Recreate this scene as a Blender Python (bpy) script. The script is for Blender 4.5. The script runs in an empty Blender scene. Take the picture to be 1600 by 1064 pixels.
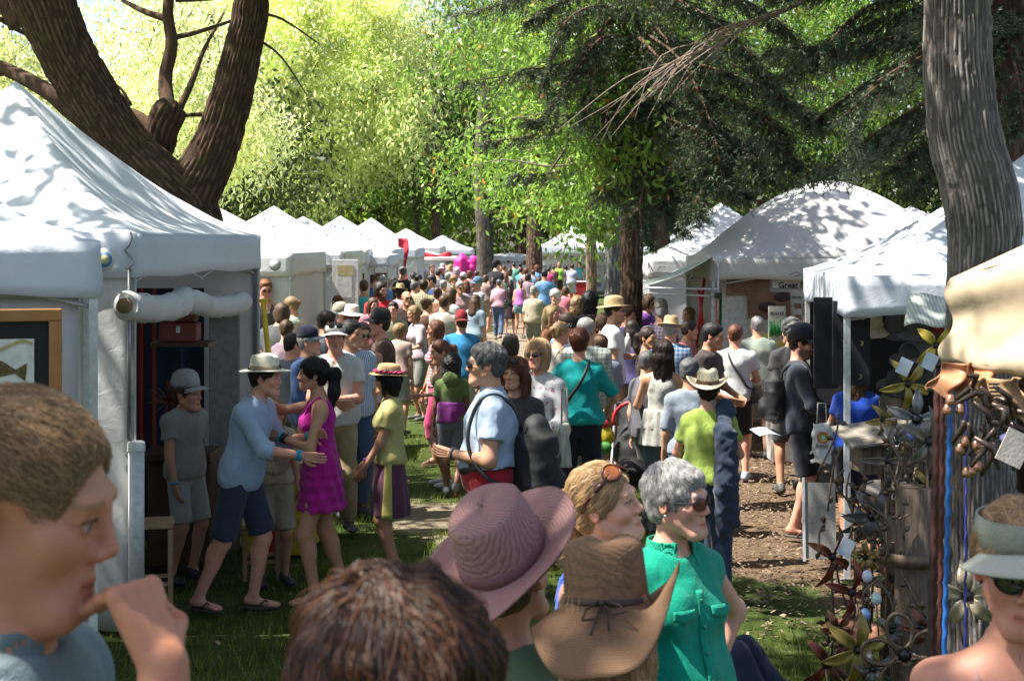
import bpy, bmesh, math, random
import numpy as np
from mathutils import Vector, Matrix
R = math.radians
random.seed(7)
rng = np.random.default_rng(11)
SC = bpy.context.scene
COL = SC.collection

# ------------------------------------------------------------------ camera, sky, sun, exposure
CAM_H = 2.6; FPX = 2200.0; HOR = 377.0
cam_data = bpy.data.cameras.new('camera'); cam = bpy.data.objects.new('camera', cam_data); COL.objects.link(cam)
cam.location = (0, 0, CAM_H); cam.rotation_euler = (R(90), 0, 0)
cam_data.sensor_width = 36; cam_data.lens = 36 * FPX / 1600
cam_data.shift_y = -(532 - HOR) / 1600
cam_data.clip_start = 0.05; cam_data.clip_end = 600
cam_data.dof.use_dof = True; cam_data.dof.focus_distance = 12.5; cam_data.dof.aperture_fstop = 10.5
SC.camera = cam
SUN_EL, SUN_AZ = 60.0, -98.0            # azimuth measured from +Y (ahead), negative = to the left
sdir = Vector((math.sin(R(SUN_AZ)) * math.cos(R(SUN_EL)), math.cos(R(SUN_AZ)) * math.cos(R(SUN_EL)), math.sin(R(SUN_EL))))
world = bpy.data.worlds.new('World'); SC.world = world; world.use_nodes = True
wn = world.node_tree.nodes; wl = world.node_tree.links
bg = wn['Background']; sky = wn.new('ShaderNodeTexSky'); sky.sky_type = 'NISHITA'; sky.sun_disc = False
sky.sun_elevation = R(SUN_EL); sky.sun_rotation = R(SUN_AZ); sky.air_density = 1.2; sky.dust_density = 2.0
tint = wn.new('ShaderNodeMix'); tint.data_type = 'RGBA'; tint.blend_type = 'MULTIPLY'; tint.inputs[0].default_value = 1; tint.inputs[7].default_value = (1.02, .94, .97, 1)   # the camera's daylight white balance
wl.new(sky.outputs[0], tint.inputs[6]); wl.new(tint.outputs[2], bg.inputs[0]); bg.inputs[1].default_value = 0.092
sun_d = bpy.data.lights.new('sun', 'SUN'); sun_d.energy = 5.0; sun_d.angle = R(0.55); sun_d.color = (1, .955, .87)
sun = bpy.data.objects.new('sun', sun_d); COL.objects.link(sun)
sun.rotation_euler = (-sdir).to_track_quat('-Z', 'Y').to_euler()
SC.view_settings.view_transform = 'Standard'; SC.view_settings.look = 'None'
SC.view_settings.exposure = 1.47; SC.view_settings.gamma = 1; SC.view_settings.use_curve_mapping = False
SC.render.engine = 'CYCLES'
cy = SC.cycles
cy.max_bounces = 7; cy.diffuse_bounces = 4; cy.glossy_bounces = 2; cy.transmission_bounces = 5; cy.transparent_max_bounces = 6
cy.use_denoising = True; cy.sample_clamp_indirect = 6; cy.caustics_reflective = False; cy.caustics_refractive = False

def W(px, py, d):
    """photograph pixel at a known real distance -> point in metres"""
    return Vector(((px - 800) * d / FPX, d, CAM_H - (py - HOR) * d / FPX))
def gz(x, y):
    """ground height: the lawn rises towards the viewer"""
    t = np.clip((9 - np.asarray(y, float)) / 9, 0, 2)
    return 0.95 * t * t
GZ = lambda x, y: float(gz(x, y))

# ------------------------------------------------------------------ object helpers
def link(o, parent=None):
    COL.objects.link(o)
    if parent is not None: o.parent = parent
    return o
def tag(o, label=None, cat=None, group=None, kind=None):
    if label: o['label'] = label
    if cat: o['category'] = cat
    if group: o['group'] = group
    if kind: o['kind'] = kind
    return o
def empty(name, loc=(0, 0, 0), rz=0, label=None, cat=None, group=None):
    o = bpy.data.objects.new(name, None); COL.objects.link(o)
    o.location = loc; o.rotation_euler = (0, 0, rz); o.empty_display_size = .1
    return tag(o, label, cat, group)
def mesh_np(name, V, Q, T, m, parent=None, smooth=True, col=None, loc=None):
    """V nx3, Q mx4 or None, T kx3 or None"""
    me = bpy.data.meshes.new(name)
    V = np.asarray(V, np.float32)
    nq = 0 if Q is None else len(Q); nt = 0 if T is None else len(T)
    me.vertices.add(len(V)); me.vertices.foreach_set('co', V.ravel())
    idx = []
    if nq: idx.append(np.asarray(Q, np.int32).ravel())
    if nt: idx.append(np.asarray(T, np.int32).ravel())
    idx = np.concatenate(idx) if idx else np.zeros(0, np.int32)
    me.loops.add(len(idx)); me.loops.foreach_set('vertex_index', idx)
    me.polygons.add(nq + nt)
    st = np.concatenate([np.arange(nq) * 4, nq * 4 + np.arange(nt) * 3]).astype(np.int32)
    me.polygons.foreach_set('loop_start', st)
    if smooth: me.polygons.foreach_set('use_smooth', np.ones(nq + nt, bool))
    if col is not None:
        a = me.color_attributes.new('Col', 'FLOAT_COLOR', 'POINT')
        c4 = np.ones((len(V), 4), np.float32); c4[:, :3] = col
        a.data.foreach_set('color', c4.ravel())
    me.update(calc_edges=True)
    ms = m if isinstance(m, (list, tuple)) else [m]
    for x in ms: me.materials.append(x)
    o = bpy.data.objects.new(name, me); link(o, parent)
    if loc is not None: o.location = loc
    return o

class MB:
    """collects shapes for ONE mesh object"""
    def __init__(s): s.V = []; s.F = []; s.M = []; s.sm = []
    def add(s, vs, fs, mi=0, smooth=True):
        n = len(s.V); s.V += [tuple(v) for v in vs]; s.F += [tuple(i + n for i in f) for f in fs]
        s.M += [mi] * len(fs); s.sm += [smooth] * len(fs)
    def box(s, c, size, rot=None, mi=0, bev=0.0):
        c = Vector(c); hx, hy, hz = (size[0] / 2, size[1] / 2, size[2] / 2)
        rot = rot or Matrix.Identity(3)
        b = min(bev, hx * .9, hy * .9, hz * .9)
        if b <= 0:
            vs = [Vector((x, y, z)) for x in (-hx, hx) for y in (-hy, hy) for z in (-hz, hz)]
            fs = [(0, 1, 3, 2), (4, 6, 7, 5), (0, 4, 5, 1), (2, 3, 7, 6), (0, 2, 6, 4), (1, 5, 7, 3)]
            s.add([c + rot @ v for v in vs], fs, mi, False); return
        bm = bmesh.new(); bmesh.ops.create_cube(bm, size=1)
        for v in bm.verts: v.co = Vector((v.co.x * 2 * hx, v.co.y * 2 * hy, v.co.z * 2 * hz))
        bmesh.ops.bevel(bm, geom=bm.edges[:], offset=b, segments=2, affect='EDGES', profile=.5)
        bm.verts.index_update()
        s.add([c + rot @ v.co for v in bm.verts], [[v.index for v in f.verts] for f in bm.faces], mi, False); bm.free()
    def tube(s, pts, rad, n=8, mi=0, caps=True, squash=1.0):
        pts = [Vector(p) for p in pts]; N = len(pts)
        rad = rad if isinstance(rad, (list, tuple)) else [rad] * N
        t0 = (pts[1] - pts[0]).normalized(); up = Vector((0, 0, 1)) if abs(t0.z) < .9 else Vector((1, 0, 0))
        u = t0.cross(up).normalized(); vs = []; fs = []
        for i, p in enumerate(pts):
            t = (pts[min(i + 1, N - 1)] - pts[max(i - 1, 0)]).normalized()
            u = (u - t * u.dot(t)).normalized(); w = t.cross(u)
            for k in range(n):
                a = 2 * math.pi * k / n
                vs.append(p + u * math.cos(a) * rad[i] + w * math.sin(a) * rad[i] * squash)
        for i in range(N - 1):
            for k in range(n):
                fs.append((i * n + k, i * n + (k + 1) % n, (i + 1) * n + (k + 1) % n, (i + 1) * n + k))
        if caps: fs.append(tuple(range(n - 1, -1, -1))); fs.append(tuple((N - 1) * n + k for k in range(n)))
        s.add(vs, fs, mi)
    def lathe(s, prof, c=(0, 0, 0), n=24, mi=0, rot=None, sx=1, sy=1, fn=None):
        c = Vector(c); rot = rot or Matrix.Identity(3); vs = []; fs = []
        for (r, z) in prof:
            for k in range(n):
                a = 2 * math.pi * k / n; v = Vector((r * math.cos(a) * sx, r * math.sin(a) * sy, z))
                if fn: v = fn(v, r, a)
                vs.append(c + rot @ v)
        for i in range(len(prof) - 1):
            for k in range(n):
                fs.append((i * n + k, i * n + (k + 1) % n, (i + 1) * n + (k + 1) % n, (i + 1) * n + k))
        s.add(vs, fs, mi)
    def ell(s, c, r, n=12, mi=0, rot=None):
        prof = [(math.sin(math.pi * i / (n // 2 + 1)), -math.cos(math.pi * i / (n // 2 + 1))) for i in range(n // 2 + 2)]
        prof[0] = (.001, -1); prof[-1] = (.001, 1)
        rot = rot or Matrix.Identity(3); D = Matrix.Diagonal(Vector(r))
        s.lathe(prof, c, n, mi, rot @ D)
    def grid(s, P, nu, nv, mi=0, flip=False):
        vs = [P(i / nu, j / nv) for j in range(nv + 1) for i in range(nu + 1)]
        fs = [(j * (nu + 1) + i, j * (nu + 1) + i + 1, (j + 1) * (nu + 1) + i + 1, (j + 1) * (nu + 1) + i) for j in range(nv) for i in range(nu)]
        if flip: fs = [f[::-1] for f in fs]
        s.add(vs, fs, mi)
    def build(s, name, m, parent=None, thick=0, loc=None):
        me = bpy.data.meshes.new(name); me.from_pydata(s.V, [], s.F)
        ms = m if isinstance(m, (list, tuple)) else [m]
        for x in ms: me.materials.append(x)
        me.polygons.foreach_set('material_index', s.M); me.polygons.foreach_set('use_smooth', s.sm); me.update()
        o = bpy.data.objects.new(name, me); link(o, parent)
        if loc is not None: o.location = loc
        if thick:
            md = o.modifiers.new('thickness', 'SOLIDIFY'); md.thickness = thick; md.offset = 0
        return o

# ------------------------------------------------------------------ materials
_M = {}
class NT:
    def __init__(s, name):
        s.m = bpy.data.materials.new(name); s.m.use_nodes = True; s.n = s.m.node_tree.nodes; s.l = s.m.node_tree.links
        s.b = s.n['Principled BSDF']; s.out = s.n['Material Output']
        s.tc = s.n.new('ShaderNodeTexCoord')
    def new(s, t, **kw):
        x = s.n.new('ShaderNode' + t)
        for k, v in kw.items():
            if k.startswith('i_'):
                kk = k[2:]; x.inputs[int(kk) if kk.isdigit() else kk.replace('_', ' ')].default_value = v
            else: setattr(x, k, v)
        return x
    def noise(s, scale, detail=4, rough=.55, vec=None, dist=0, stretch=None):
        x = s.new('TexNoise'); x.inputs['Scale'].default_value = scale; x.inputs['Detail'].default_value = detail
        x.inputs['Roughness'].default_value = rough; x.inputs['Distortion'].default_value = dist
        v = vec or s.tc.outputs['Object']
        if stretch:
            mp = s.new('Mapping'); mp.inputs['Scale'].default_value = stretch; s.l.new(v, mp.inputs[0]); v = mp.outputs[0]
        s.l.new(v, x.inputs['Vector']); return x.outputs[0]
    def ramp(s, f, stops, interp='LINEAR'):
        x = s.new('ValToRGB'); x.color_ramp.interpolation = interp
        e = x.color_ramp.elements
        while len(e) < len(stops): e.new(.5)
        for q, (p, c) in zip(e, stops): q.position = p; q.color = (*c, 1) if not isinstance(c, (int, float)) else (c, c, c, 1)
        s.l.new(f, x.inputs[0]); return x.outputs[0]
    def mix(s, f, a, b, mode='MIX'):
        x = s.new('Mix', data_type='RGBA', blend_type=mode)
        for sock, v in ((x.inputs[0], f), (x.inputs[6], a), (x.inputs[7], b)):
            if isinstance(v, (int, float)): sock.default_value = v
            elif isinstance(v, (tuple, list)): sock.default_value = (*v[:3], 1)
            else: s.l.new(v, sock)
        return x.outputs[2]
    def math(s, op, a, b=0.0, c=None):
        x = s.new('Math', operation=op)
        for i, v in enumerate((a, b) if c is None else (a, b, c)):
            if isinstance(v, (int, float)): x.inputs[i].default_value = v
            else: s.l.new(v, x.inputs[i])
        return x.outputs[0]
    def col(s, c): s.l.new(c, s.b.inputs['Base Color']) if not isinstance(c, tuple) else setattr(s.b.inputs['Base Color'], 'default_value', (*c, 1))
    def bump(s, h, strength=.4, dist=.01):
        x = s.new('Bump'); x.inputs['Strength'].default_value = strength; x.inputs['Distance'].default_value = dist
        s.l.new(h, x.inputs['Height']); s.l.new(x.outputs[0], s.b.inputs['Normal']); return x
    def set(s, **k):
        for kk, v in k.items(): s.b.inputs[kk.replace('_', ' ')].default_value = v
    def transl(s, color, amt):
        t = s.new('BsdfTranslucent'); mx = s.new('MixShader'); mx.inputs[0].default_value = amt
        if isinstance(color, tuple): t.inputs[0].default_value = (*color, 1)
        else: s.l.new(color, t.inputs[0])
        s.l.new(s.b.outputs[0], mx.inputs[1]); s.l.new(t.outputs[0], mx.inputs[2]); s.l.new(mx.outputs[0], s.out.inputs[0])

def plain(name, c, rough=.6, metal=0, spec=.5, var=.15, scale=20, bump=.15):
    key = ('plain', name)
    if key in _M: return _M[key]
    n = NT(name); f = n.noise(scale, 4)
    c2 = tuple(x * (1 - var * 2) for x in c); n.col(n.ramp(f, [(.3, c2), (.7, c)])); n.set(Roughness=rough, Metallic=metal, Specular_IOR_Level=spec)
    if bump: n.bump(n.noise(scale * 4, 3), bump, .01)
    _M[key] = n.m; return n.m
def cloth(c, pattern=None, c2=(.8, .8, .8), rough=.85, scale=1.0):
    key = ('cloth', c, pattern, c2, scale)
    if key in _M: return _M[key]
    n = NT((pattern or 'plain') + '_cloth'); base = n.mix(n.ramp(n.noise(7, 3), [(.35, 0.), (.7, 1.)]), tuple(x * .84 for x in c), c)
    sep = n.new('SeparateXYZ'); n.l.new(n.tc.outputs['Object'], sep.inputs[0])
    def wave(ax, freq, w):
        v = n.math('SINE', n.math('MULTIPLY', sep.outputs[ax], freq * 6.283 * scale)); return n.math('GREATER_THAN', v, w)
    if pattern == 'hstripe': base = n.mix(wave(2, 26, .1), base, c2)
    elif pattern == 'vstripe': base = n.mix(wave(0, 36, .2), base, c2)
    elif pattern == 'plaid':
        a = n.math('ADD', n.math('MULTIPLY', wave(2, 22, .45), .5), n.math('MULTIPLY', wave(0, 22, .45), .5)); base = n.mix(a, base, c2)
    elif pattern == 'floral':
        v = n.new('TexVoronoi'); v.inputs['Scale'].default_value = 44 * scale; n.l.new(n.tc.outputs['Object'], v.inputs['Vector'])
        g = n.math('LESS_THAN', v.outputs['Distance'], .33); nz = n.math('GREATER_THAN', n.noise(9, 2), .5)
        base = n.mix(n.math('MULTIPLY', g, nz), base, c2)
    elif pattern == 'blotch': base = n.mix(n.ramp(n.noise(14 * scale, 4), [(.45, 0.), (.52, 1.)]), base, c2)
    n.col(base); n.set(Roughness=rough, Specular_IOR_Level=.2, Sheen_Weight=.15)
    h = n.mix(.35, n.noise(22, 4, .6, dist=.6), n.noise(400, 1)); n.bump(n.mix(.5, h, n.noise(8, 3, .5, dist=1.5, stretch=(1.6, 1.6, .6))), .7, .02)
    if sum(c) > 1.2: n.transl(base, .12)
    _M[key] = n.m; return n.m
def hairmat(c, key2='m'):
    key = ('hair', c, key2)
    if key in _M: return _M[key]
    n = NT('hair'); f = n.noise(60, 4, .7, stretch=(3, 3, .35)); f2 = n.noise(9, 3)
    base = n.ramp(f, [(.25, tuple(x * .45 for x in c)), (.55, c), (.8, tuple(min(1, x * 1.5 + .01) for x in c))])
    n.col(n.mix(n.ramp(f2, [(.4, 0.), (.7, .5)]), base, tuple(x * .6 for x in c)))
    n.set(Roughness=.5, Specular_IOR_Level=.35); n.bump(f, .6, .006); _M[key] = n.m; return n.m
def skinmat():
    if 'skin' in _M: return _M['skin']
    n = NT('skin'); a = n.new('Attribute', attribute_name='Col')
    f = n.noise(16, 4); c = n.mix(n.ramp(f, [(.4, 0.), (.7, .35)]), a.outputs[0], (.86, .62, .55), 'MULTIPLY')
    n.col(c); n.set(Roughness=.5, Specular_IOR_Level=.35, Subsurface_Weight=.12, Subsurface_Scale=.02)
    n.b.inputs['Subsurface Radius'].default_value = (1, .3, .15)
    n.bump(n.noise(260, 3), .18, .002); _M['skin'] = n.m; return n.m
# ------------------------------------------------------------------ implicit bodies: smooth unions polygonised on a rectilinear grid
class Field:
    def __init__(s, lo, hi, h, fine=None, hf=None):
        s.ax = []
        for i in range(3):
            if fine is None: a = np.arange(lo[i], hi[i] + h, h)
            else:
                f0, f1 = fine[0][i], fine[1][i]
                segs = []
                if f0 > lo[i]: segs.append(np.arange(f0, lo[i] - h, -h)[::-1][:-1])
                segs.append(np.arange(f0, f1, hf))
                if f1 < hi[i]: segs.append(np.arange(segs[-1][-1] + h, hi[i] + h, h))
                a = np.concatenate(segs)
            s.ax.append(a.astype(np.float32))
        s.F = np.full([len(a) for a in s.ax], 9.0, np.float32)
    def block(s, lo, hi):
        sl = []
        for i in range(3):
            a = np.searchsorted(s.ax[i], lo[i]); b = np.searchsorted(s.ax[i], hi[i])
            sl.append(slice(max(a - 1, 0), min(b + 1, len(s.ax[i]))))
        X = s.ax[0][sl[0]][:, None, None]; Y = s.ax[1][sl[1]][None, :, None]; Z = s.ax[2][sl[2]][None, None, :]
        return tuple(sl), X, Y, Z
    def op(s, lo, hi, fn, mode='add', k=.02):
        m = k + .03
        sl, X, Y, Z = s.block([v - m for v in lo], [v + m for v in hi])
        if X.size == 0 or Y.size == 0 or Z.size == 0: return
        d = fn(X, Y, Z).astype(np.float32); f = s.F[sl]
        if mode == 'add':
            h = np.maximum(k - np.abs(f - d), 0) / k; s.F[sl] = np.minimum(f, d) - h * h * k * .25
        elif mode == 'sub':
            d = -d; h = np.maximum(k - np.abs(f - d), 0) / k; s.F[sl] = np.maximum(f, d) + h * h * k * .25
    def cone(s, a, b, ra, rb, k=.03, mode='add', cap=0):
        a = np.array(a, float); b = np.array(b, float); ba = b - a; L2 = max(float(ba @ ba), 1e-9); L = L2 ** .5; u = ba / L
        r = max(ra, rb)
        def fn(X, Y, Z):
            x, y, z = X - a[0], Y - a[1], Z - a[2]
            tt = (x * ba[0] + y * ba[1] + z * ba[2]) / L2; t = np.clip(tt, 0, 1)
            d = np.sqrt((x - t * ba[0]) ** 2 + (y - t * ba[1]) ** 2 + (z - t * ba[2]) ** 2) - (ra + (rb - ra) * t)
            if cap & 1: d = np.maximum(d, (tt - 1) * L)
            if cap & 2: d = np.maximum(d, -tt * L)
            return d
        s.op(np.minimum(a, b) - r, np.maximum(a, b) + r, fn, mode, k)
    def ell(s, c, r, k=.02, mode='add', rot=None):
        c = np.array(c, float); r = np.array(r, float); rm = r.min(); R3 = None if rot is None else np.array(rot).T
        e = r if rot is None else np.full(3, r.max())
        def fn(X, Y, Z):
            x, y, z = X - c[0], Y - c[1], Z - c[2]
            if R3 is not None:
                x, y, z = [R3[i][0] * x + R3[i][1] * y + R3[i][2] * z for i in range(3)]
            k0 = np.sqrt((x / r[0]) ** 2 + (y / r[1]) ** 2 + (z / r[2]) ** 2)
            k1 = np.sqrt((x / r[0] ** 2) ** 2 + (y / r[1] ** 2) ** 2 + (z / r[2] ** 2) ** 2) + 1e-6
            return k0 * (k0 - 1) / k1
        s.op(c - e, c + e, fn, mode, k)
    def tube(s, a, b, ex, ts, rx, ry, yo=None, k=.03, mode='add', fn2=None):
        """elliptical loft from a to b; ex = sideways axis; yo = depth offset"""
        a = np.array(a, float); b = np.array(b, float); ez = b - a; L = float(np.linalg.norm(ez)); ez /= L
        ex = np.array(ex, float); ex -= ez * (ex @ ez); ex /= np.linalg.norm(ex); ey = np.cross(ez, ex)
        rM = max(max(rx), max(ry)) + (max(map(abs, yo)) if yo else 0)
        def fn(X, Y, Z):
            x, y, z = X - a[0], Y - a[1], Z - a[2]
            w = x * ez[0] + y * ez[1] + z * ez[2]; u = x * ex[0] + y * ex[1] + z * ex[2]; v = x * ey[0] + y * ey[1] + z * ey[2]
            t = w / L; A = np.interp(t, ts, rx); B = np.interp(t, ts, ry)
            if yo: v = v - np.interp(t, ts, yo)
            if fn2: A, B = fn2(A, B, t, np.arctan2(v, u))
            q = np.sqrt((u / A) ** 2 + (v / B) ** 2); d = (q - 1) * np.minimum(A, B)
            return np.maximum(d, np.abs(w - L / 2) - L / 2)
        s.op(np.minimum(a, b) - rM, np.maximum(a, b) + rM, fn, mode, k)
    def cut(s, p, n):
        p = np.array(p, float); n = np.array(n, float); n /= np.linalg.norm(n)
        X, Y, Z = s.ax[0][:, None, None], s.ax[1][None, :, None], s.ax[2][None, None, :]
        s.F = np.maximum(s.F, ((X - p[0]) * n[0] + (Y - p[1]) * n[1] + (Z - p[2]) * n[2]).astype(np.float32))
    def noise(s, amp, freq, seed=0, st=(1, 1, 1)):
        r = np.random.default_rng(seed); X, Y, Z = s.ax[0][:, None, None], s.ax[1][None, :, None], s.ax[2][None, None, :]
        N = np.zeros_like(s.F)
        for o in range(4):
            f = freq * (1.0 + .55 * o); w = r.normal(size=3) * np.array(st); w = w / np.linalg.norm(w) * f; ph = r.uniform(0, 6.28, 3)
            w2 = r.normal(size=3); w2 = w2 / np.linalg.norm(w2) * f * .7
            N += np.sin(X * w[0] + Y * w[1] + Z * w[2] + ph[0] + 1.3 * np.sin(X * w2[0] + Y * w2[1] + Z * w2[2] + ph[1])) / (1 + o * .5)
        s.F += N * amp * .6
    def poly(s):
        F = s.F; ins = F < 0
        nx, ny, nz = F.shape
        if not ins.any(): return np.zeros((0, 3)), np.zeros((0, 4), int)
        cnt = np.zeros((nx - 1, ny - 1, nz - 1), np.uint8)
        for i in (0, 1):
            for j in (0, 1):
                for k in (0, 1): cnt += ins[i:nx - 1 + i, j:ny - 1 + j, k:nz - 1 + k]
        act = (cnt > 0) & (cnt < 8); I, J, K = np.nonzero(act); n = len(I)
        idx = np.full(act.shape, -1, np.int32); idx[I, J, K] = np.arange(n)
        acc = np.zeros((n, 3), np.float32); c = np.zeros(n, np.float32); ax = s.ax
        for d in range(3):
            o = [x for x in range(3) if x != d]
            for p in (0, 1):
                for q in (0, 1):
                    off = [0, 0, 0]; off[o[0]] = p; off[o[1]] = q
                    A = [I + off[0], J + off[1], K + off[2]]; B = list(A); B[d] = A[d] + 1
                    fa = F[A[0], A[1], A[2]]; fb = F[B[0], B[1], B[2]]; m = (fa < 0) != (fb < 0)
                    t = np.where(m, fa / np.where(m, fa - fb, 1), 0)
                    for e in range(3):
                        va = ax[e][A[e]]; vb = ax[e][B[e]]; acc[:, e] += np.where(m, va + (vb - va) * t, 0)
                    c += m
        V = acc / c[:, None]; Q = []
        for d in range(3):
            sa = [slice(None)] * 3; sb = [slice(None)] * 3; sa[d] = slice(0, -1); sb[d] = slice(1, None)
            a = ins[tuple(sa)]; b = ins[tuple(sb)]
            for flip, m in ((False, a & ~b), (True, ~a & b)):
                P = np.nonzero(m); e1, e2 = [(1, 2), (2, 0), (0, 1)][d]
                ok = (P[e1] > 0) & (P[e2] > 0)
                for e in (e1, e2): ok &= P[e] < act.shape[e]
                P = [x[ok] for x in P]
                def cell(da, db):
                    q = list(P); q[e1] = P[e1] - da; q[e2] = P[e2] - db; return idx[q[0], q[1], q[2]]
                qd = np.stack([cell(1, 1), cell(0, 1), cell(0, 0), cell(1, 0)], 1)
                if flip: qd = qd[:, ::-1]
                Q.append(qd)
        Q = np.concatenate(Q); Q = Q[(Q >= 0).all(1)]
        return V, Q

def cluster(V, Q, cell, mask):
    """merge vertices per cell where mask is set -> verts, quads, tris"""
    key = np.floor(V / cell).astype(np.int64); k = (key[:, 0] + 4096) + (key[:, 1] + 4096) * 8192 + (key[:, 2] + 4096) * 8192 * 8192
    k = np.where(mask, k, -1 - np.arange(len(V))); u, inv = np.unique(k, return_inverse=True); inv = inv.ravel(); n = len(u); c = np.bincount(inv, minlength=n)
    V2 = np.stack([np.bincount(inv, V[:, i], n) / c for i in range(3)], 1); q = inv[Q]
    eq = np.stack([q[:, i] == q[:, (i + 1) % 4] for i in range(4)], 1); ne = eq.sum(1); dg = (q[:, 0] == q[:, 2]) | (q[:, 1] == q[:, 3])
    quads = q[(ne == 0) & ~dg]; t = q[(ne == 1) & ~dg]; e = eq[(ne == 1) & ~dg].argmax(1); ar = np.arange(len(t))
    tris = np.stack([t[ar, e], t[ar, (e + 2) % 4], t[ar, (e + 3) % 4]], 1) if len(t) else np.zeros((0, 3), int)
    return V2, quads, tris

def tubes_np(chains, n=7):
    """list of (points, radii) -> verts, quads, tris (rounded ends)"""
    V = []; Q = []; T = []
    for pts, rad in chains:
        pts = [np.array(p, float) for p in pts]
        d = pts[-1] - pts[-2]; d /= np.linalg.norm(d) + 1e-9
        pts = pts + [pts[-1] + d * rad[-1] * .55, pts[-1] + d * rad[-1] * .85]; rad = list(rad) + [rad[-1] * .8, rad[-1] * .4]
        N = len(pts); base = len(V); t0 = pts[1] - pts[0]; up = np.array([0, 0, 1.]) if abs(t0[2]) < .8 * np.linalg.norm(t0) else np.array([1., 0, 0])
        u = np.cross(t0, up); u /= np.linalg.norm(u)
        for i in range(N):
            t = pts[min(i + 1, N - 1)] - pts[max(i - 1, 0)]; t /= np.linalg.norm(t) + 1e-9
            u = u - t * (u @ t); u /= np.linalg.norm(u); w = np.cross(t, u)
            for k in range(n):
                a = 2 * math.pi * k / n; V.append(pts[i] + (u * math.cos(a) + w * math.sin(a)) * rad[i])
        for i in range(N - 1):
            for k in range(n): Q.append((base + i * n + k, base + i * n + (k + 1) % n, base + (i + 1) * n + (k + 1) % n, base + (i + 1) * n + k))
        c = len(V); V.append(pts[-1] + d * rad[-1] * .3)
        for k in range(n): T.append((base + (N - 1) * n + k, base + (N - 1) * n + (k + 1) % n, c))
    return np.array(V), np.array(Q), np.array(T)

def ik(S, T, l1, l2, pole):
    S = np.array(S, float); T = np.array(T, float); d = T - S; L = np.linalg.norm(d); mx = (l1 + l2) * .995
    if L > mx: T = S + d / L * mx; d = T - S; L = mx
    u = d / L; a = (l1 * l1 - l2 * l2 + L * L) / (2 * L); h = math.sqrt(max(l1 * l1 - a * a, 0))
    p = np.array(pole, float); p = p - u * (p @ u); p /= np.linalg.norm(p) + 1e-9
    return S + u * a + p * h, T

# ------------------------------------------------------------------ head
def rotm(yaw=0, pitch=0, roll=0):
    return np.array(Matrix.Rotation(R(yaw), 3, 'Z') @ Matrix.Rotation(R(pitch), 3, 'X') @ Matrix.Rotation(R(roll), 3, 'Y'))
class Head:
    """head frame: origin between the ears, looks along -Y"""
    def __init__(s, c, rot, sc=1.0): s.c = np.array(c, float); s.R = rot; s.s = sc
    def p(s, x, y, z): return s.c + s.R @ (np.array([x, y, z]) * s.s)
    def inv(s, V): return ((V - s.c) @ s.R) / s.s
def head_sdf(f, H, fem=False, detail=True, age=0, smile=0, mouth_open=0):
    q = H.s; E = lambda c, r, k=.02, mode='add', rot=None: f.ell(H.p(*c), np.array(r) * q, k * q, mode, H.R if rot is None else H.R @ rot)
    C = lambda a, b, ra, rb, k=.02, mode='add': f.cone(H.p(*a), H.p(*b), ra * q, rb * q, k * q, mode)
    j = .92 if fem else 1.0
    E((0, .016, .036), (.075, .095, .083), .02)
    E((0, -.028, -.020), (.059 * j, .062, .080), .03)
    C((-.020, -.077, -.099), (.020, -.077, -.099), .017 * j, .017 * j, .030)
    for sx in (-1, 1):
        C((sx * .052, .004, -.050), (sx * .024 * j, -.066, -.095), .015, .015, .04)
    if not detail:
        C((0, -.088, .015), (0, -.108, -.026), .008, .011, .015)
        for sx in (-1, 1): E((sx * .078, .014, -.006), (.010, .019, .032), .01)
        return
    for sx in (-1, 1): E((sx * .040, -.058, -.022), (.022, .022, .022), .03)
    C((-.034, -.078, .026), (.034, -.078, .026), .012 if fem else .014, .012 if fem else .014, .02)
    for sx in (-1, 1):
        E((sx * .031, -.098, .005), (.017, .016, .012), .014, 'sub')
        E((sx * .031, -.076, .005), (.0145, .0135, .0135), .004)
        C((sx * .017, -.086, .0115), (sx * .044, -.080, .0115), .0038, .0034, .006)
        C((sx * .018, -.084, -.005), (sx * .043, -.079, -.004), .0030, .0028, .006)
    E((0, -.074, -.064), (.028, .019, .026), .020)
    C((0, -.088, .020), (0, -.1075, -.024), .0065, .0092, .014)
    for sx in (-1, 1):
        E((sx * .011, -.097, -.030), (.0085, .011, .0085), .008)
        E((sx * .006, -.100, -.0375), (.0035, .005, .003), .004, 'sub')
    w = .023 + .004 * smile
    C((-w, -.078, -.0625 + .004 * smile), (0, -.0925, -.0605), .0035, .0052, .006); C((w, -.078, -.0625 + .004 * smile), (0, -.0925, -.0605), .0035, .0052, .006)
    C((-w * .8, -.080, -.069 + .003 * smile), (0, -.0905, -.0725 - mouth_open), .004, .0062, .006); C((w * .8, -.080, -.069 + .003 * smile), (0, -.0905, -.0725 - mouth_open), .004, .0065, .006)
    C((-w, -.094, -.0660 + .003 * smile), (0, -.1015, -.0665), .0018, .0030 + mouth_open * .4, .003, 'sub'); C((w, -.094, -.0660 + .003 * smile), (0, -.1015, -.0665), .0018, .0030 + mouth_open * .4, .003, 'sub')
    for sx in (-1, 1):
        rr = np.array(Matrix.Rotation(R(sx * 22), 3, 'Z') @ Matrix.Rotation(R(-10), 3, 'X'))
        E((sx * .077, .016, -.004), (.008, .019, .032), .008, 'add', rr)
        E((sx * .086, .008, -.002), (.006, .011, .021), .005, 'sub', rr)
        C((sx * .073, .006, -.024), (sx * .074, .004, -.012), .005, .006, .006)
    if smile:
        for sx in (-1, 1): E((sx * .040, -.068, -.030), (.018, .016, .015), .015)
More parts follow.
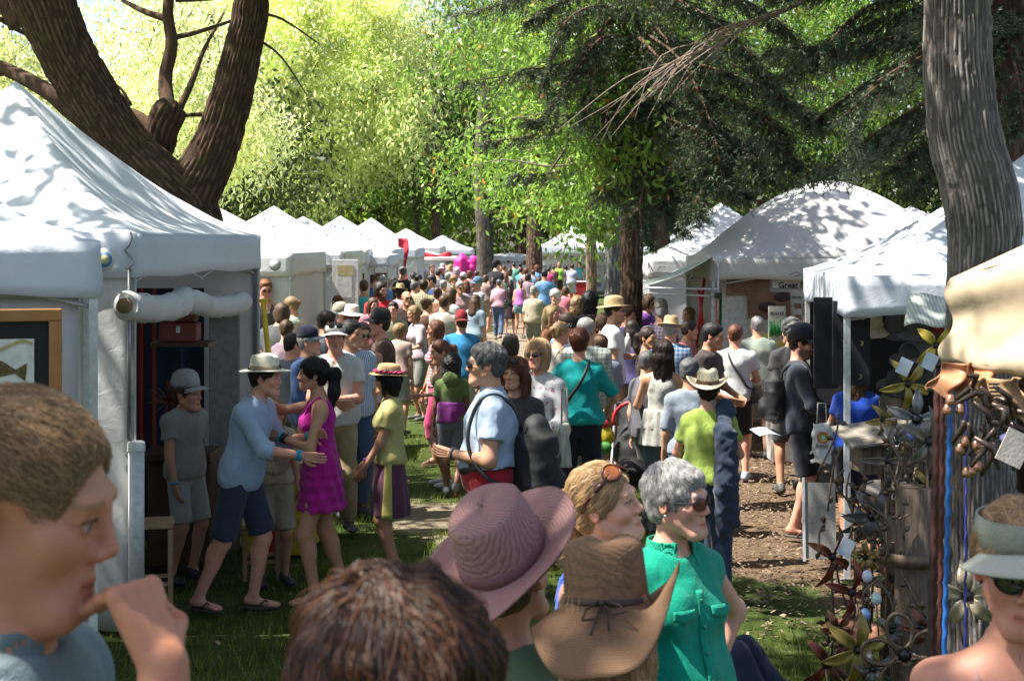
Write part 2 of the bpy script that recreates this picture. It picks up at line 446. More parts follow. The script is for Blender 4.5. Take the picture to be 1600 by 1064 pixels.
def face_colour(V, H, tone, fem=False, beard=0, lipc=None, browc=(.12, .07, .04)):
    L = H.inv(V); x, y, z = L[:, 0], L[:, 1], L[:, 2]; c = np.tile(np.array(tone, np.float32), (len(V), 1)); front = y < -.04
    def bl(m, col): c[:] = c * (1 - m[:, None]) + np.array(col) * m[:, None]
    sm = lambda v, a, b: np.clip((b - v) / (b - a), 0, 1)
    red = np.array(tone) * np.array([1.12, .74, .68])
    bl(sm(np.hypot(np.abs(x) - .042, (z + .026)) , .012, .036) * front * .22, red)
    bl(sm(np.hypot(x, (z + .03) * 1.2), .008, .022) * (y < -.09) * .25, red)
    bl(sm(np.abs(np.abs(x) - .078), .006, .02) * (np.abs(z) < .035) * (np.abs(y) < .04) * .4, red)
    e = np.hypot((np.abs(x) - .031) / 1.0, (z - .0035) * 2.3)
    bl(sm(e, .0175, .026) * front * .3, np.array(tone) * .6)
    bl(sm(e, .009, .0115) * (y < -.07), (.40, .36, .34))
    bl(sm(np.hypot(np.abs(x) - .031, z - .004), .0045, .0065) * (y < -.07), (.05, .035, .03))
    bl(sm(np.abs(z - .0110 + (np.abs(x) - .031) ** 2 * 9), .0012, .0035) * (np.abs(np.abs(x) - .031) < .016) * (y < -.07), (.05, .03, .025))
    bz = .0295 - (np.abs(x) - .03) ** 2 * 7
    bl(sm(np.abs(z - bz), .002, .0055) * (np.abs(np.abs(x) - .032) < .019) * front * .75, browc)
    lc = lipc or (np.array(tone) * np.array([.95, .50, .48]))
    lp = ((np.abs(x) / .026) ** 2 + ((z + .0665) / .0125) ** 2)
    bl(sm(lp, .75, 1.15) * (y < -.076) * .6, lc)
    bl(sm(np.abs(z + .0662), .0008, .0030) * (np.abs(x) < .022) * (y < -.078) * .8, np.array(lc) * .25)
    if beard:
        m = ((z < -.028) & (y < .0) & (y > -.13)) * (1 - sm(lp, .9, 1.5)); m = m * sm(-z, -.028, -.045)[:]
        m = np.clip((-.03 - z) / .02, 0, 1) * (y < .005) * (1 - sm(lp, .9, 1.6)) * (np.linalg.norm(L, axis=1) < .17); bl(m * beard, browc)
    return c

HAIRS = {}
def hair_sdf(f, H, style, seed=0, detail=True):
    q = H.s; E = lambda c, r, k=.02, mode='add': f.ell(H.p(*c), np.array(r) * q, k * q, mode, H.R)
    C = lambda a, b, ra, rb, k=.02, mode='add': f.cone(H.p(*a), H.p(*b), ra * q, rb * q, k * q, mode)
    def cutp(p, n): f.cut(H.p(*p), H.R @ np.array(n, float))
    if style in ('short', 'thin', 'crop'):
        o = {'short': .010, 'thin': .004, 'crop': .0035}[style]
        E((0, .018, .038), (.075 + o, .095 + o, .083 + o)); E((0, -.02, .088), (.055, .06, .02)) if style == 'short' else None
        E((0, .05, -.03), (.06, .05, .05), .03); E((0, -.108, -.012 if style != 'crop' else .004), (.070, .072, .083), .012, 'sub'); E((0, -.08, -.09), (.09, .09, .07), .01, 'sub')
        for sx in (-1, 1):
            E((sx * .085, .002, -.02), (.02, .026, .034), .01, 'sub')
            if style == 'crop': E((sx * .088, -.012, -.012), (.032, .055, .052), .012, 'sub')
        E((0, .04, -.13), (.1, .1, .055), .01, 'sub')
    elif style in ('bob', 'long', 'longpony'):
        E((0, .016, .040), (.089, .106, .092)); E((0, .035, -.02), (.090, .083, .085 if style == 'bob' else .07), .03)
        if style == 'bob':
            for sx in (-1, 1): C((sx * .078, -.015, .02), (sx * .074, -.030, -.085), .022, .016, .03)
            E((0, .05, -.085), (.075, .055, .05), .03)
        else:
            for sx in (-1, 1):
                C((sx * .076, -.010, .02), (sx * .085, -.012, -.16), .020, .02, .03); C((sx * .05, .075, -.05), (sx * .055, .095, -.27), .045, .03, .04)
            C((0, .08, -.04), (0, .10, -.29), .055, .035, .04)
        E((0, -.1, -.03), (.058, .085, .092), .012, 'sub'); E((0, -.13, .03), (.062, .065, .04), .01, 'sub')
    elif style in ('pony', 'bun', 'updo'):
        E((0, .016, .038), (.083, .102, .090)); E((0, .05, -.03), (.062, .05, .05), .03)
        E((0, -.105, -.01), (.070, .075, .083), .012, 'sub'); E((0, -.08, -.09), (.09, .09, .07), .01, 'sub')
        for sx in (-1, 1): E((sx * .085, .002, -.02), (.02, .022, .030), .01, 'sub')
        E((0, .04, -.14), (.1, .1, .055), .01, 'sub')
        if style == 'pony':
            C((0, .10, .03), (0, .15, .01), .025, .034, .02); C((0, .15, .01), (0, .155, -.12), .036, .038, .03); C((0, .155, -.12), (.01, .125, -.26), .036, .014, .03)
        elif style == 'bun': E((0, .115, .02), (.038, .034, .038), .012)
        else: E((0, .085, .085), (.055, .05, .045), .025); E((.02, .11, .05), (.035, .03, .035), .015)
    elif style in ('curly', 'afro'):
        r = .030 if style == 'curly' else .045
        E((0, .022, .045), (.075 + r, .09 + r, .085 + r)); 
        if style == 'curly': E((0, .06, -.06), (.10, .065, .10), .03)
        E((0, -.105, -.035), (.062, .075, .085), .012, 'sub')
        f.noise(.010, 130, seed)
    elif style == 'layered':
        E((0, .020, .048), (.099, .116, .098)); E((0, .05, -.035), (.082, .065, .07), .04); E((0, -.115, -.035), (.070, .070, .085), .012, 'sub'); f.noise(.006, 55, seed, (1, 1, .6))
    elif style == 'fringe':
        E((0, -.12, -.05), (.06, .05, .06), .01, 'sub')
    if style not in ('curly', 'afro', 'crop'): f.noise(.0035, 110 if detail else 60, seed, (2, 2, .5))
# ------------------------------------------------------------------ people
from mathutils.kdtree import KDTree
def strandmat(c):
    key = ('strand', c)
    if key in _M: return _M[key]
    n = NT('hair_strand'); hi = n.new('HairInfo'); rnd = n.ramp(hi.outputs['Random'], [(0, tuple(x * .45 for x in c)), (.5, c), (1, tuple(min(1, x * 1.7) for x in c))])
    n.col(rnd); n.set(Roughness=.38, Specular_IOR_Level=.5); n.transl(rnd, .25); _M[key] = n.m; return n.m
def strands(root, ho, H, n, L, c, crown=(0, .06, .11), grav=.5, lift=.006, back=0.0, seg=7, rad=.0006, seed=0, mess=.25, name='hair_strands', flow=None, zmin=-9):
    me = ho.data; V = np.empty(len(me.vertices) * 3, np.float32); me.vertices.foreach_get('co', V); V = V.reshape(-1, 3); N = np.array([v.normal for v in me.vertices])
    kd = KDTree(len(V)); [kd.insert(v, i) for i, v in enumerate(V)]; kd.balance(); r = np.random.default_rng(seed); Lc = H.inv(V)
    ok = np.nonzero((N @ (H.R @ np.array([0, 0, -1.])) < .6) & (Lc[:, 2] > zmin))[0]; ids = r.choice(ok, n); P = V[ids] + r.normal(size=(n, 3)) * .002; cp = H.p(*crown); out = np.zeros((n, seg, 3), np.float32); D = r.normal(size=(n, 3)) * mess
    bk = H.R @ np.array([0, 1., 0]); ln = L * r.uniform(.6, 1.2, n)
    dirp = None
    for j in range(seg):
        out[:, j] = P
        nn = np.empty((n, 3)); q = np.empty((n, 3))
        for i in range(n):
            co, ix, ds = kd.find(P[i]); nn[i] = N[ix]; q[i] = V[ix]
        f = P - cp; f /= np.linalg.norm(f, axis=1)[:, None] + 1e-6; f = f + np.array([0, 0, -grav]) + bk * back + D
        if flow is not None: f = f * .3 + (H.R @ np.array(flow)) + D
        f -= nn * np.sum(f * nn, 1)[:, None]; f /= np.linalg.norm(f, axis=1)[:, None] + 1e-6
        dirp = f if dirp is None else dirp * .5 + f * .5
        P = P + dirp * (ln / (seg - 1))[:, None]; h = np.sum((P - q) * nn, 1); tgt = lift * (.2 + .8 * j / seg) * r.uniform(.4, 1.2, n); P = P + nn * (np.clip(tgt - h, -.01, .01) * .7)[:, None]
    hc = bpy.data.hair_curves.new(name); hc.add_curves([seg] * n); hc.attributes['position'].data.foreach_set('vector', out.ravel()) if 'position' in hc.attributes else hc.position_data.foreach_set('vector', out.ravel())
    ra = hc.attributes.get('radius') or hc.attributes.new('radius', 'FLOAT', 'POINT'); ra.data.foreach_set('value', np.tile(np.linspace(1, .35, seg) * rad, n).astype(np.float32))
    hc.materials.append(strandmat(c)); o = bpy.data.objects.new(name, hc); link(o, root); tag(o, kind='stuff'); return o
SK = {'fair': (.62, .36, .25), 'tan': (.50, .27, .17), 'red': (.62, .31, .22), 'brown': (.16, .075, .045), 'olive': (.44, .24, .15)}
HC = {'black': (.012, .010, .010), 'dark': (.030, .018, .012), 'brown': (.085, .045, .022), 'auburn': (.12, .04, .02), 'red': (.22, .075, .03),
      'blond': (.50, .34, .16), 'dblond': (.26, .16, .075), 'grey': (.30, .29, .28), 'white': (.62, .60, .57), 'dgrey': (.10, .10, .105)}
def sc_arr(a, s): return [x * s for x in a]
class Sk:
    """joint positions in person space (metres, facing -Y)"""
    def __init__(s, h, fem, pose, lean=0, hyaw=0, hpitch=0, hroll=0, fat=1.0, tw=0, child=False, sit=False):
        k = h / 1.75; s.k = k; s.fem = fem; s.fat = fat; v = lambda *a: np.array(a, float) * k
        s.pelvis = v(0, 0, .90)
        L = rotm(tw, lean, 0); s.L = L
        up = lambda x, y, z: s.pelvis + L @ (np.array([x, y, z - .90]) * k)
        s.up = up
        s.crotch = v(0, 0, .80); s.neckb = up(0, .012, 1.475)
        s.ex = L @ np.array([1., 0, 0])
        sw = (.150 if fem else .170)
        s.sh = {1: up(sw, .012, 1.382), -1: up(-sw, .012, 1.382)}
        hs = 1.0 if not child else 1.22
        s.H = Head(up(0, -.022, 1.622) if not child else up(0, -.02, 1.60), rotm(hyaw, hpitch + 0, hroll), k * hs * (.97 if fem else 1.0))
        P = POSES[pose] if isinstance(pose, str) else pose; s.P = P
        hands = P.get('h', {}); poles = P.get('pole', {})
        s.arm = {}
        for sd in (1, -1):
            T = hands.get(sd, (sd * .235, -.05, .80)); pole = poles.get(sd, (sd * .5, .9, -.2))
            T = s.pelvis + L @ (np.array([T[0], T[1], T[2] - .90]) * k) if not P.get('world') else v(*T)
            e, w = ik(s.sh[sd], T, .285 * k, .255 * k, L @ np.array(pole, float)); s.arm[sd] = (s.sh[sd], e, w)
        feet = P.get('f', {1: (.11, .0, 0), -1: (-.11, .02, 0)}); s.leg = {}; s.fdir = {}
        for sd in (1, -1):
            fx = feet.get(sd, (sd * .10, 0, 0)); hp = v(sd * .085, .0, .90); an = v(fx[0], fx[1] + .03, fx[2] + .085)
            kn, an = ik(hp, an, .425 * k, .415 * k, (sd * .08, -1, 0)); s.leg[sd] = (hp, kn, an)
            a = R((fx[3] if len(fx) > 3 else sd * 12)); s.fdir[sd] = np.array([math.sin(a), -math.cos(a), fx[4] if len(fx) > 4 else 0])
        s.hd = P.get('hd', {}); s.curl = P.get('curl', {})
POSES = {
 'stand': {},
 'stand2': {'h': {1: (.25, .02, .82), -1: (-.21, -.14, .86)}, 'f': {1: (.10, -.08, 0), -1: (-.13, .08, 0)}},
 'walk': {'h': {1: (.22, -.22, .86), -1: (-.23, .14, .84)}, 'f': {1: (.09, .28, .06, 5, -.5), -1: (-.09, -.20, .0)}},
 'walkb': {'h': {1: (.22, .16, .84), -1: (-.22, -.2, .86)}, 'f': {1: (.08, -.16, 0), -1: (-.08, .30, .07, 0, -.6)}},
 'fold': {'h': {1: (-.05, -.24, 1.12), -1: (.06, -.21, 1.08)}, 'pole': {1: (1, .3, -.8), -1: (-1, .3, -.8)}},
 'hip': {'h': {1: (.20, .03, .99), -1: (-.22, -.03, .80)}, 'pole': {1: (1, .5, 0)}},
 'chat': {'h': {1: (.16, -.34, 1.12), -1: (-.22, -.04, .82)}, 'pole': {1: (.6, .3, -1)}},
 'hold': {'h': {1: (.12, -.30, 1.06), -1: (-.12, -.30, 1.06)}, 'pole': {1: (.8, .3, -1), -1: (-.8, .3, -1)}},
 'clasp': {'h': {1: (.04, -.19, .86), -1: (-.04, -.21, .85)}, 'pole': {1: (1, .4, -.3), -1: (-1, .4, -.3)}},
 'strap': {'h': {1: (.12, -.16, 1.20), -1: (-.22, -.02, .80)}, 'pole': {1: (.6, .3, -1)}},
 'reach': {'h': {1: (.15, -.42, 1.15), -1: (-.2, -.30, 1.05)}, 'pole': {1: (.5, .3, -1), -1: (-.5, .3, -1)}},
}
TS = [0, .14, .26, .40, .50, .62, .76, .87, .95, 1.0]
PRO = {0: ([.120, .165, .172, .158, .150, .156, .170, .165, .110, .060], [.085, .108, .110, .104, .100, .108, .118, .100, .075, .055]),
       1: ([.125, .172, .176, .140, .124, .132, .146, .142, .095, .050], [.085, .112, .112, .092, .088, .096, .106, .090, .066, .048])}
def torso(f, s, off=0, k=.04, t0=0, t1=1, flare=0, wide=1.0, sh=True, fn2=None):
    k0 = s.k; a = s.up(0, .004, .82); b = s.up(0, .012, 1.475); A, B = PRO[int(s.fem)]
    fat = [1, 1 + (s.fat - 1) * .7, s.fat, s.fat, s.fat, s.fat, 1 + (s.fat - 1) * .6, 1, 1, 1]
    ts = np.linspace(t0, t1, 12); rx = [(np.interp(t, TS, A) * np.interp(t, TS, fat) * wide) * k0 + off + flare * max(0, .55 - t) for t in ts]
    ry = [(np.interp(t, TS, B) * np.interp(t, TS, fat) ** 1.4 * wide) * k0 + off + flare * max(0, .55 - t) for t in ts]
    aa = a + (b - a) * t0; bb = a + (b - a) * t1
    f.tube(aa, bb, s.ex, (ts - t0) / (t1 - t0), rx, ry, k=k * k0, fn2=fn2)
    if s.fem:
        for sd in (1, -1): f.ell(s.up(sd * .064, -.078, 1.275), np.array([.058, .052, .060]) * k0 + off, .04 * k0, 'add', s.L)
    if s.fat > 1.12: f.ell(s.up(0, -.05, 1.05), np.array([.14, .10, .13]) * k0 * s.fat * .92 + off, .06 * k0)
    if sh:
        for sd in (1, -1):
            f.cone(s.up(sd * .045, .016, 1.425), s.sh[sd], .046 * k0 + off, (.048 if s.fem else .056) * k0 + off, .05 * k0)
def arm(f, s, sd, off=0, upto=2.0, k=.03, flare=0):
    S, E, Wr = s.arm[sd]; k0 = s.k; m = (.86 if s.fem else 1.0)
    r = [.054 * m * k0 + off, .041 * m * k0 + off, .027 * m * k0 + off]
    if upto <= 1:
        e = S + (E - S) * upto; f.cone(S, e, r[0], r[0] + (r[1] - r[0]) * upto + flare, k * k0, 'add', 1); return
    f.cone(S, E, r[0], r[1], k * k0)
    t = min(upto - 1, 1); w = E + (Wr - E) * t
    f.cone(E, w, r[1] * 1.0, r[1] + (r[2] - r[1]) * t + flare, k * k0, 'add', 1 if upto < 2 else 0)
def leg(f, s, sd, off=0, upto=2.0, k=.03, flare=0, calf=True, cone_cap=True):
    Hp, K, A = s.leg[sd]; k0 = s.k; m = 1.0 + (s.fat - 1) * .6
    r = [.086 * m * k0 + off, .056 * m * k0 + off, .037 * k0 + off]
    if upto <= 1:
        e = Hp + (K - Hp) * upto; f.cone(Hp, e, r[0], r[0] + (r[1] - r[0]) * upto + flare, k * k0, 'add', 1); return
    f.cone(Hp, K, r[0], r[1], k * k0); t = min(upto - 1, 1); w = K + (A - K) * t
    f.cone(K, w, r[1], r[1] + (r[2] - r[1]) * t + flare, k * k0, 'add', 1)
    if calf:
        c = K + (A - K) * .28; f.ell(c + np.array([0, .018 * k0, 0]), np.array([.046, .050, .10]) * k0 * m + off, .03 * k0)

def hand_chains(Wr, d, nrm, s, sd, curl=.5, spread=1.0):
    """five unequal fingers and a palm as tapered chains; d along the hand, nrm out of the palm"""
    d = d / np.linalg.norm(d); nrm = nrm - d * (nrm @ d); nrm /= np.linalg.norm(nrm); side = np.cross(d, nrm) * sd   # towards the thumb
    ch = []
    for i, (o, l, r) in enumerate([(.030, .072, .0088), (.010, .080, .0090), (-.011, .074, .0086), (-.030, .058, .0076)]):
        o2 = o * spread; a = Wr + side * o * .45 * s; kn = Wr + (d * .088 + side * o2 * .85) * s
        ch.append(([a, kn], [.0155 * s, .0118 * s])); pts = [kn]; dd = d + side * (o2 - .0) * 3 * (1 if curl < .4 else .3); dd /= np.linalg.norm(dd); p = kn
        for j, fr in enumerate((.45, .32, .23)):
            ang = curl * (.75, 1.0, .7)[j]; c, sn = math.cos(ang), math.sin(ang); dd = dd * c + nrm * sn; dd /= np.linalg.norm(dd); p = p + dd * l * fr * s; pts.append(p)
        ch.append((pts, [r * s, r * .95 * s, r * .88 * s, r * .72 * s]))
    th = [Wr + (side * .012 + d * .012) * s]; p = th[0]
    for ln, v in ((.045, side * .85 + d * .75 + nrm * .25), (.034, side * .45 + d * 1.0 + nrm * .4 * (1 + curl)), (.026, side * .1 + d * 1.0 + nrm * .7 * (1 + curl))):
        v = v / np.linalg.norm(v); p = p + v * ln * s; th.append(p)
    ch.append((th, [.0165 * s, .0135 * s, .0105 * s, .0082 * s]))
    return ch

STR = True
def d_ok(loc): return loc[1] < 13.5
def fkw(f): return f
def clothes_noise(f, amp, seed): f.noise(amp, 24, seed, (1, 1, .6)); f.noise(amp * .5, 52, seed + 1, (1, 1, .5))

SHIRT = {'tee': (.55, .40), 'polo': (.60, .40), 'long': (1.93, .36), 'roll': (1.25, .30), 'half': (.9, .36), 'tank': (0, .40), 'strap': (0, .42), 'open': (1.9, .3), 'vest': (0, .38)}
def make_person(loc, h, yaw, label, sex='m', top=('tee', (.7, .7, .7)), bottom=('shorts', (.3, .28, .22)), hair=('short', 'brown'), hat=None, pose='stand', lean=0, hyaw=0, hpitch=0, hroll=0,
                skin='tan', glasses=None, fat=1.0, lod=1, seed=0, shoes=('shoe', (.08, .08, .08)), group=None, beard=0, smile=0, belt=None, extra=None, upper_only=False, tw=0, child=False, res=None, gc=None, headres=None, mouth=0, long_hair_mat=None, tuck=False, hair_only=False):
    fem = sex == 'f'; z0 = 0
    root = empty('person', loc, R(yaw), label, 'person', group)
    s = Sk(h, fem, pose, lean, hyaw, hpitch, hroll, fat, tw, child); k = s.k; H = s.H
    dist = max(1.0, loc[1]); hh = min(.05, max(.0125, .0015 * dist)) if res is None else res; hf = (min(.026, max(.0057, .00062 * dist)) if headres is None else headres) * max(k, .8)
    pts = [H.c] + [p for a in s.arm.values() for p in a] + [p for l in s.leg.values() for p in l] + [s.pelvis]
    lo = np.min(pts, 0) - .26 * k; hi = np.max(pts, 0) + .26 * k; lo[2] = (-.03 if not upper_only else s.pelvis[2] - .1); hi[2] = max(hi[2], H.c[2] + .2 * k) if True else 0
    nl = s.neckb
    # --- body (skin)
    f = Field(lo, hi, hh, (H.c - .125 * H.s, H.c + .132 * H.s), hf)
    torso(f, s, -.006); f.cone(s.neckb - s.L @ np.array([0, 0, .03]) * k, H.p(0, .022, -.055), (.050 if fem else .060) * k, (.047 if fem else .056) * k, .045 * k)
    for sd in (1, -1):
        arm(f, s, sd)
        if not upper_only: leg(f, s, sd)
    if not upper_only:
        for sd in (1, -1):
            A = s.leg[sd][2]; d = s.fdir[sd]; d = d / np.linalg.norm(d); g = np.array([0, 0, -.055 * k])
            f.cone(A + np.array([0, .015, -.03]) * k - d * .02 * k, A + d * .13 * k + g, .033 * k, .023 * k, .03 * k); f.ell(A + d * .15 * k + g * 1.1, np.array([.040, .045, .018]) * k, .02 * k)
    head_sdf(f, H, fem, lod <= 1, smile=smile, mouth_open=mouth)
    if 'fist' in s.P:
        sd = s.P['fist']; Wr = s.arm[sd][2]
        for pts_, rr_ in hand_chains(Wr, np.array(s.P['dir'][sd], float), s.L @ np.array(s.hd[sd], float), k * .98, sd, s.curl[sd]):
            for i in range(len(pts_) - 1): f.cone(pts_[i], pts_[i + 1], rr_[i], rr_[i + 1], .0045)
    V, Q = f.poly(); V, Q, T0 = cluster(V, Q, max(hh * 1.2, .010), (np.linalg.norm(V - H.c, axis=1) > .15 * H.s) & (V[:, 2] < H.c[2] + (.3 if 'fist' not in s.P else -.42))); tone = SK[skin] if isinstance(skin, str) else skin
    hc = HC[hair[1]] if isinstance(hair[1], str) else hair[1]
    col = face_colour(V, H, tone, fem, beard, browc=tuple(x * .8 for x in hc)) if lod <= 2 else np.tile(np.array(tone, np.float32), (len(V), 1))
    T = T0; nfr = None
    if lod <= 2:
        ch = []
        for sd in ((1, -1) if 'fist' not in s.P else (-s.P['fist'],)):
            S, E, Wr = s.arm[sd]; d = (Wr - E) / np.linalg.norm(Wr - E); d = np.array(s.P.get('dir', {}).get(sd, d), float); nr = s.hd.get(sd, None)
            nr = s.L @ np.array(nr, float) if nr is not None else s.L @ np.array([-sd, -.3, 0.])
            ch += hand_chains(Wr, d, nr, k * (.92 if fem else 1.05), sd, s.curl.get(sd, .45))
        v2, q2, t2 = tubes_np(ch, 8 if dist < 13 else 5); n0 = len(V)
        V = np.concatenate([V, v2]); Q = np.concatenate([Q, q2 + n0]); T = np.concatenate([T0, t2 + n0]); col = np.concatenate([col, np.tile(np.array(tone, np.float32) * .97, (len(v2), 1))])
    mesh_np('body', V, Q, T, skinmat(), root, col=col)
    # --- bottoms
    def sub(name, fn, m, lo2=None, hi2=None, h2=None, **kw):
        g = Field(lo if lo2 is None else lo2, hi if hi2 is None else hi2, h2 or hh); fn(g); V, Q = g.poly()
        if len(V) == 0: return None
        return mesh_np(name, V, Q, None, m, root, **kw)
    # belt height in the leaning torso
    def waistcut(g, z, n=1, dz=0): g.cut(s.up(0, 0, z), (s.L @ np.array([0, 0, 1.])) * n)
    bk, bc = bottom[0], bottom[1]; bp = bottom[2:] 
    bm = cloth(bc, *bp) if bk != 'none' else None
    hz = hi.copy(); hz[2] = (1.15 if 'sit' not in s.P else 1.5) * k
    if not upper_only and bk in ('jeans', 'shorts', 'pants', 'capri', 'mini'):
        up_ = {'jeans': 1.96, 'pants': 1.94, 'shorts': .93, 'capri': 1.45, 'mini': .45}[bk]; fl = {'jeans': .018, 'pants': .026, 'shorts': .020, 'capri': .01, 'mini': .012}[bk] * k
        def fn(g):
            torso(g, s, .011, t0=0, t1=.42, sh=False)
            for sd in (1, -1): leg(g, s, sd, .013 * k, up_, flare=fl, calf=up_ > 1.2, k=.02)
            clothes_noise(g, .0035 * k, seed); None if 'sit' in s.P else waistcut(g, 1.07 if not fem else 1.09)
        sub({'jeans': 'jeans', 'pants': 'trousers', 'shorts': 'shorts', 'capri': 'capri_trousers', 'mini': 'shorts'}[bk], fn, bm, hi2=hz)
        if belt: 
            def fnb(g): torso(g, s, .017, t0=.35, t1=.40, sh=False)
            sub('belt', fnb, plain('belt_leather', belt, .5), lo2=np.array([lo[0], lo[1], .9 * k]), hi2=hz, h2=min(hh, .012))
    if not upper_only and bk in ('skirt', 'longskirt', 'miniskirt'):
        zb = {'skirt': .50, 'longskirt': .2, 'miniskirt': .62}[bk]
        def fn(g):
            def pl(A, B, t, an): w = 1 + .035 * np.sin(an * 11 + seed) * (1 - t); return A * w, B * w
            g.tube(np.array([0, .005, zb]) * k, s.up(0, .004, 1.08), (1, 0, 0), [0, .3, .65, .85, 1], sc_arr([.235, .215, .192, .165, .142], k), sc_arr([.175, .155, .128, .11, .10], k), k=.02, fn2=pl)
        sub('skirt', fn, bm, hi2=hz)
    # --- top
    tk, tc = top[0], top[1]; tp = top[2:]
    if tk != 'none':
        tm = cloth(tc, *tp); sl, hem = SHIRT.get(tk.replace('dress', 'tank'), (.55, .4)); tank = sl == 0
        lo2 = lo.copy(); lo2[2] = .70 * k if tk != 'dress' else .5 * k
        pass
        def fn(g):
            t0 = .10 if not fem else .17
            if tuck: t0 = .36
            if tk in ('strap', 'tank', 'dress', 'vest'): torso(g, s, .012, t0=t0, t1=.97, flare=.03, wide=1.0, sh=(tk in ('vest',)))
            else:
                torso(g, s, .014 + (0 if fem else .003), t0=t0 - (.05 if tk in ('roll', 'long') and not fem else 0), t1=.98, flare=(.03 if fem else .05))
                for sd in (1, -1): arm(g, s, sd, .013 * k, sl, flare=.012 * k)
            if tk in ('tank', 'strap', 'dress'):
                for sd in (1, -1): g.ell(s.up(sd * (.185 if tk == 'tank' else .17), 0, 1.42), np.array([.065 if tk == 'tank' else .085, .13, .15]) * k, .02 * k, 'sub', s.L)
                g.ell(s.up(0, -.10 if tk == 'tank' else -.06, 1.45), np.array([.075, .10, .11]) * k, .02 * k, 'sub', s.L); 
            if tk == 'dress':
                def pl(A, B, t, an): w = 1 + .05 * np.sin(an * 13 + t * 9) * (1 - t * .6) + .05 * ((t * 5.2) % 1.0 < .5) * (t < .62); return A * w, B * w
                g.tube(np.array([0, .005, .66]) * k, s.up(0, .004, 1.10), (1, 0, 0), [0, .3, .6, 1], sc_arr([.215, .205, .190, .140], k), sc_arr([.165, .155, .140, .10], k), k=.03, fn2=pl)
            if tuck: waistcut(g, 1.05, -1)
            clothes_noise(g, (.0052 if not upper_only else .0028) * k, seed + 5)
            g.ell(s.up(0, -.03, 1.50), np.array([.068, .075, .055]) * k * ((1.0 if tk != 'long' else .9) if not ('fist' in s.P) else .75), .012 * k, 'sub', s.L)
            if tk in ('polo', 'roll', 'vneck') and not upper_only: g.ell(s.up(0, -.13, 1.44), np.array([.03, .07, .075]) * k, .01 * k, 'sub', s.L)
        s.top = sub({'tee': 't_shirt', 'polo': 'polo_shirt', 'long': 'long_sleeved_top', 'roll': 'shirt', 'half': 'top', 'tank': 'tank_top', 'strap': 'strappy_top', 'vest': 'vest', 'dress': 'dress', 'open': 'jacket'}.get(tk, 'shirt'), fn, tm, lo2=lo2, h2=max(hh * .95, .0075))
        if tk in ('polo', 'roll'):
            def fnc(g):
                g.tube(s.up(0, .012, 1.445), s.up(0, .010, 1.50), s.ex, [0, .5, 1], sc_arr([.088, .072, .069], k), sc_arr([.080, .072, .069], k), k=.01)
                g.tube(s.up(0, .012, 1.43), s.up(0, .010, 1.52), s.ex, [0, 1], sc_arr([.070, .060], k), sc_arr([.066, .060], k), k=.004, mode='sub'); g.ell(s.up(0, -.10, 1.46), np.array([.032, .06, .06]) * k, .005, 'sub', s.L)
            cc = s.up(0, .01, 1.47)
            if lod <= 1: sub('collar', fnc, tm, lo2=cc - .12, hi2=cc + .12, h2=.006)
        if tk in ('tank', 'dress') and lod <= 1 and fem:
            mb = MB()
            for sd in (1, -1): mb.tube([s.up(sd * .085, -.105, 1.32), s.up(sd * .092, -.06, 1.415), s.up(sd * .09, .01, 1.462), s.up(sd * .085, .08, 1.41), s.up(sd * .075, .100, 1.34)], .012 * k, 5)
            mb.build('shoulder_strap', tm, root)
    # --- hair
    hs, hcn = hair[0], hc
    if hs != 'bald':
        lo3 = H.c + np.array([-.17, -.19, -.36 if hs in ('long', 'longpony', 'pony') else -.2]) * H.s; hi3 = H.c + np.array([.17, .21, .19]) * H.s
        if abs(hyaw) > 0 or hpitch or True: lo3[:2] -= .03; hi3[:2] += .03
        g = Field(lo3, hi3, hf * 1.35); hair_sdf(g, H, hs, seed, lod <= 1); V, Q = g.poly()
        s.hair = mesh_np('hair', V, Q, None, long_hair_mat or hairmat(hcn), root)
    if lod == 0 and not upper_only and d_ok(loc) and hs != 'bald' and STR: strands(root, s.hair, H, 1700 if hs not in ('long', 'pony', 'longpony') else 2600, .055 if hs in ('short', 'thin') else .11, tuple(min(1, x * (1.25 if x < .2 else 1.0) + .003) for x in hcn), crown=(0, .05, .11), grav=.7, lift=.007, seg=5, rad=.0013, seed=seed, mess=.2)
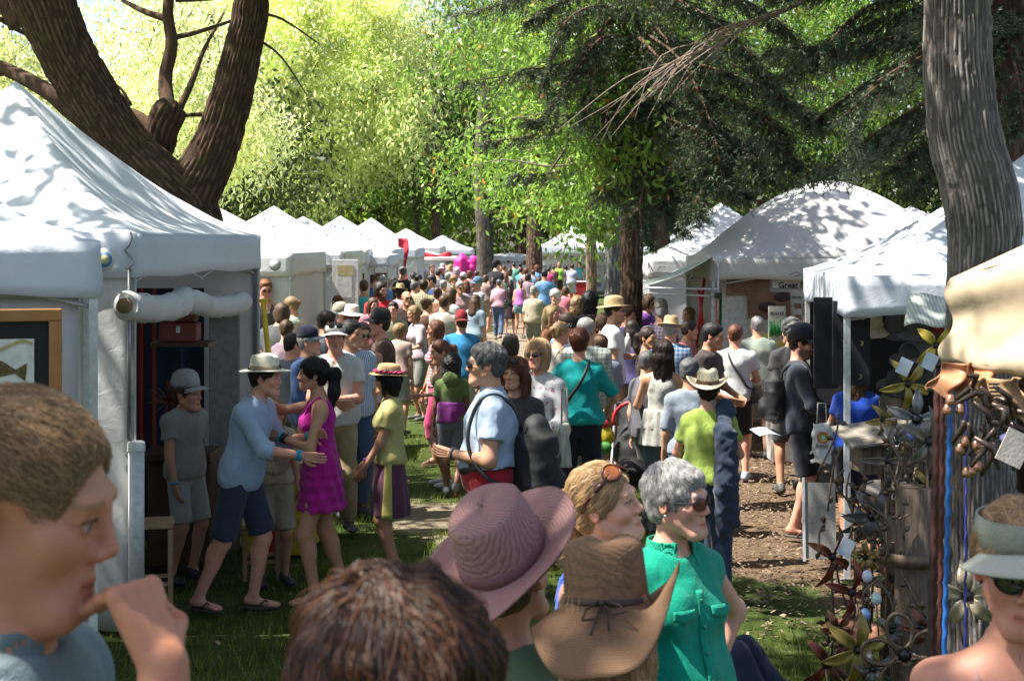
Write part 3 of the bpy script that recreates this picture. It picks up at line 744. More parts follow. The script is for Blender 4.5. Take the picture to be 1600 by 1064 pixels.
    # --- shoes
    if not upper_only and shoes and lod <= 2:
        for sd in (1, -1):
            A = s.leg[sd][2]; d = s.fdir[sd]; d = d / np.linalg.norm(d); sp = Vector(A + np.array([0, .01, 0]) * k)
            g0 = A + np.array([0, 0, -.062 * k])
            if shoes[0] == 'shoe':
                def fn(g):
                    g.cone(g0 - d * .045 * k + np.array([0, 0, .012 * k]), g0 + d * .145 * k, .042 * k, .036 * k, .03); g.cone(A + np.array([0, .01, .0]) * k, g0, .046 * k, .046 * k, .03); g.ell(g0 + d * .15 * k, np.array([.045, .06, .030]) * k, .02)
                    g.cut((0, 0, A[2] + .015 * k), (0, 0, 1)); g.cut(g0 + np.array([0, 0, -.023 * k]), (0, 0, -1))
                sub('shoe', fn, plain('shoe_%d_%d_%d' % tuple(int(x * 99) for x in shoes[1]), shoes[1], .6), lo2=A - .22 * k - .02, hi2=A + .22 * k, h2=max(.011, hh * .8))
            else:
                mb = MB(); c = g0 + d * .055 * k + np.array([0, 0, -.012 * k]); a = math.atan2(d[0], -d[1])
                mb.lathe([(.001, -.012), (.95, -.012), (1, -.008), (1, .004), (.93, .006), (.001, .006)], Vector(c), 16, 0, Matrix.Rotation(a, 3, 'Z') @ Matrix.Diagonal(Vector((.046 * k, .132 * k, 1))))
                for sgn in (-1, 1):
                    pe = np.array([-d[1], d[0], 0]) * -1
                    mb.tube([c + d * .075 * k + np.array([0, 0, .01]), c + d * .03 * k + pe * sgn * .025 * k + np.array([0, 0, .052 * k]), c + d * -.01 * k + pe * sgn * .046 * k + np.array([0, 0, .008])], .007 * k, 5)
                mb.build('sandal', plain('sandal_%d' % int(shoes[1][0] * 99), shoes[1], .6), root)
    # --- glasses
    if glasses and lod <= 2:
        add_glasses(root, H, glasses)
    if hat: add_hat(root, H, hat, hs)
    return root, s

def glass_lens(tint):
    key = ('lens', tint)
    if key in _M: return _M[key]
    n = NT('lens'); n.col(tint); n.set(Roughness=.06, Specular_IOR_Level=.9)
    if tint[0] > .12 and tint[0] < .14: t = n.new('BsdfTransparent'); t.inputs[0].default_value = (.8, .62, .55, 1); mx = n.new('MixShader'); mx.inputs[0].default_value = .72; n.l.new(n.b.outputs[0], mx.inputs[1]); n.l.new(t.outputs[0], mx.inputs[2]); n.l.new(mx.outputs[0], n.out.inputs[0])
    _M[key] = n.m; return n.m
def add_glasses(root, H, g, on_top=False):
    kind = g if isinstance(g, str) else g[0]; tint = {'sun': (.012, .012, .014), 'clear': (.13, .075, .06), 'amber': (.12, .03, .01)}.get(kind, (.02, .02, .02))
    mb = MB(); P = lambda x, y, z: Vector(H.p(x, y, z)); Rm = Matrix(H.R.tolist()); q = H.s
    if kind == 'top': P = lambda x, y, z: Vector(H.p(x, y * .62 - .035, z + .100)); tint = (.012, .012, .014)
    lm = MB()
    for sx in (-1, 1):
        prof = []
        def lens(u, v):
            a = u * 2 * math.pi; r = v; x = sx * .032 + math.cos(a) * .0245 * r; z = .001 + math.sin(a) * (.0185 + .002 * (math.sin(a) > 0)) * r
            return P(x, -.107 + abs(x) ** 2 * 7 - .003 * (1 - r), z)
        lm.grid(lens, 14, 3)
        mb.tube([lens(i / 14, 1.04) for i in range(15)], .0016 * q, 4, caps=False)
        mb.tube([P(sx * .056, -.089, .006), P(sx * .074, -.06, .007), P(sx * .081, .0, .006), P(sx * .080, .018, -.004)], .0022 * q, 5)
    mb.tube([P(-.011, -.110, .004), P(0, -.112, .008), P(.011, -.110, .004)], .0022 * q, 5)
    fr = mb.build('glasses_frame', plain('glasses_frame', (.02, .018, .016) if kind != 'clear' else (.15, .08, .05), .3), root)
    lm.build('glasses_lens', glass_lens(tint), fr, thick=.001)
def strawmat(c, tight=1.0):
    key = ('straw', c, tight)
    if key in _M: return _M[key]
    n = NT('straw'); w = n.new('TexWave', wave_type='RINGS', rings_direction='Z', bands_direction='Z'); w.inputs['Scale'].default_value = 60 * tight; w.inputs['Distortion'].default_value = 4.5; w.inputs['Detail'].default_value = 2
    n.l.new(n.tc.outputs['Object'], w.inputs[0]); nz = n.noise(130, 3, stretch=(1, 1, 2.5))
    fc = n.mix(.5, w.outputs[1], nz); n.col(n.ramp(fc, [(.25, tuple(x * .66 for x in c)), (.6, c)])); n.set(Roughness=.8); n.bump(fc, .4, .004); n.transl(c, .08)
    _M[key] = n.m; return n.m
def add_hat(root, H, hat, hs='short'):
    kind, c = hat[0], hat[1]; band = hat[2] if len(hat) > 2 else None; q = H.s; Rm = Matrix(H.R.tolist())
    tilt = Matrix.Rotation(R(-4), 3, 'X'); mb = MB(); o = Vector(H.p(0, .014, .062 if hat[0] == 'cap' else .055))
    RR = Rm @ tilt
    if kind in ('brim', 'sun', 'cowboy', 'boater'):
        ch = {'brim': .105, 'sun': .10, 'cowboy': .115, 'boater': .085}[kind]; bw = {'brim': .075, 'sun': .085, 'cowboy': .095, 'boater': .06}[kind]
        def fn(v, r, a):
            x, y, z = v
            if r > .101:
                t = (r - .1) / bw
                if kind == 'cowboy': z += .055 * t ** 1.6 * abs(math.cos(a)) ** 2 - .018 * t * abs(math.sin(a))
                elif kind == 'sun': z += -.028 * t + .006 * math.sin(a * 3)
                else: z += .004 * math.sin(2 * a) * t - .008 * t * abs(math.sin(a))
            elif z > ch * .8 and kind in ('cowboy', 'brim'): z -= .020 * math.exp(-(x / .03) ** 2) * (1 - (y / .12))
            return Vector((x * .86, y * 1.06, z)) * q
        prof = [(.1 + bw, 0), (.1 + bw * .66, -.002), (.1 + bw * .33, -.002), (.102, 0), (.097, .012), (.093, .05), (.088, ch * .8), (.078, ch * .96), (.055, ch * 1.03), (.03, ch * 1.03), (.001, ch * 1.01)]
        mb.lathe(prof, o, 28, 0, RR, fn=fn); hm = strawmat(c) if kind != 'sun' else cloth(c)
        o2 = mb.build('hat', hm, root, thick=.004)
        if band:
            b = MB(); b.lathe([(.100, .004), (.0985, .018), (.0975, .030)], o, 28, 0, RR, fn=lambda v, r, a: Vector((v.x * .875, v.y * 1.075, v.z)) * q)
            b.build('hat_band', cloth(band), o2, thick=.003)
        if kind == 'boater' and len(hat) > 3:
            b = MB(); rr = random.Random(3)
            for i in range(16):
                a = i * 6.283 / 16; p = RR @ (Vector((.112 * math.cos(a) * .88, .112 * math.sin(a) * 1.08, .018 + rr.random() * .01)) * q)
                for j in range(5): 
                    t = j * 1.2566; d = RR @ (Vector((math.cos(t) * .012, math.sin(t) * .012, .006 * math.sin(j))) * q); b.ell(o + p + d, (.009 * q, .009 * q, .006 * q), 6)
            b.build('flower_trim', plain('pink_petals', hat[3], .7), o2)
        return o2
    if kind in ('cap', 'visor'):
        back = len(hat) > 3 and hat[3] == 'back'
        prof = [(1.0, -.012), (1.0, .02), (.97, .045), (.86, .078), (.66, .100), (.36, .113), (.001, .117)]
        if kind == 'visor': prof = prof[:3]
        mb.lathe([(r * .098, z) for r, z in prof], o - Vector(RR @ Vector((0, 0, .0))), 24, 0, RR, fn=lambda v, r, a: Vector((v.x * .86, v.y * 1.07, v.z)) * q)
        o2 = mb.build('cap', cloth(c), root, thick=.004)
        b = MB(); sg = 1 if back else -1
        def vz(u, v):
            a = (u - .5) * 2.3; r = .100 + v * .068 * math.cos(a * .55) ** 1.5; x = math.sin(a) * r * .86; y = math.cos(a) * r * 1.08 * sg
            return o + RR @ (Vector((x, y, -.008 - v * .024 - .03 * (abs(math.sin(a))) ** 2 * .6 + .0)) * q)
        b.grid(vz, 14, 5); b.build('cap_visor', cloth(band or c), o2, thick=.004)
        return o2

def PX(px, py, d, yaw, label, hat=None, hh=None, **k):
    """person whose head top shows at (px,py), standing at distance d on the ground"""
    x = (px - 800) * d / FPX; g = GZ(x, d); top = CAM_H - (py - HOR) * d / FPX - g
    if k.get('lod', 1) >= 1:
        rj = random.Random(int(px * 31 + py * 7)); k.setdefault('hyaw', rj.uniform(-38, 38)); k.setdefault('hpitch', rj.uniform(-4, 16)); k.setdefault('lean', rj.uniform(-2, 7)); yaw += rj.uniform(-18, 18) if k.get('lod') >= 2 else 0
    h = hh or (top - (.065 if hat and hat[0] in ('brim', 'sun', 'cowboy', 'boater') else (.02 if hat else .015)))
    return make_person((x, d, g), h, yaw, label, hat=hat, seed=int(px * 7 + py) % 997, **k)
# ------------------------------------------------------------------ ground
def vn(x, y, seed=0, px=0):
    xi = np.floor(x).astype(int); yi = np.floor(y).astype(int); fx = x - xi; fy = y - yi; fx = fx * fx * (3 - 2 * fx); fy = fy * fy * (3 - 2 * fy)
    def hsh(a, b):
        if px: a = a % px
        v = (a * 374761393 + b * 668265263 + seed * 1442695041) & 0x7fffffff; v = ((v ^ (v >> 13)) * 1274126177) & 0x7fffffff; return ((v ^ (v >> 16)) & 0xffff) / 65535.0
    return (hsh(xi, yi) * (1 - fx) + hsh(xi + 1, yi) * fx) * (1 - fy) + (hsh(xi, yi + 1) * (1 - fx) + hsh(xi + 1, yi + 1) * fx) * fy
def ground():
    xs = np.concatenate([[-300, -150, -80, -45, -28], np.linspace(-18, 18, 145), [28, 45, 80, 150, 300]])
    ys = np.concatenate([[-40, -15, -6], np.linspace(-3, 26, 146), np.linspace(27, 80, 60), [95, 120, 160, 220, 320]])
    X, Y = np.meshgrid(xs, ys); Z = gz(0, Y) + (vn(X * 1.3, Y * 1.3, 3) - .5) * .05 * (np.abs(X) < 18) + (vn(X * .35, Y * .35, 5) - .5) * .06 - .02
    V = np.stack([X, Y, Z], -1).reshape(-1, 3); nx = len(xs); ny = len(ys)
    i, j = np.meshgrid(np.arange(nx - 1), np.arange(ny - 1)); a = (j * nx + i).ravel(); Q = np.stack([a, a + 1, a + nx + 1, a + nx], 1)
    x, y = V[:, 0], V[:, 1]
    path = np.clip(1.35 - np.abs(x - .1 + .5 * np.sin(y * .25)) / 1.5 + (vn(x * .9, y * .9, 8) - .5) * 1.3, 0, 1) * np.clip((y - 19) / 8, .0, 1)
    chips = np.clip((x - 1.55 - .35 * np.sin(y * .8) + (vn(x * 1.6, y * 1.6, 9) - .5) * .9) / .6, 0, 1) * np.clip((y - 9.4) / 1.0, 0, 1) * np.clip((30 - y) / 4, 0, 1)
    patch = np.clip((1.0 - np.hypot((x + .75) / .9, (y - 13.3) / 1.1)) * 1.6 + (vn(x * 2, y * 2, 4) - .5) * 1.6, 0, 1)
    col = np.stack([np.maximum(path, patch * .9), chips, vn(x * .6, y * .6, 12)], 1)
    n = NT('lawn'); at = n.new('Attribute', attribute_name='Col'); sp = n.new('SeparateColor'); n.l.new(at.outputs[0], sp.inputs[0])
    g = n.ramp(n.noise(3.5, 6, .65), [(.3, (.035, .055, .014)), (.5, (.07, .10, .025)), (.75, (.13, .14, .05))])
    g = n.mix(n.ramp(n.noise(60, 3), [(.35, .55), (.7, 0.)]), g, (.02, .03, .008))
    dirt = n.ramp(n.noise(9, 6, .7), [(.3, (.13, .10, .065)), (.7, (.30, .25, .18))])
    chip = n.ramp(n.noise(38, 5, .75), [(.3, (.05, .032, .02)), (.55, (.17, .115, .075)), (.75, (.36, .27, .19))])
    e = n.ramp(n.math('ADD', sp.outputs[0], n.math('MULTIPLY', n.math('SUBTRACT', n.noise(14, 5, .7), .5), .7)), [(.42, 0.), (.6, 1.)])
    c = n.mix(e, g, dirt); c = n.mix(n.ramp(n.math('ADD', sp.outputs[1], n.math('MULTIPLY', n.math('SUBTRACT', n.noise(18, 5, .7), .5), .8)), [(.4, 0.), (.6, 1.)]), c, chip)
    n.col(c); n.set(Roughness=.95, Specular_IOR_Level=.1); n.bump(n.noise(45, 6, .7), .8, .03)
    tag(mesh_np('ground', V, Q, None, n.m, col=col), kind='structure')
    # grass blades
    N = 52000; r = rng; bx = r.uniform(-4.8, 4.4, N); by = 7.2 + 12 * r.random(N) ** 1.25
    keep = (vn(bx * .9, by * .9, 21) > .25) & ~((bx > 1.55 - .2) & (by > 9.6)) & (np.hypot((bx + .75) / .9, (by - 13.3) / 1.1) > .6); bx, by = bx[keep], by[keep]; N = len(bx)
    bz = gz(0, by) - .025; a = r.uniform(0, 6.28, N); hgt = r.uniform(.02, .055, N) * (.6 + vn(bx, by, 33)); w = .0045
    base = np.stack([bx, by, bz], 1); sd = np.stack([np.cos(a), np.sin(a), a * 0], 1) * w; tip = base + np.stack([np.sin(a * 1.7) * hgt * .7, np.cos(a * 2.3) * hgt * .7, hgt + .02], 1)
    V = np.stack([base - sd, base + sd, tip], 1).reshape(-1, 3); T = np.arange(3 * N).reshape(-1, 3)
    cc = np.array([.08, .12, .025]) * (.6 + .9 * r.random((N, 1))) + np.array([.10, .06, .0]) * (r.random((N, 1)) ** 3); cc = np.repeat(cc, 3, 0)
    tag(mesh_np('grass', V, None, T, leafmat('grass_blade', .35), col=cc, smooth=False), 'short trodden green grass of the lawn between the booths', 'grass', kind='stuff')
    # wood chips and dropped leaves
    N = 16000; bx = r.uniform(1.3, 5.2, N); by = r.uniform(9.2, 22, N); k = (bx > 1.35 + .5 * r.random(N)); bx, by = bx[k], by[k]
    M = 1500; bx = np.concatenate([bx, r.uniform(-4, 4, M)]); by = np.concatenate([by, r.uniform(7.5, 24, M)]); N = len(bx)
    a = r.uniform(0, 6.28, N); l = r.uniform(.008, .024, N); w = l * r.uniform(.25, .6, N); tz = r.uniform(-.5, .5, N)
    u = np.stack([np.cos(a), np.sin(a), tz], 1) * l[:, None]; v = np.stack([-np.sin(a), np.cos(a), r.uniform(-.5, .5, N)], 1) * w[:, None]; c0 = np.stack([bx, by, gz(0, by) + .005 + .01 * r.random(N)], 1)
    V = np.stack([c0 - u - v, c0 + u - v * .7, c0 + u * .9 + v, c0 - u * .8 + v * .8], 1).reshape(-1, 3); Q = np.arange(4 * N).reshape(-1, 4)
    cc = np.repeat(np.array([.24, .17, .11]) * (.2 + 1.0 * r.random((N, 1))), 4, 0)
    tag(mesh_np('wood_chips', V, Q, None, leafmat('chip', 0), col=cc, smooth=False), 'brown wood chips and dry leaves strewn along the right-hand booths', 'wood chips', kind='stuff')
def leafmat(name, tr=.45, rough=.5, boost=(1.2, 1.25, .75)):
    key = ('leaf', name)
    if key in _M: return _M[key]
    n = NT(name); a = n.new('Attribute', attribute_name='Col'); n.col(a.outputs[0]); n.set(Roughness=rough, Specular_IOR_Level=.35)
    if tr: n.transl(n.mix(1.0, a.outputs[0], tuple(boost), 'MULTIPLY') if max(boost) <= 1 else n.mix(1.0, n.mix(1.0, a.outputs[0], (2.0, 2.0, 2.0), 'MULTIPLY'), tuple(b * .9 for b in boost), 'MULTIPLY'), tr)
    _M[key] = n.m; return n.m
# ------------------------------------------------------------------ trees
def barkmat(name, c1, c2, moss=0):
    key = ('bark', name)
    if key in _M: return _M[key]
    n = NT(name); f = n.noise(14, 6, .7, stretch=(3, 3, .5)); a = n.new('Attribute', attribute_name='Col')
    c = n.ramp(f, [(.25, c1), (.7, c2)]); c = n.mix(1.0, c, a.outputs[0], 'MULTIPLY')
    if moss: c = n.mix(n.ramp(n.noise(5, 4), [(.5, 0.), (.7, moss)]), c, (.10, .11, .03))
    n.col(c); n.set(Roughness=.95, Specular_IOR_Level=.15); n.bump(n.noise(55, 5, .7, stretch=(2, 2, .6)), .8, .02); _M[key] = n.m; return n.m
def smooth_path(pts, n):
    pts = np.array(pts, float); N = len(pts); t = np.linspace(0, N - 1, n); out = []
    for v in t:
        i = min(int(v), N - 2); f = v - i; p0 = pts[max(i - 1, 0)]; p1 = pts[i]; p2 = pts[i + 1]; p3 = pts[min(i + 2, N - 1)]
        out.append(.5 * ((2 * p1) + (-p0 + p2) * f + (2 * p0 - 5 * p1 + 4 * p2 - p3) * f * f + (-p0 + 3 * p1 - 3 * p2 + p3) * f ** 3))
    return np.array(out)
def trunk(name, ctrl, m, parent, amp=.02, nridge=18, na=72, step=.05, seed=0, root=0):
    """ctrl: (x,y,z,r); furrowed bark in real relief"""
    ctrl = np.array(ctrl, float); L = np.sum(np.linalg.norm(np.diff(ctrl[:, :3], axis=0), axis=1)); n = max(4, int(L / step)); P = smooth_path(ctrl, n)
    pts, rad = P[:, :3], P[:, 3]; T = np.gradient(pts, axis=0); T /= np.linalg.norm(T, axis=1)[:, None]; u = np.array([1., 0, 0]); ang = np.linspace(0, 2 * np.pi, na, endpoint=False); V = []; C = []
    s = np.concatenate([[0], np.cumsum(np.linalg.norm(np.diff(pts, axis=0), axis=1))])
    for i in range(n):
        t = T[i]; u = u - t * (u @ t); u /= np.linalg.norm(u); w = np.cross(t, u)
        A = ang / (2 * np.pi) * nridge; zz = np.full(na, s[i])
        wr = (vn(A * .5, zz * 6.0, seed + 1, max(1, nridge // 2)) - .5) * .45 + (vn(A * .25, zz * 2.5, seed + 2, max(1, nridge // 4)) - .5) * .3
        v = vn(A * 1.0 + wr * 0, zz * 1.6 + 0, seed, nridge); q = np.abs(((A + wr) % 1.0) - .5) * 2
        e = vn(A, zz * 7, seed + 3, nridge)
        rid = np.clip((q - .22) * 2.2, 0, 1) * (.5 + .5 * e) * np.clip((vn(A * 1.0, zz * 13.0, seed + 9, nridge) - .28) * 4.5, .15, 1)
        lump = (vn(ang / 6.2832 * 4, zz * 1.2, seed + 5, 4) - .5) * .14
        fl = 1 + root * math.exp(-max(0, (pts[i][2] - pts[0][2])) / .25) * (.35 + .25 * np.sin(ang * 5 + seed))
        rr = rad[i] * (1 + lump) * fl + amp * (rid - .5) * min(1, rad[i] / .15)
        V.append(pts[i] + np.outer(np.cos(ang) * rr, u) + np.outer(np.sin(ang) * rr, w)); C.append(.42 + .85 * rid)
    V = np.concatenate(V); C = np.concatenate(C); i, j = np.meshgrid(np.arange(na), np.arange(n - 1)); a = (j * na + i).ravel(); b = (j * na + (i + 1) % na).ravel()
    Q = np.stack([a, b, b + na, a + na], 1)
    return mesh_np(name, V, Q, None, m, parent, col=np.stack([C, C, C], 1))
S3 = np.array(sdir)
def sunlit_keep(P, r):
    """thin the crowns where the photograph's aisle and tents lie in full sun"""
    keep = np.ones(len(P), bool)
    for zt, x0, x1, y0, y1, pr in ((0, -1.9, .7, 15.5, 30, .94), (0, -2.6, 2.2, 29, 66, .93), (1.6, -2.6, 2.2, 22, 60, .7), (1.7, -3.2, -.6, 17, 30, .7), (1.7, .7, 2.2, 14, 22, .6), (2.6, -6.2, -2.9, 19.5, 27, .8), (1.6, -1.6, .6, 10.5, 16, .6), (2.6, .8, 5, 55, 72, .6),
                                      (2.0, -.3, .55, 3.6, 4.4, 1), (3.2, -4.6, -3.7, 9.4, 10.6, 1), (2.9, -3.3, -2.9, 9.6, 11.5, .9), (3.1, 4.6, 5.9, 17.8, 20.3, 1), (1.6, -.3, .2, 8.6, 9.4, 1), (1.6, .4, 1.4, 11, 14, .7), (2.5, 1.5, 2.4, 4.3, 5.6, 1), (1.9, 1.2, 1.6, 9.6, 10.4, 1), (2.6, 2.4, 3.6, 10.6, 11.4, .8), (1.9, -.9, -.7, 10.5, 11.5, 1), (0, -2.2, -.9, 8.3, 9.0, .9), (0, 1.4, 2.6, 8.7, 9.8, .9), (0, 1.6, 2.6, 11.5, 12.6, .9)):
        mg = .35 if pr == 1 else 0; x0 -= mg; x1 += mg; y0 -= mg; y1 += mg; t = (P[:, 2] - zt) / S3[2]; q = P - S3 * t[:, None]; keep &= ~((q[:, 0] > x0) & (q[:, 0] < x1) & (q[:, 1] > y0) & (q[:, 1] < y1) & (t > 0) & (r.random(len(P)) < pr))
    return keep
def leaves_np(cent, per, spread, size, asp, cols, r, droop=.5, keep=True):
    """cent: Nx3 clump centres -> folded rhombic leaves"""
    if keep: cent = cent[sunlit_keep(cent, r)]
    n = len(cent); P = np.repeat(cent, per, 0) + r.normal(size=(n * per, 3)) * np.array(spread); N = len(P)
    cs = np.repeat(r.random((n, 1)), per, 0); d = r.normal(size=(N, 3)); d[:, 2] -= droop * 1.5; d /= np.linalg.norm(d, axis=1)[:, None]
    s = r.normal(size=(N, 3)); s = np.cross(d, s); s /= np.linalg.norm(s, axis=1)[:, None]; nn = np.cross(d, s); L = size * r.uniform(.6, 1.25, (N, 1)); Wd = L * asp
    V = np.stack([P, P + d * L * .45 + s * Wd * .5 + nn * L * .06, P + d * L - nn * L * .08, P + d * L * .45 - s * Wd * .5 + nn * L * .06], 1).reshape(-1, 3)
    c0, c1 = np.array(cols[0]), np.array(cols[1]); f = np.clip(cs * .6 + r.random((N, 1)) * .5, 0, 1); c = (c0 * (1 - f) + c1 * f) * (.6 + .75 * vn(P[:, 0] * .9 + 50 + P[:, 1] * .3, P[:, 2] * .9 + 50, 17))[:, None]
    if len(cols) > 2: c = np.where(r.random((N, 1)) < .02, np.array(cols[2]), c)
    return V, np.arange(4 * N).reshape(-1, 4), np.repeat(c, 4, 0)
def ellpts(c, rr, n, r, shell=.35):
    d = r.normal(size=(n, 3)); d /= np.linalg.norm(d, axis=1)[:, None]; return np.array(c) + d * (r.random((n, 1)) ** shell) * np.array(rr)
def twigs_np(starts, ends, r0, seed=0):
    """thin three-sided branchlets"""
    A = np.array(starts); B = np.array(ends); d = B - A; L = np.linalg.norm(d, axis=1)[:, None] + 1e-9; d = d / L; u = np.cross(d, np.array([.3, .5, .81])); u /= np.linalg.norm(u, axis=1)[:, None]; w = np.cross(d, u)
    V = []; mid = (A + B) / 2 + np.array([0, 0, -.04]) * L
    for P, rr in ((A, r0), (mid, r0 * .7), (B, r0 * .3)):
        for k in range(3): V.append(P + (u * math.cos(k * 2.094) + w * math.sin(k * 2.094)) * rr)
    V = np.stack(V, 1); n = len(A); Q = []
    for l in (0, 3):
        for k in range(3): Q.append([l + k, l + (k + 1) % 3, l + 3 + (k + 1) % 3, l + 3 + k])
    Q = (np.array(Q)[None] + (np.arange(n) * 9)[:, None, None]).reshape(-1, 4); return V.reshape(-1, 3), Q
def branch_mesh(paths, m, parent, name='branch', n=7):
    out = []
    for pts, r0, r1 in paths:
        P = smooth_path(pts, max(5, 3 * len(pts))); mb = MB(); mb.tube([Vector(p) for p in P], list(np.linspace(r0, r1, len(P))), n)
        o = mb.build(name, m, parent)
        a = o.data.color_attributes.new('Col', 'FLOAT_COLOR', 'POINT'); a.data.foreach_set('color', np.tile(np.array([.9, .9, .9, 1], np.float32), len(o.data.vertices))); out.append(o)
    return out
def spruce_needles(paths, r, dens=26, length=.5, cols=((.018, .032, .026), (.05, .075, .055))):
    """paths: branch polylines; side branchlets hung with needle brushes"""
    S = []; E = []
    for pts in paths:
        P = smooth_path(pts, 40); Lb = np.sum(np.linalg.norm(np.diff(P, axis=0), axis=1)); n = int(Lb * dens)
        t = r.random(n) ** .8; i = np.clip((t * 39).astype(int), 1, 38); a = P[i]; d = P[i + 1] - P[i - 1]; d /= np.linalg.norm(d, axis=1)[:, None]
        sd = np.cross(d, [0, 0, 1.]); sd /= np.linalg.norm(sd, axis=1)[:, None] + 1e-6; sg = r.choice([-1, 1], (n, 1)); ln = length * (1.15 - t[:, None] * .75) * r.uniform(.5, 1.2, (n, 1))
        e = a + (d * .55 + sd * sg * r.uniform(.2, 1.0, (n, 1)) + np.array([0, 0, -1.]) * r.uniform(.0, .75, (n, 1))) * ln; S.append(a); E.append(e)
    S = np.concatenate(S); E = np.concatenate(E); k = sunlit_keep(E, r); S, E = S[k], E[k]
    # brushes along each branchlet
    nb = 8; t = (np.arange(nb) + .6) / nb; B0 = S[:, None] + (E - S)[:, None] * t[None, :, None] + np.array([0, 0, -.05]) * (t * (1 - t))[None, :, None]; B0 = B0.reshape(-1, 3)
    dd = np.repeat((E - S) / (np.linalg.norm(E - S, axis=1)[:, None] + 1e-9), nb, 0)
    tw = r.normal(size=B0.shape) * .55 + dd; tw[:, 2] -= .25; tw /= np.linalg.norm(tw, axis=1)[:, None]; ln = r.uniform(.07, .14, (len(B0), 1))
    nn = 7; V = []; C = []; cb = r.random((len(B0), 1))
    for j in range(nn):
        c = B0 + tw * ln * (j / nn); q = r.normal(size=B0.shape); q -= tw * np.sum(q * tw, 1)[:, None]; q /= np.linalg.norm(q, axis=1)[:, None]; tip = c + q * .030 + tw * .022; w = np.cross(q, tw) * .0078
        V.append(np.stack([c - w, c + w, tip], 1)); f = np.clip(cb * .5 + j / nn * .5 + r.random((len(B0), 1)) * .2, 0, 1); C.append(np.repeat((np.array(cols[0]) * (1 - f) + np.array(cols[1]) * f)[:, None], 3, 1))
    V = np.stack(V, 1).reshape(-1, 3); C = np.stack(C, 1).reshape(-1, 3); T = np.arange(len(V)).reshape(-1, 3)
    tv, tq = twigs_np(S, E, .006); return (V, T, C), (tv, tq)

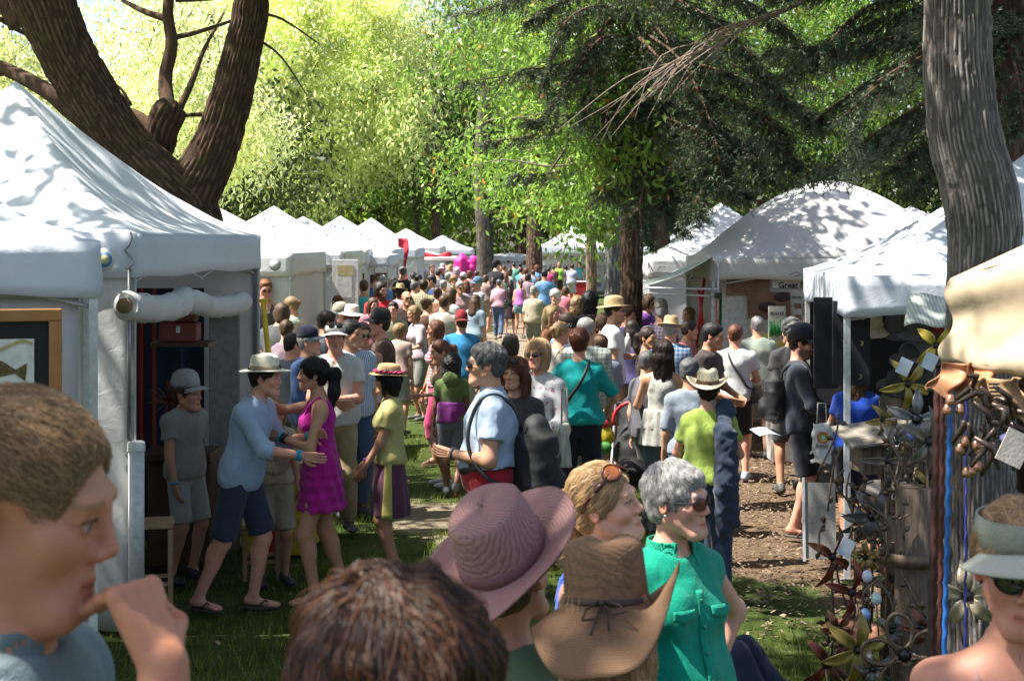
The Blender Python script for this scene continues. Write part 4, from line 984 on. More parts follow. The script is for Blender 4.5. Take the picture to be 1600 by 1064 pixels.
def trees():
    r = np.random.default_rng(5)
    wb = barkmat('willow_bark', (.045, .028, .020), (.17, .105, .075), .25)
    lm = leafmat('green_leaf', .5); wlm = leafmat('willow_leaf', .6, .5, (1.25, 1.25, .85))
    # --- the large willow behind the first left tent
    t = empty('willow_tree', (0, 0, 0), 0, 'large willow with a forked dark furrowed trunk rising behind the nearest white tent', 'tree')
    w = lambda px, py, d, rp: (*W(px, py, d), rp * d / FPX)
    trunk('trunk', [(*W(300, 330, 14.6)[:2], -.1, .42), w(296, 420, 14.6, 58), w(288, 330, 14.6, 50), w(255, 290, 14.5, 43), w(198, 232, 14.5, 41), w(150, 165, 14.4, 44), w(100, 80, 14.3, 44), w(62, -10, 14.2, 46), w(15, -120, 14.0, 44), w(-40, -300, 13.6, 34)], wb, t, .024, 34, 170, .035, 1, .5)
    trunk('limb', [w(275, 330, 14.7, 46), w(300, 300, 14.6, 44), w(338, 222, 14.5, 37), w(362, 150, 14.4, 32), w(382, 70, 14.3, 28), w(394, 0, 14.2, 28), w(400, -120, 14, 27), w(430, -300, 13.5, 16)], wb, t, .022, 28, 140, .035, 2)
    trunk('limb', [w(262, 300, 14.8, 30), w(242, 262, 14.8, 26), w(252, 205, 14.8, 26), w(268, 168, 14.8, 24), w(275, 158, 14.8, 8)], wb, t, .02, 16, 70, .04, 3)
    br = [([W(262, 168, 14.8), W(258, 120, 15), W(268, 70, 15), W(262, 10, 15), W(280, -60, 15)], .085, .05), ([W(268, 60, 15), W(310, 50, 15), W(365, 32, 15.2)], .035, .015), ([W(262, 30, 15), W(225, 18, 15.2), W(190, 0, 15.4)], .045, .02),
          ([W(280, 170, 14.8), W(300, 128, 14.9), W(318, 80, 15), W(350, 20, 15.4)], .045, .012), ([W(245, 205, 14.9), W(210, 180, 15), W(185, 175, 15)], .09, .05), ([W(165, 215, 14.6), W(110, 172, 14.6), W(70, 140, 14.6), W(0, 105, 15), W(-60, 90, 15)], .11, .06),
          ([W(70, 130, 15), W(30, 115, 15), W(-20, 120, 15)], .03, .02), ([W(275, 0, 15), W(330, -2, 15), W(400, -10, 15.4)], .03, .02), ([W(345, 180, 14.6), W(300, 180, 14.9), W(270, 185, 15)], .03, .015), ([W(205, 165, 15), W(190, 140, 15), W(170, 125, 15)], .02, .008),
          ([W(400, 60, 16), W(440, 90, 17), W(480, 150, 18)], .02, .006), ([W(395, 20, 15), W(440, 30, 16), W(500, 70, 17)], .025, .006), ([W(30, 40, 15), W(10, 10, 15), W(-30, -20, 15)], .12, .08), ([W(0, 30, 15), W(60, 60, 15.5), W(120, 40, 16)], .03, .01)]
    branch_mesh(br, wb, t)
    cs = []
    for px, py, d, rx, ry, rz, n in ((330, 60, 30, 2.4, 2, 1.8, 130), (180, 60, 25, 2.4, 2, 1.7, 130), (40, 80, 24, 2.4, 2, 1.8, 140),
                                     (330, 230, 34, 1.8, 2, 1.2, 110), (210, 150, 30, 1.8, 1.6, 1.4, 100), (380, 180, 34, 1.6, 2, 1.3, 60), (390, 30, 34, 1.6, 2, 1.2, 70), (70, 200, 26, 1.6, 1.5, 1.0, 40)):
        cs.append(ellpts(W(px, py, d), (rx, ry, rz), n, r, .5))
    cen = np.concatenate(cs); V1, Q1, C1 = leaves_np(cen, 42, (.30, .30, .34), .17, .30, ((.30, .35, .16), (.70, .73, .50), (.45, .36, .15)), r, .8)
    far = np.concatenate([ellpts(W(px, py, 70), (a, 3, b), n, r, .5) for px, py, a, b, n in ((430, 50, 5.0, 3.6, 230), (455, 160, 4.2, 2.8, 200), (545, 90, 3.8, 3.6, 190), (560, 220, 3.0, 2.0, 130), (485, 290, 2.6, 1.3, 70), (400, 240, 4.0, 2.2, 120), (620, 50, 3.2, 3.4, 130), (630, 190, 3.0, 3.0, 110), (520, 0, 6, 2.2, 150), (380, -20, 6, 2.4, 110))])
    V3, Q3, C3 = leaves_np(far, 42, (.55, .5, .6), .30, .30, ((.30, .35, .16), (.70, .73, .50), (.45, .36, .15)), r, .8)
    over = np.concatenate([ellpts((-5.0, 9, 8.3), (4.4, 8.0, 1.5), 150, r, .5), ellpts((-4, 16.5, 8.6), (3.2, 3.5, 1.5), 40, r)])
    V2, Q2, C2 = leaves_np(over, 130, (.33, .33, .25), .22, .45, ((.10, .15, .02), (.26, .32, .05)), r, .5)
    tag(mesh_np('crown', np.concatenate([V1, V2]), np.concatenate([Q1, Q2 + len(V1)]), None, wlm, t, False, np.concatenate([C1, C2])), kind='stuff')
    tf = empty('willow_tree', (0, 0, 0), 0, 'second tall pale yellow-green willow far behind the right limb of the forked willow', 'tree'); trunk('trunk', [(-10.5, 70.5, -.2, .5), (-10.4, 70.5, 5, .42), (-10, 70.5, 12, .3)], wb, tf, .03, 20, 40, .2, 77, .3)
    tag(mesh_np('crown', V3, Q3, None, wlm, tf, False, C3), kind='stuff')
    k = cen[sunlit_keep(cen, r)]; e = k + r.normal(size=k.shape) * .3 + np.array([0, 0, .25]); tv, tq = twigs_np(e, k - np.array([0, 0, .2]), .008)
    tag(mesh_np('twigs', tv, tq, None, wb, t, col=np.full((len(tv), 3), .8)), kind='stuff')
    # --- furrowed ash trunk on the right, in front of the blue-white tent
    ab = barkmat('ash_bark', (.13, .112, .10), (.42, .375, .34))
    t = empty('ash_tree', (0, 0, 0), 0, 'thick grey trunk with deep furrowed bark in front of the pale blue tent', 'tree')
    trunk('trunk', [(2.98, 8.85, -.1, .26), w(1532, 900, 8.8, 56), w(1530, 640, 8.8, 53), w(1536, 430, 8.8, 54), w(1538, 360, 8.8, 55), w(1528, 290, 8.8, 54), w(1508, 215, 8.8, 52), w(1497, 120, 8.8, 51), w(1495, 40, 8.8, 52), w(1497, -40, 8.8, 50), w(1515, -300, 8.9, 40), w(1560, -500, 9.2, 26)], ab, t, .019, 46, 184, .018, 11, .4)
    branch_mesh([([W(1500, -120, 8.9), W(1300, -400, 10), W(1000, -600, 12)], .12, .04), ([W(1505, -180, 8.8), W(1700, -420, 9), W(2000, -560, 10)], .12, .04), ([W(1510, -260, 8.9), W(1400, -560, 7), W(1200, -700, 5)], .1, .03)], ab, t)
    cc = np.concatenate([ellpts((-2.5, 2.2, 7.6), (1.5, 1.6, .6), 22, r), ellpts((-1.7, 4.4, 8.0), (1.0, 1.0, .5), 7, r), ellpts((2.2, 10.2, 7.6), (3.8, 4.6, 1.3), 85, r), ellpts((-.6, 5.6, 6.6), (3.4, 3.4, 1.0), 50, r), ellpts((2.4, 15.5, 8.2), (3, 3, 1.3), 60, r)])  # unseen first two clump groups added to dapple near figures and awning
    V, Q, C = leaves_np(cc, 130, (.33, .33, .25), .22, .45, ((.04, .08, .012), (.10, .16, .025)), r, .4); tag(mesh_np('crown', V, Q, None, lm, t, False, C), kind='stuff')
    # --- broad-leaved tree over the middle of the aisle
    t = empty('maple_tree', (0, 0, 0), 0, 'bright green leafy tree whose trunk stands in the middle of the distant crowd', 'tree')
    gb = barkmat('grey_bark', (.10, .085, .07), (.26, .22, .18))
    x0 = W(755, 400, 45); trunk('trunk', [(x0.x, 45, 0, .27), (x0.x, 45, 2.6, .22), (x0.x - .1, 45, 5.5, .19), (x0.x + .3, 45, 9, .13)], gb, t, .02, 14, 40, .12, 4, .3)
    branch_mesh([([W(930, 130, 22), W(840, 180, 24), W(760, 190, 27), W(690, 235, 29)], .035, .008), ([W(930, 250, 21), W(860, 260, 21.5), W(780, 250, 22), W(700, 275, 22.5)], .022, .005), ([W(980, 180, 21), W(900, 215, 21), W(840, 300, 21)], .05, .008)], gb, t)
    cs = []
    for px, py, d, rx, ry, rz, n in ((720, 150, 30, 1.7, 2.5, 1.6, 110), (800, 110, 28, 1.6, 2, 1.4, 110), (690, 265, 29, 1.3, 2, .8, 80), (640, 215, 33, 1.2, 2, 1.0, 60), (770, 260, 26, 1.4, 2, .8, 90), (850, 200, 25, 1.3, 2, 1.1, 100), (900, 60, 24, 1.6, 2, 1.2, 110), (860, 300, 23, 1.0, 1.5, .45, 60), (900, 350, 24, .8, 1, .35, 36), (760, 340, 34, 1.2, 2, .4, 34), (1000, 40, 24, 1.6, 2, .9, 80), (1000, 130, 25, 1.2, 2, 1, 50), (700, 330, 36, 1.2, 2, .5, 30), (820, 20, 34, 2, 2, 1.6, 70), (940, 300, 24, .6, .8, .5, 30), (1090, 60, 27, 1.6, 2, 1.0, 70), (960, 200, 25, 1.2, 1.5, 1, 60), (1180, 40, 30, 2, 2, 1.2, 80), (1300, 30, 31, 2.2, 2, 1.3, 80), (1400, 60, 31, 1.6, 2, 1.6, 60), (1130, 150, 30, 1.6, 2, 1.2, 60), (1060, -20, 30, 4, 2, .9, 80), (1400, -20, 30, 2.5, 2, .9, 60), (1250, 180, 31, 1.8, 2, 1, 50), (740, 30, 34, 2, 2, 1.6, 70), (1060, 230, 29, 1.1, 2, .9, 40), (960, 130, 18.6, .6, .6, .6, 26), (1010, 250, 18.4, .45, .6, .5, 14), (920, 230, 19, .5, .6, .6, 24), (880, 120, 20, .8, .8, .8, 30), (960, 20, 19, .9, .7, .4, 26)):
        cs.append(ellpts(W(px, py, d), (rx, ry, rz), n, r, .5))
    cen = np.concatenate(cs); V, Q, C = leaves_np(cen, 44, (.26, .26, .24), .145, .36, ((.08, .15, .035), (.19, .28, .07), (.30, .13, .04)), r, .7)
    tag(mesh_np('crown', V, Q, None, leafmat('bright_leaf', .5, .35), t, False, C), kind='stuff')
    k = cen[sunlit_keep(cen, r)]; tv, tq = twigs_np(k + r.normal(size=k.shape) * .3 + np.array([0, 0, .3]), k - np.array([0, 0, .15]), .009)
    tag(mesh_np('twigs', tv, tq, None, gb, t, col=np.full((len(tv), 3), .8)), kind='stuff')
    # --- spruces
    sb = barkmat('spruce_bark', (.07, .045, .032), (.22, .14, .10)); nm = leafmat('needle', .12, .6, (.9, 1, .8))
    def spruce(label, base, tr, whorls, seed, extra=(), dens=52, ln=.55, cols=((.036, .058, .036), (.105, .145, .085)), top=12):
        rr = np.random.default_rng(seed); t = empty('spruce_tree', (0, 0, 0), 0, label, 'tree')
        bx, by = base; trunk('trunk', [(bx, by, -.05, tr), (bx + .02, by, 3, tr * .9), (bx, by, 6, tr * .8), (bx, by, top, tr * .45)], sb, t, .02, 16, 60, .06, seed, .35)
        paths = []
        for z, L, n, dz in whorls:
            a0 = rr.uniform(0, 6.28)
            for i in range(n):
                a = a0 + i * 6.283 / n + rr.uniform(-.25, .25); l = L * rr.uniform(.75, 1.1); dx, dy = math.cos(a), math.sin(a); z0 = z + rr.uniform(-.25, .25)
                paths.append([(bx, by, z0 + .1), (bx + dx * l * .35, by + dy * l * .35, z0 - dz * .25 * l), (bx + dx * l * .7, by + dy * l * .7, z0 - dz * l * .7), (bx + dx * l, by + dy * l, z0 - dz * l * .85)])
        paths += [list(map(tuple, p)) for p in extra]
        branch_mesh([([Vector(q) for q in p], .024, .006) for p in paths], sb, t, n=5)
        (V, T, C), (tv, tq) = spruce_needles([np.array(p) for p in paths], rr, dens, ln, cols)
        tag(mesh_np('crown', V, None, T, nm, t, False, C), kind='stuff'); tag(mesh_np('twigs', tv, tq, None, sb, t, col=np.full((len(tv), 3), .7)), kind='stuff'); return t
    wp = lambda *a: [W(*q) for q in a]
    spruce('dark blue-green spruce whose trunk stands behind the straw-hatted man in white', (1.68, 20.0), .17, [(3.6, 1.5, 5, .12), (4.4, 2.2, 6, .25), (5.4, 2.6, 7, .3), (6.6, 2.6, 6, .3), (8, 2.4, 5, .3)], 31,
           [wp((985, 40, 19), (1060, 90, 17), (1110, 190, 16), (1130, 290, 15.6)), wp((985, 130, 19.5), (1050, 200, 18), (1100, 260, 17), (1160, 300, 16.5)), wp((985, 60, 19), (940, 60, 17.5), (900, 110, 17), (860, 170, 16.8)), wp((985, 20, 19), (930, 10, 17.5), (880, 40, 17), (850, 130, 17)), wp((985, 230, 20), (1020, 300, 19), (1060, 350, 18.5)), wp((990, 250, 20), (1040, 290, 19), (1090, 330, 18)),
            wp((985, -20, 18), (1060, 0, 16), (1150, 60, 15), (1230, 160, 14.5)), wp((985, 100, 19), (1100, 140, 17), (1190, 180, 15.5), (1230, 250, 15)), wp((985, 160, 19), (1080, 200, 17), (1160, 230, 16), (1200, 275, 15.5)),
            wp((985, 70, 19), (1090, 100, 17), (1180, 130, 16), (1290, 190, 15)), wp((985, 200, 19.5), (1010, 250, 18.5), (1000, 330, 18), (1010, 370, 18)), wp((985, 0, 19), (930, 60, 18), (930, 130, 17.5), (900, 200, 17.5)), wp((1000, -40, 18), (1100, -20, 17), (1200, 20, 16.5), (1260, 80, 16)), wp((985, 120, 19), (1060, 170, 18.5), (1130, 210, 18), (1190, 230, 17.8)), wp((985, 180, 19.5), (1040, 230, 19), (1090, 280, 18.6)), wp((985, -30, 19), (900, -10, 18), (830, 30, 17.6)), wp((985, 90, 19.5), (960, 130, 18.6), (945, 200, 18.2)), wp((985, 150, 19.6), (1000, 190, 18.8), (1030, 260, 18.4)), wp((985, 60, 19.5), (1000, 110, 18.6), (990, 180, 18)), wp((990, 190, 19.6), (965, 230, 19), (950, 300, 18.7)), wp((990, 20, 19), (1040, 60, 18), (1060, 130, 17.6)), wp((990, 210, 19.6), (1010, 260, 19), (1035, 320, 18.7)), wp((1000, 60, 18), (1090, 160, 16.5), (1110, 250, 15.8), (1080, 330, 15.6))])
    spruce('large dark spruce with reddish trunk at the right edge behind the grey trunk', (4.75, 13.6), .30, [(4.7, 2.2, 6, .12), (5.6, 2.7, 7, .2), (7, 2.7, 6, .25)], 32,
           [wp((1570, 60, 13.4), (1480, 60, 13.2), (1400, 110, 13), (1320, 180, 12.8)), wp((1570, 120, 13.4), (1470, 150, 13.6), (1380, 200, 13.6), (1320, 245, 13.4)), wp((1570, 0, 13.4), (1450, 10, 13.8), (1330, 50, 14), (1230, 110, 14)), wp((1570, 180, 13.6), (1500, 210, 14.5), (1430, 235, 14.5), (1400, 265, 14.3)), wp((1570, 80, 13.6), (1460, 90, 14.6), (1370, 120, 15), (1270, 190, 15)), wp((1570, 40, 13.4), (1440, 90, 13), (1350, 150, 13), (1330, 250, 13)), wp((1570, -60, 13.4), (1440, -20, 13.6), (1340, 20, 13.6), (1280, 90, 13.4)),
            wp((1570, 150, 13.4), (1450, 180, 14), (1350, 240, 14.2), (1260, 270, 14.2)), wp((1570, 60, 13.3), (1590, 120, 12.8), (1600, 200, 12.6)), wp((1560, 200, 14.6), (1480, 240, 15.5), (1430, 290, 15.5))], 52)
    spruce('far shaded spruce right of the distant pink cloth', (.9, 58), .35, [(4, 2.6, 6, .2), (6, 3.2, 7, .3), (8.5, 3, 7, .3), (11, 3, 6, .35), (14, 2.6, 6, .35)], 34, (), 9, 1.1, ((.03, .045, .03), (.08, .10, .055)), 17)
    # dead twigs sweeping down across the spruces
    dt = empty('dead_branch', (0, 0, 0), 0, 'bare grey dead branch fanning down across the dark spruce boughs', 'branch'); paths = []; db = barkmat('dead_twig', (.20, .15, .12), (.42, .33, .27))
    rr = random.Random(4)
    paths.append((wp((1310, -30, 14), (1230, 15, 14.2), (1130, 50, 14.4), (1080, 90, 14.5), (1020, 140, 14.6)), .03, .006))
    for i in range(16):
        x0 = 1250 - i * 13; y0 = 8 + i * 6; paths.append((wp((x0, y0, 14.3), (x0 - 60 - rr.random() * 40, y0 + 20 + rr.random() * 30, 14.2 + rr.uniform(-.5, .5)), (x0 - 130 - rr.random() * 60, y0 + 90 + rr.random() * 60, 14.3 + rr.uniform(-.6, .6))), .010, .003))
    branch_mesh(paths, db, dt, 'twig', 5)
    # --- bare-looking trunks and the wood closing the view
    def simple(label, px, d, rp, leanx=0, m=gb, crown=True, seed=0, cz=9, cr=(3, 3, 2.5), n=60, cols=((.05, .08, .02), (.13, .18, .04)), size=.2, name='broadleaf_tree', per=30):
        t = empty(name, (0, 0, 0), 0, label, 'tree'); x = (px - 800) * d / FPX; rad = rp * d / FPX
        trunk('trunk', [(x, d, -.3, rad), (x + leanx * .3, d, 2.5, rad * .92), (x + leanx, d, 6, rad * .8), (x + leanx, d, 10, rad * .5)], m, t, .02, 14, 40, .12, seed, .3)
        rr = np.random.default_rng(seed + 50)
        sp = max(.3, cr[0] * .13); V, Q, C = leaves_np(np.concatenate([ellpts((x + leanx, d, cz), cr, n, rr, .5)]), per, (sp, sp, sp), size, .45, cols, rr, .5); tag(mesh_np('crown', V, Q, None, lm, t, False, C), kind='stuff'); return t
    simple('slender pale trunk just left of the grey trunk by the far white booth', 924, 30, 9, 0, barkmat('pale_bark', (.2, .15, .11), (.42, .32, .24)), seed=60)
    simple('straight blue-grey trunk left of the brown spruce trunk', 955, 27, 13, .1, barkmat('blue_grey_bark', (.13, .13, .14), (.30, .30, .31)), seed=61)
    simple('broad brown trunk behind the domed white tent', 1034, 24, 17, -.1, sb, seed=62, cz=8)
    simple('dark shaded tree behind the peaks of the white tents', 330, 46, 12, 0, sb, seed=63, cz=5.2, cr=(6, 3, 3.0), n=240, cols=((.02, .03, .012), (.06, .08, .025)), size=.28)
    simple('mottled trunk far behind the red flag', 681, 72, 7, 0, sb, seed=64, cz=8, cr=(5, 3, 4), n=120, size=.3)
    simple('tall bright leafy tree closing the aisle above the red flag', 650, 74, 7, 0, gb, seed=91, cz=9, cr=(5, 3, 6.2), n=330, cols=((.07, .13, .03), (.18, .26, .07)), size=.34)
    simple('tall bright leafy tree closing the aisle above the pink figure', 765, 76, 7, 0, gb, seed=92, cz=9, cr=(5, 3, 6.2), n=330, cols=((.07, .14, .03), (.17, .26, .06)), size=.34)
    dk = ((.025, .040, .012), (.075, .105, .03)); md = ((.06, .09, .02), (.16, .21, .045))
    kinds = ('tall pale green tree in the wood closing the view, %s', 'tall dark tree in the wood closing the view, %s')
    places = ['far left behind the willow', 'behind the left limb of the willow', 'between the two willow limbs', 'right of the willow limbs', 'above the second white tent', 'above the blue shaded tent', 'above the red flag', 'behind the pink cloth', 'above the distant low awning', 'above the far white booth', 'behind the blue-grey trunk', 'behind the domed tent', 'behind the dead branch', 'behind the furrowed ash trunk', 'at the far right edge']
    for i, pl in enumerate(places):
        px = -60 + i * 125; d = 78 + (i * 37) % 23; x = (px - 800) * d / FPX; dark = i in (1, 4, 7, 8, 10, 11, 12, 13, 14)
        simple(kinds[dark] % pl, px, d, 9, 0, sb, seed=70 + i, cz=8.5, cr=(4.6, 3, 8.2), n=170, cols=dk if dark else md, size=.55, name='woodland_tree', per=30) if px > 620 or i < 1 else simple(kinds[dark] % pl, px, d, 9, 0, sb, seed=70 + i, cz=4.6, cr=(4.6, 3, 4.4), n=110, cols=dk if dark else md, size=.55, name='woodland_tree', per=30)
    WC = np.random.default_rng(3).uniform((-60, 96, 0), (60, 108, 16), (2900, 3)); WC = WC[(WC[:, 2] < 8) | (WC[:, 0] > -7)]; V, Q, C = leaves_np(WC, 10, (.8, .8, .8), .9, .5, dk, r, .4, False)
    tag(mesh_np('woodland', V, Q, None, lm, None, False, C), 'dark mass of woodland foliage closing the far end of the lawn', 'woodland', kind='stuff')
# ------------------------------------------------------------------ fabric and booth builders
def canvas(name, c=(.80, .80, .80), tr=.22, rough=.75, wr=1.0):
    key = ('canvas', name)
    if key in _M: return _M[key]
    n = NT(name); f = n.noise(1.6, 4); b = n.ramp(f, [(.3, tuple(x * .93 for x in c)), (.7, c)])
    dirt = n.ramp(n.noise(5, 6, .7), [(.55, 0.), (.8, .22)]); b = n.mix(dirt, b, tuple(x * .72 for x in (c[0], c[1] * .98, c[2] * .92)))
    n.col(b); n.set(Roughness=rough, Specular_IOR_Level=.3); h = n.mix(.5, n.noise(2.6, 5, .5, dist=1.2, stretch=(1, 1, .5)), n.noise(9, 4, .55, dist=1)); n.bump(h, .28 * wr, .05)
    n.transl(b, tr); _M[key] = n.m; return n.m
WHITE = canvas('white_canvas', (.85, .85, .85)); SHADEW = canvas('shade_blue_canvas', (.76, .80, .87)); CREAM = canvas('cream_canvas', (.62, .50, .34), .2, wr=.5); GREYW = canvas('grey_white_canvas', (.74, .74, .73)); SHEET = canvas('wall_sheet', (.76, .76, .76), .3, wr=.7)  # bluish copy of the white canvas: blue of shade put into its colour
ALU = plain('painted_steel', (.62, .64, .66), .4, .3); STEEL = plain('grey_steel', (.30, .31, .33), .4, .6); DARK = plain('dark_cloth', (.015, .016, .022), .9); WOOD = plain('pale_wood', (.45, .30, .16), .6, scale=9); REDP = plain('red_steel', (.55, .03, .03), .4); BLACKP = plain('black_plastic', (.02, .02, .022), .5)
def weathered(name, c1, c2):
    n = NT(name); n.col(n.ramp(n.noise(16, 6, .7, stretch=(3, 3, .35)), [(.3, c1), (.7, c2)])); n.set(Roughness=.85); n.bump(n.noise(40, 5, .7, stretch=(3, 3, .3)), .6, .01); return n.m
OLDW = weathered('weathered_wood', (.05, .034, .024), (.20, .14, .10)); METAL = weathered('worn_metal', (.06, .042, .03), (.22, .15, .10)); METAL.node_tree.nodes['Principled BSDF'].inputs['Metallic'].default_value = .5; METAL.node_tree.nodes['Principled BSDF'].inputs['Roughness'].default_value = .45
def txt(s, size, m, parent, loc, rot=(R(90), 0, 0), name='lettering', font_space=1.0, align='LEFT', ext=.0015, bold=0):
    cu = bpy.data.curves.new(name, 'FONT'); cu.body = s; cu.size = size; cu.extrude = ext; cu.align_x = align; cu.space_character = font_space; cu.offset = bold
    ob = bpy.data.objects.new(name + '_tmp', cu); COL.objects.link(ob); dg = bpy.context.evaluated_depsgraph_get(); me = bpy.data.meshes.new_from_object(ob.evaluated_get(dg)); bpy.data.objects.remove(ob)
    o = bpy.data.objects.new(name, me); me.materials.clear(); me.materials.append(m); link(o, parent); o.location = loc; o.rotation_euler = rot; return o

def roof_mesh(hw, hd, ze, za, style='peak', sag=.10, seed=0, n=40, wrk=.009):
    mb = MB()
    def P(u, v):
        x = (u * 2 - 1); y = (v * 2 - 1); r = max(abs(x), abs(y))
        if style == 'peak':
            t = 1 - r; z = (za - ze) * (t ** 1.22) - sag * math.sin(math.pi * min(1, t * 1.15)) * (.35 + .65 * (1 - min(abs(x), abs(y)) / max(r, 1e-6))) * .55
        else: t = 1 - r; z = (za - ze) * ((1 - abs(x) ** 1.65) * (1 - abs(y) ** 1.65)) ** .95
        wv = (float(vn(np.array(x * 5 + y * 2.0 + 9), np.array(y * 4 + r * 3.0 + 9), seed)) - .5) * wrk * 2 * min(1, t * 8) + (float(vn(np.array(x * 14 + 20), np.array(r * 3 + 5), seed + 4)) - .5) * wrk * min(1, t * 8)
        cr = 1 + .0 * r
        return Vector((x * hw * cr, y * hd * cr, ze + z + wv))
    mb.grid(P, n, n); return mb
def tent(label, c, rot, hw, hd, ze, za, mat, vh=.32, style='peak', sag=.12, walls=(), legs=((1, 1), (1, -1), (-1, 1), (-1, -1)), seed=0, legm=None, zg=None, group=None, legr=.022, vis=True, wall_m=None, vwave=.012, cat='tent', name='canopy_tent'):
    """c: centre on the ground; sides: 0 = towards -y, 1 = +x, 2 = +y, 3 = -x in the tent's own frame"""
    g = GZ(c[0], c[1]) if zg is None else zg; t = empty(name, (c[0], c[1], g), rot, label, cat, group); ze -= g; za -= g
    roof_mesh(hw, hd, ze, za, style, sag, seed).build('roof', mat, t, thick=.004)
    e = .004
    cor = [(-hw - e, -hd - e), (hw + e, -hd - e), (hw + e, hd + e), (-hw - e, hd + e)]
    for k in range(4):
        a, b = cor[k], cor[(k + 1) % 4]; nrm = Vector((b[1] - a[1], -(b[0] - a[0]), 0)).normalized(); mb = MB()
        def P(u, v):
            w = math.sin(u * 9 + seed + k) * vwave * v + (float(vn(np.array(u * 7.0 + seed), np.array(v * 1.5 + k), 7)) - .5) * vwave * 2.2 * v; ed = min(1, min(u, 1 - u) * 12)
            bot = .018 * math.sin(u * math.pi) - .012 * math.sin(u * 14 + k + seed)
            return Vector((a[0] + (b[0] - a[0]) * u, a[1] + (b[1] - a[1]) * u, ze - .001 - v * (vh - bot * (v > .5)))) + nrm * (w * ed + .012 * v * ed)
        mb.grid(P, 26, 4); mb.build('valance', mat, t, thick=.003)
    for sx, sy in legs:
        mb = MB(); x, y = sx * (hw - .03), sy * (hd - .03); mb.box((x, y, (ze - vh * .3) / 2), (legr * 2, legr * 2, ze - vh * .3), bev=.003); mb.box((x, y, .006), (.10, .10, .012)); mb.box((x, y, 1.1), (legr * 2 + .014, legr * 2 + .014, .05), bev=.003)
        mb.build('leg', legm or ALU, t)
    mb = MB()
    for k, (a, b) in enumerate([(cor[0], cor[1]), (cor[1], cor[2]), (cor[2], cor[3]), (cor[3], cor[0])]):
        s_ = .97; A = Vector((a[0] * s_, a[1] * s_, ze - .05)); B = Vector((b[0] * s_, b[1] * s_, ze - .05)); M_ = (A + B) / 2
        mb.tube([A, M_ - Vector((0, 0, .28))], .011, 5); mb.tube([M_ - Vector((0, 0, .28)), B], .011, 5); mb.tube([A - Vector((0, 0, .28)), M_], .011, 5); mb.tube([M_, B - Vector((0, 0, .28))], .011, 5)
    tag(mb.build('truss', ALU, t), kind='stuff')
    for k in walls:
        a, b = cor[k], cor[(k + 1) % 4]; nrm = Vector((b[1] - a[1], -(b[0] - a[0]), 0)).normalized(); mb = MB()
        def P(u, v):
            w = math.sin(u * 21 + seed + k) * .016 + (float(vn(np.array(u * 9.0 + seed), np.array(v * 2.0 + k), 5)) - .5) * .06
            return Vector((a[0] + (b[0] - a[0]) * u, a[1] + (b[1] - a[1]) * u, (ze - .08) * (1 - v) + .02)) - nrm * (.035 + w * .5)
        mb.grid(P, 30, 14); mb.build('side_wall', wall_m or SHEET, t, thick=.003)
    return t
def decal_disc(parent, loc, rot, r, cols, name='logo'):
    mb = MB()
    for i, c in enumerate(cols):
        rr = r * (1 - i * .3); z = .001 + i * .0012; mb.lathe([(.0005, z), (rr, z), (rr, z - .001)], (0, 0, 0), 20, i)
    o = mb.build(name, [plain('logo_%d' % (int(c[2] * 999) + int(c[0] * 99)), c, .5, bump=0) for c in cols], parent); o.location = loc; o.rotation_euler = rot; return o

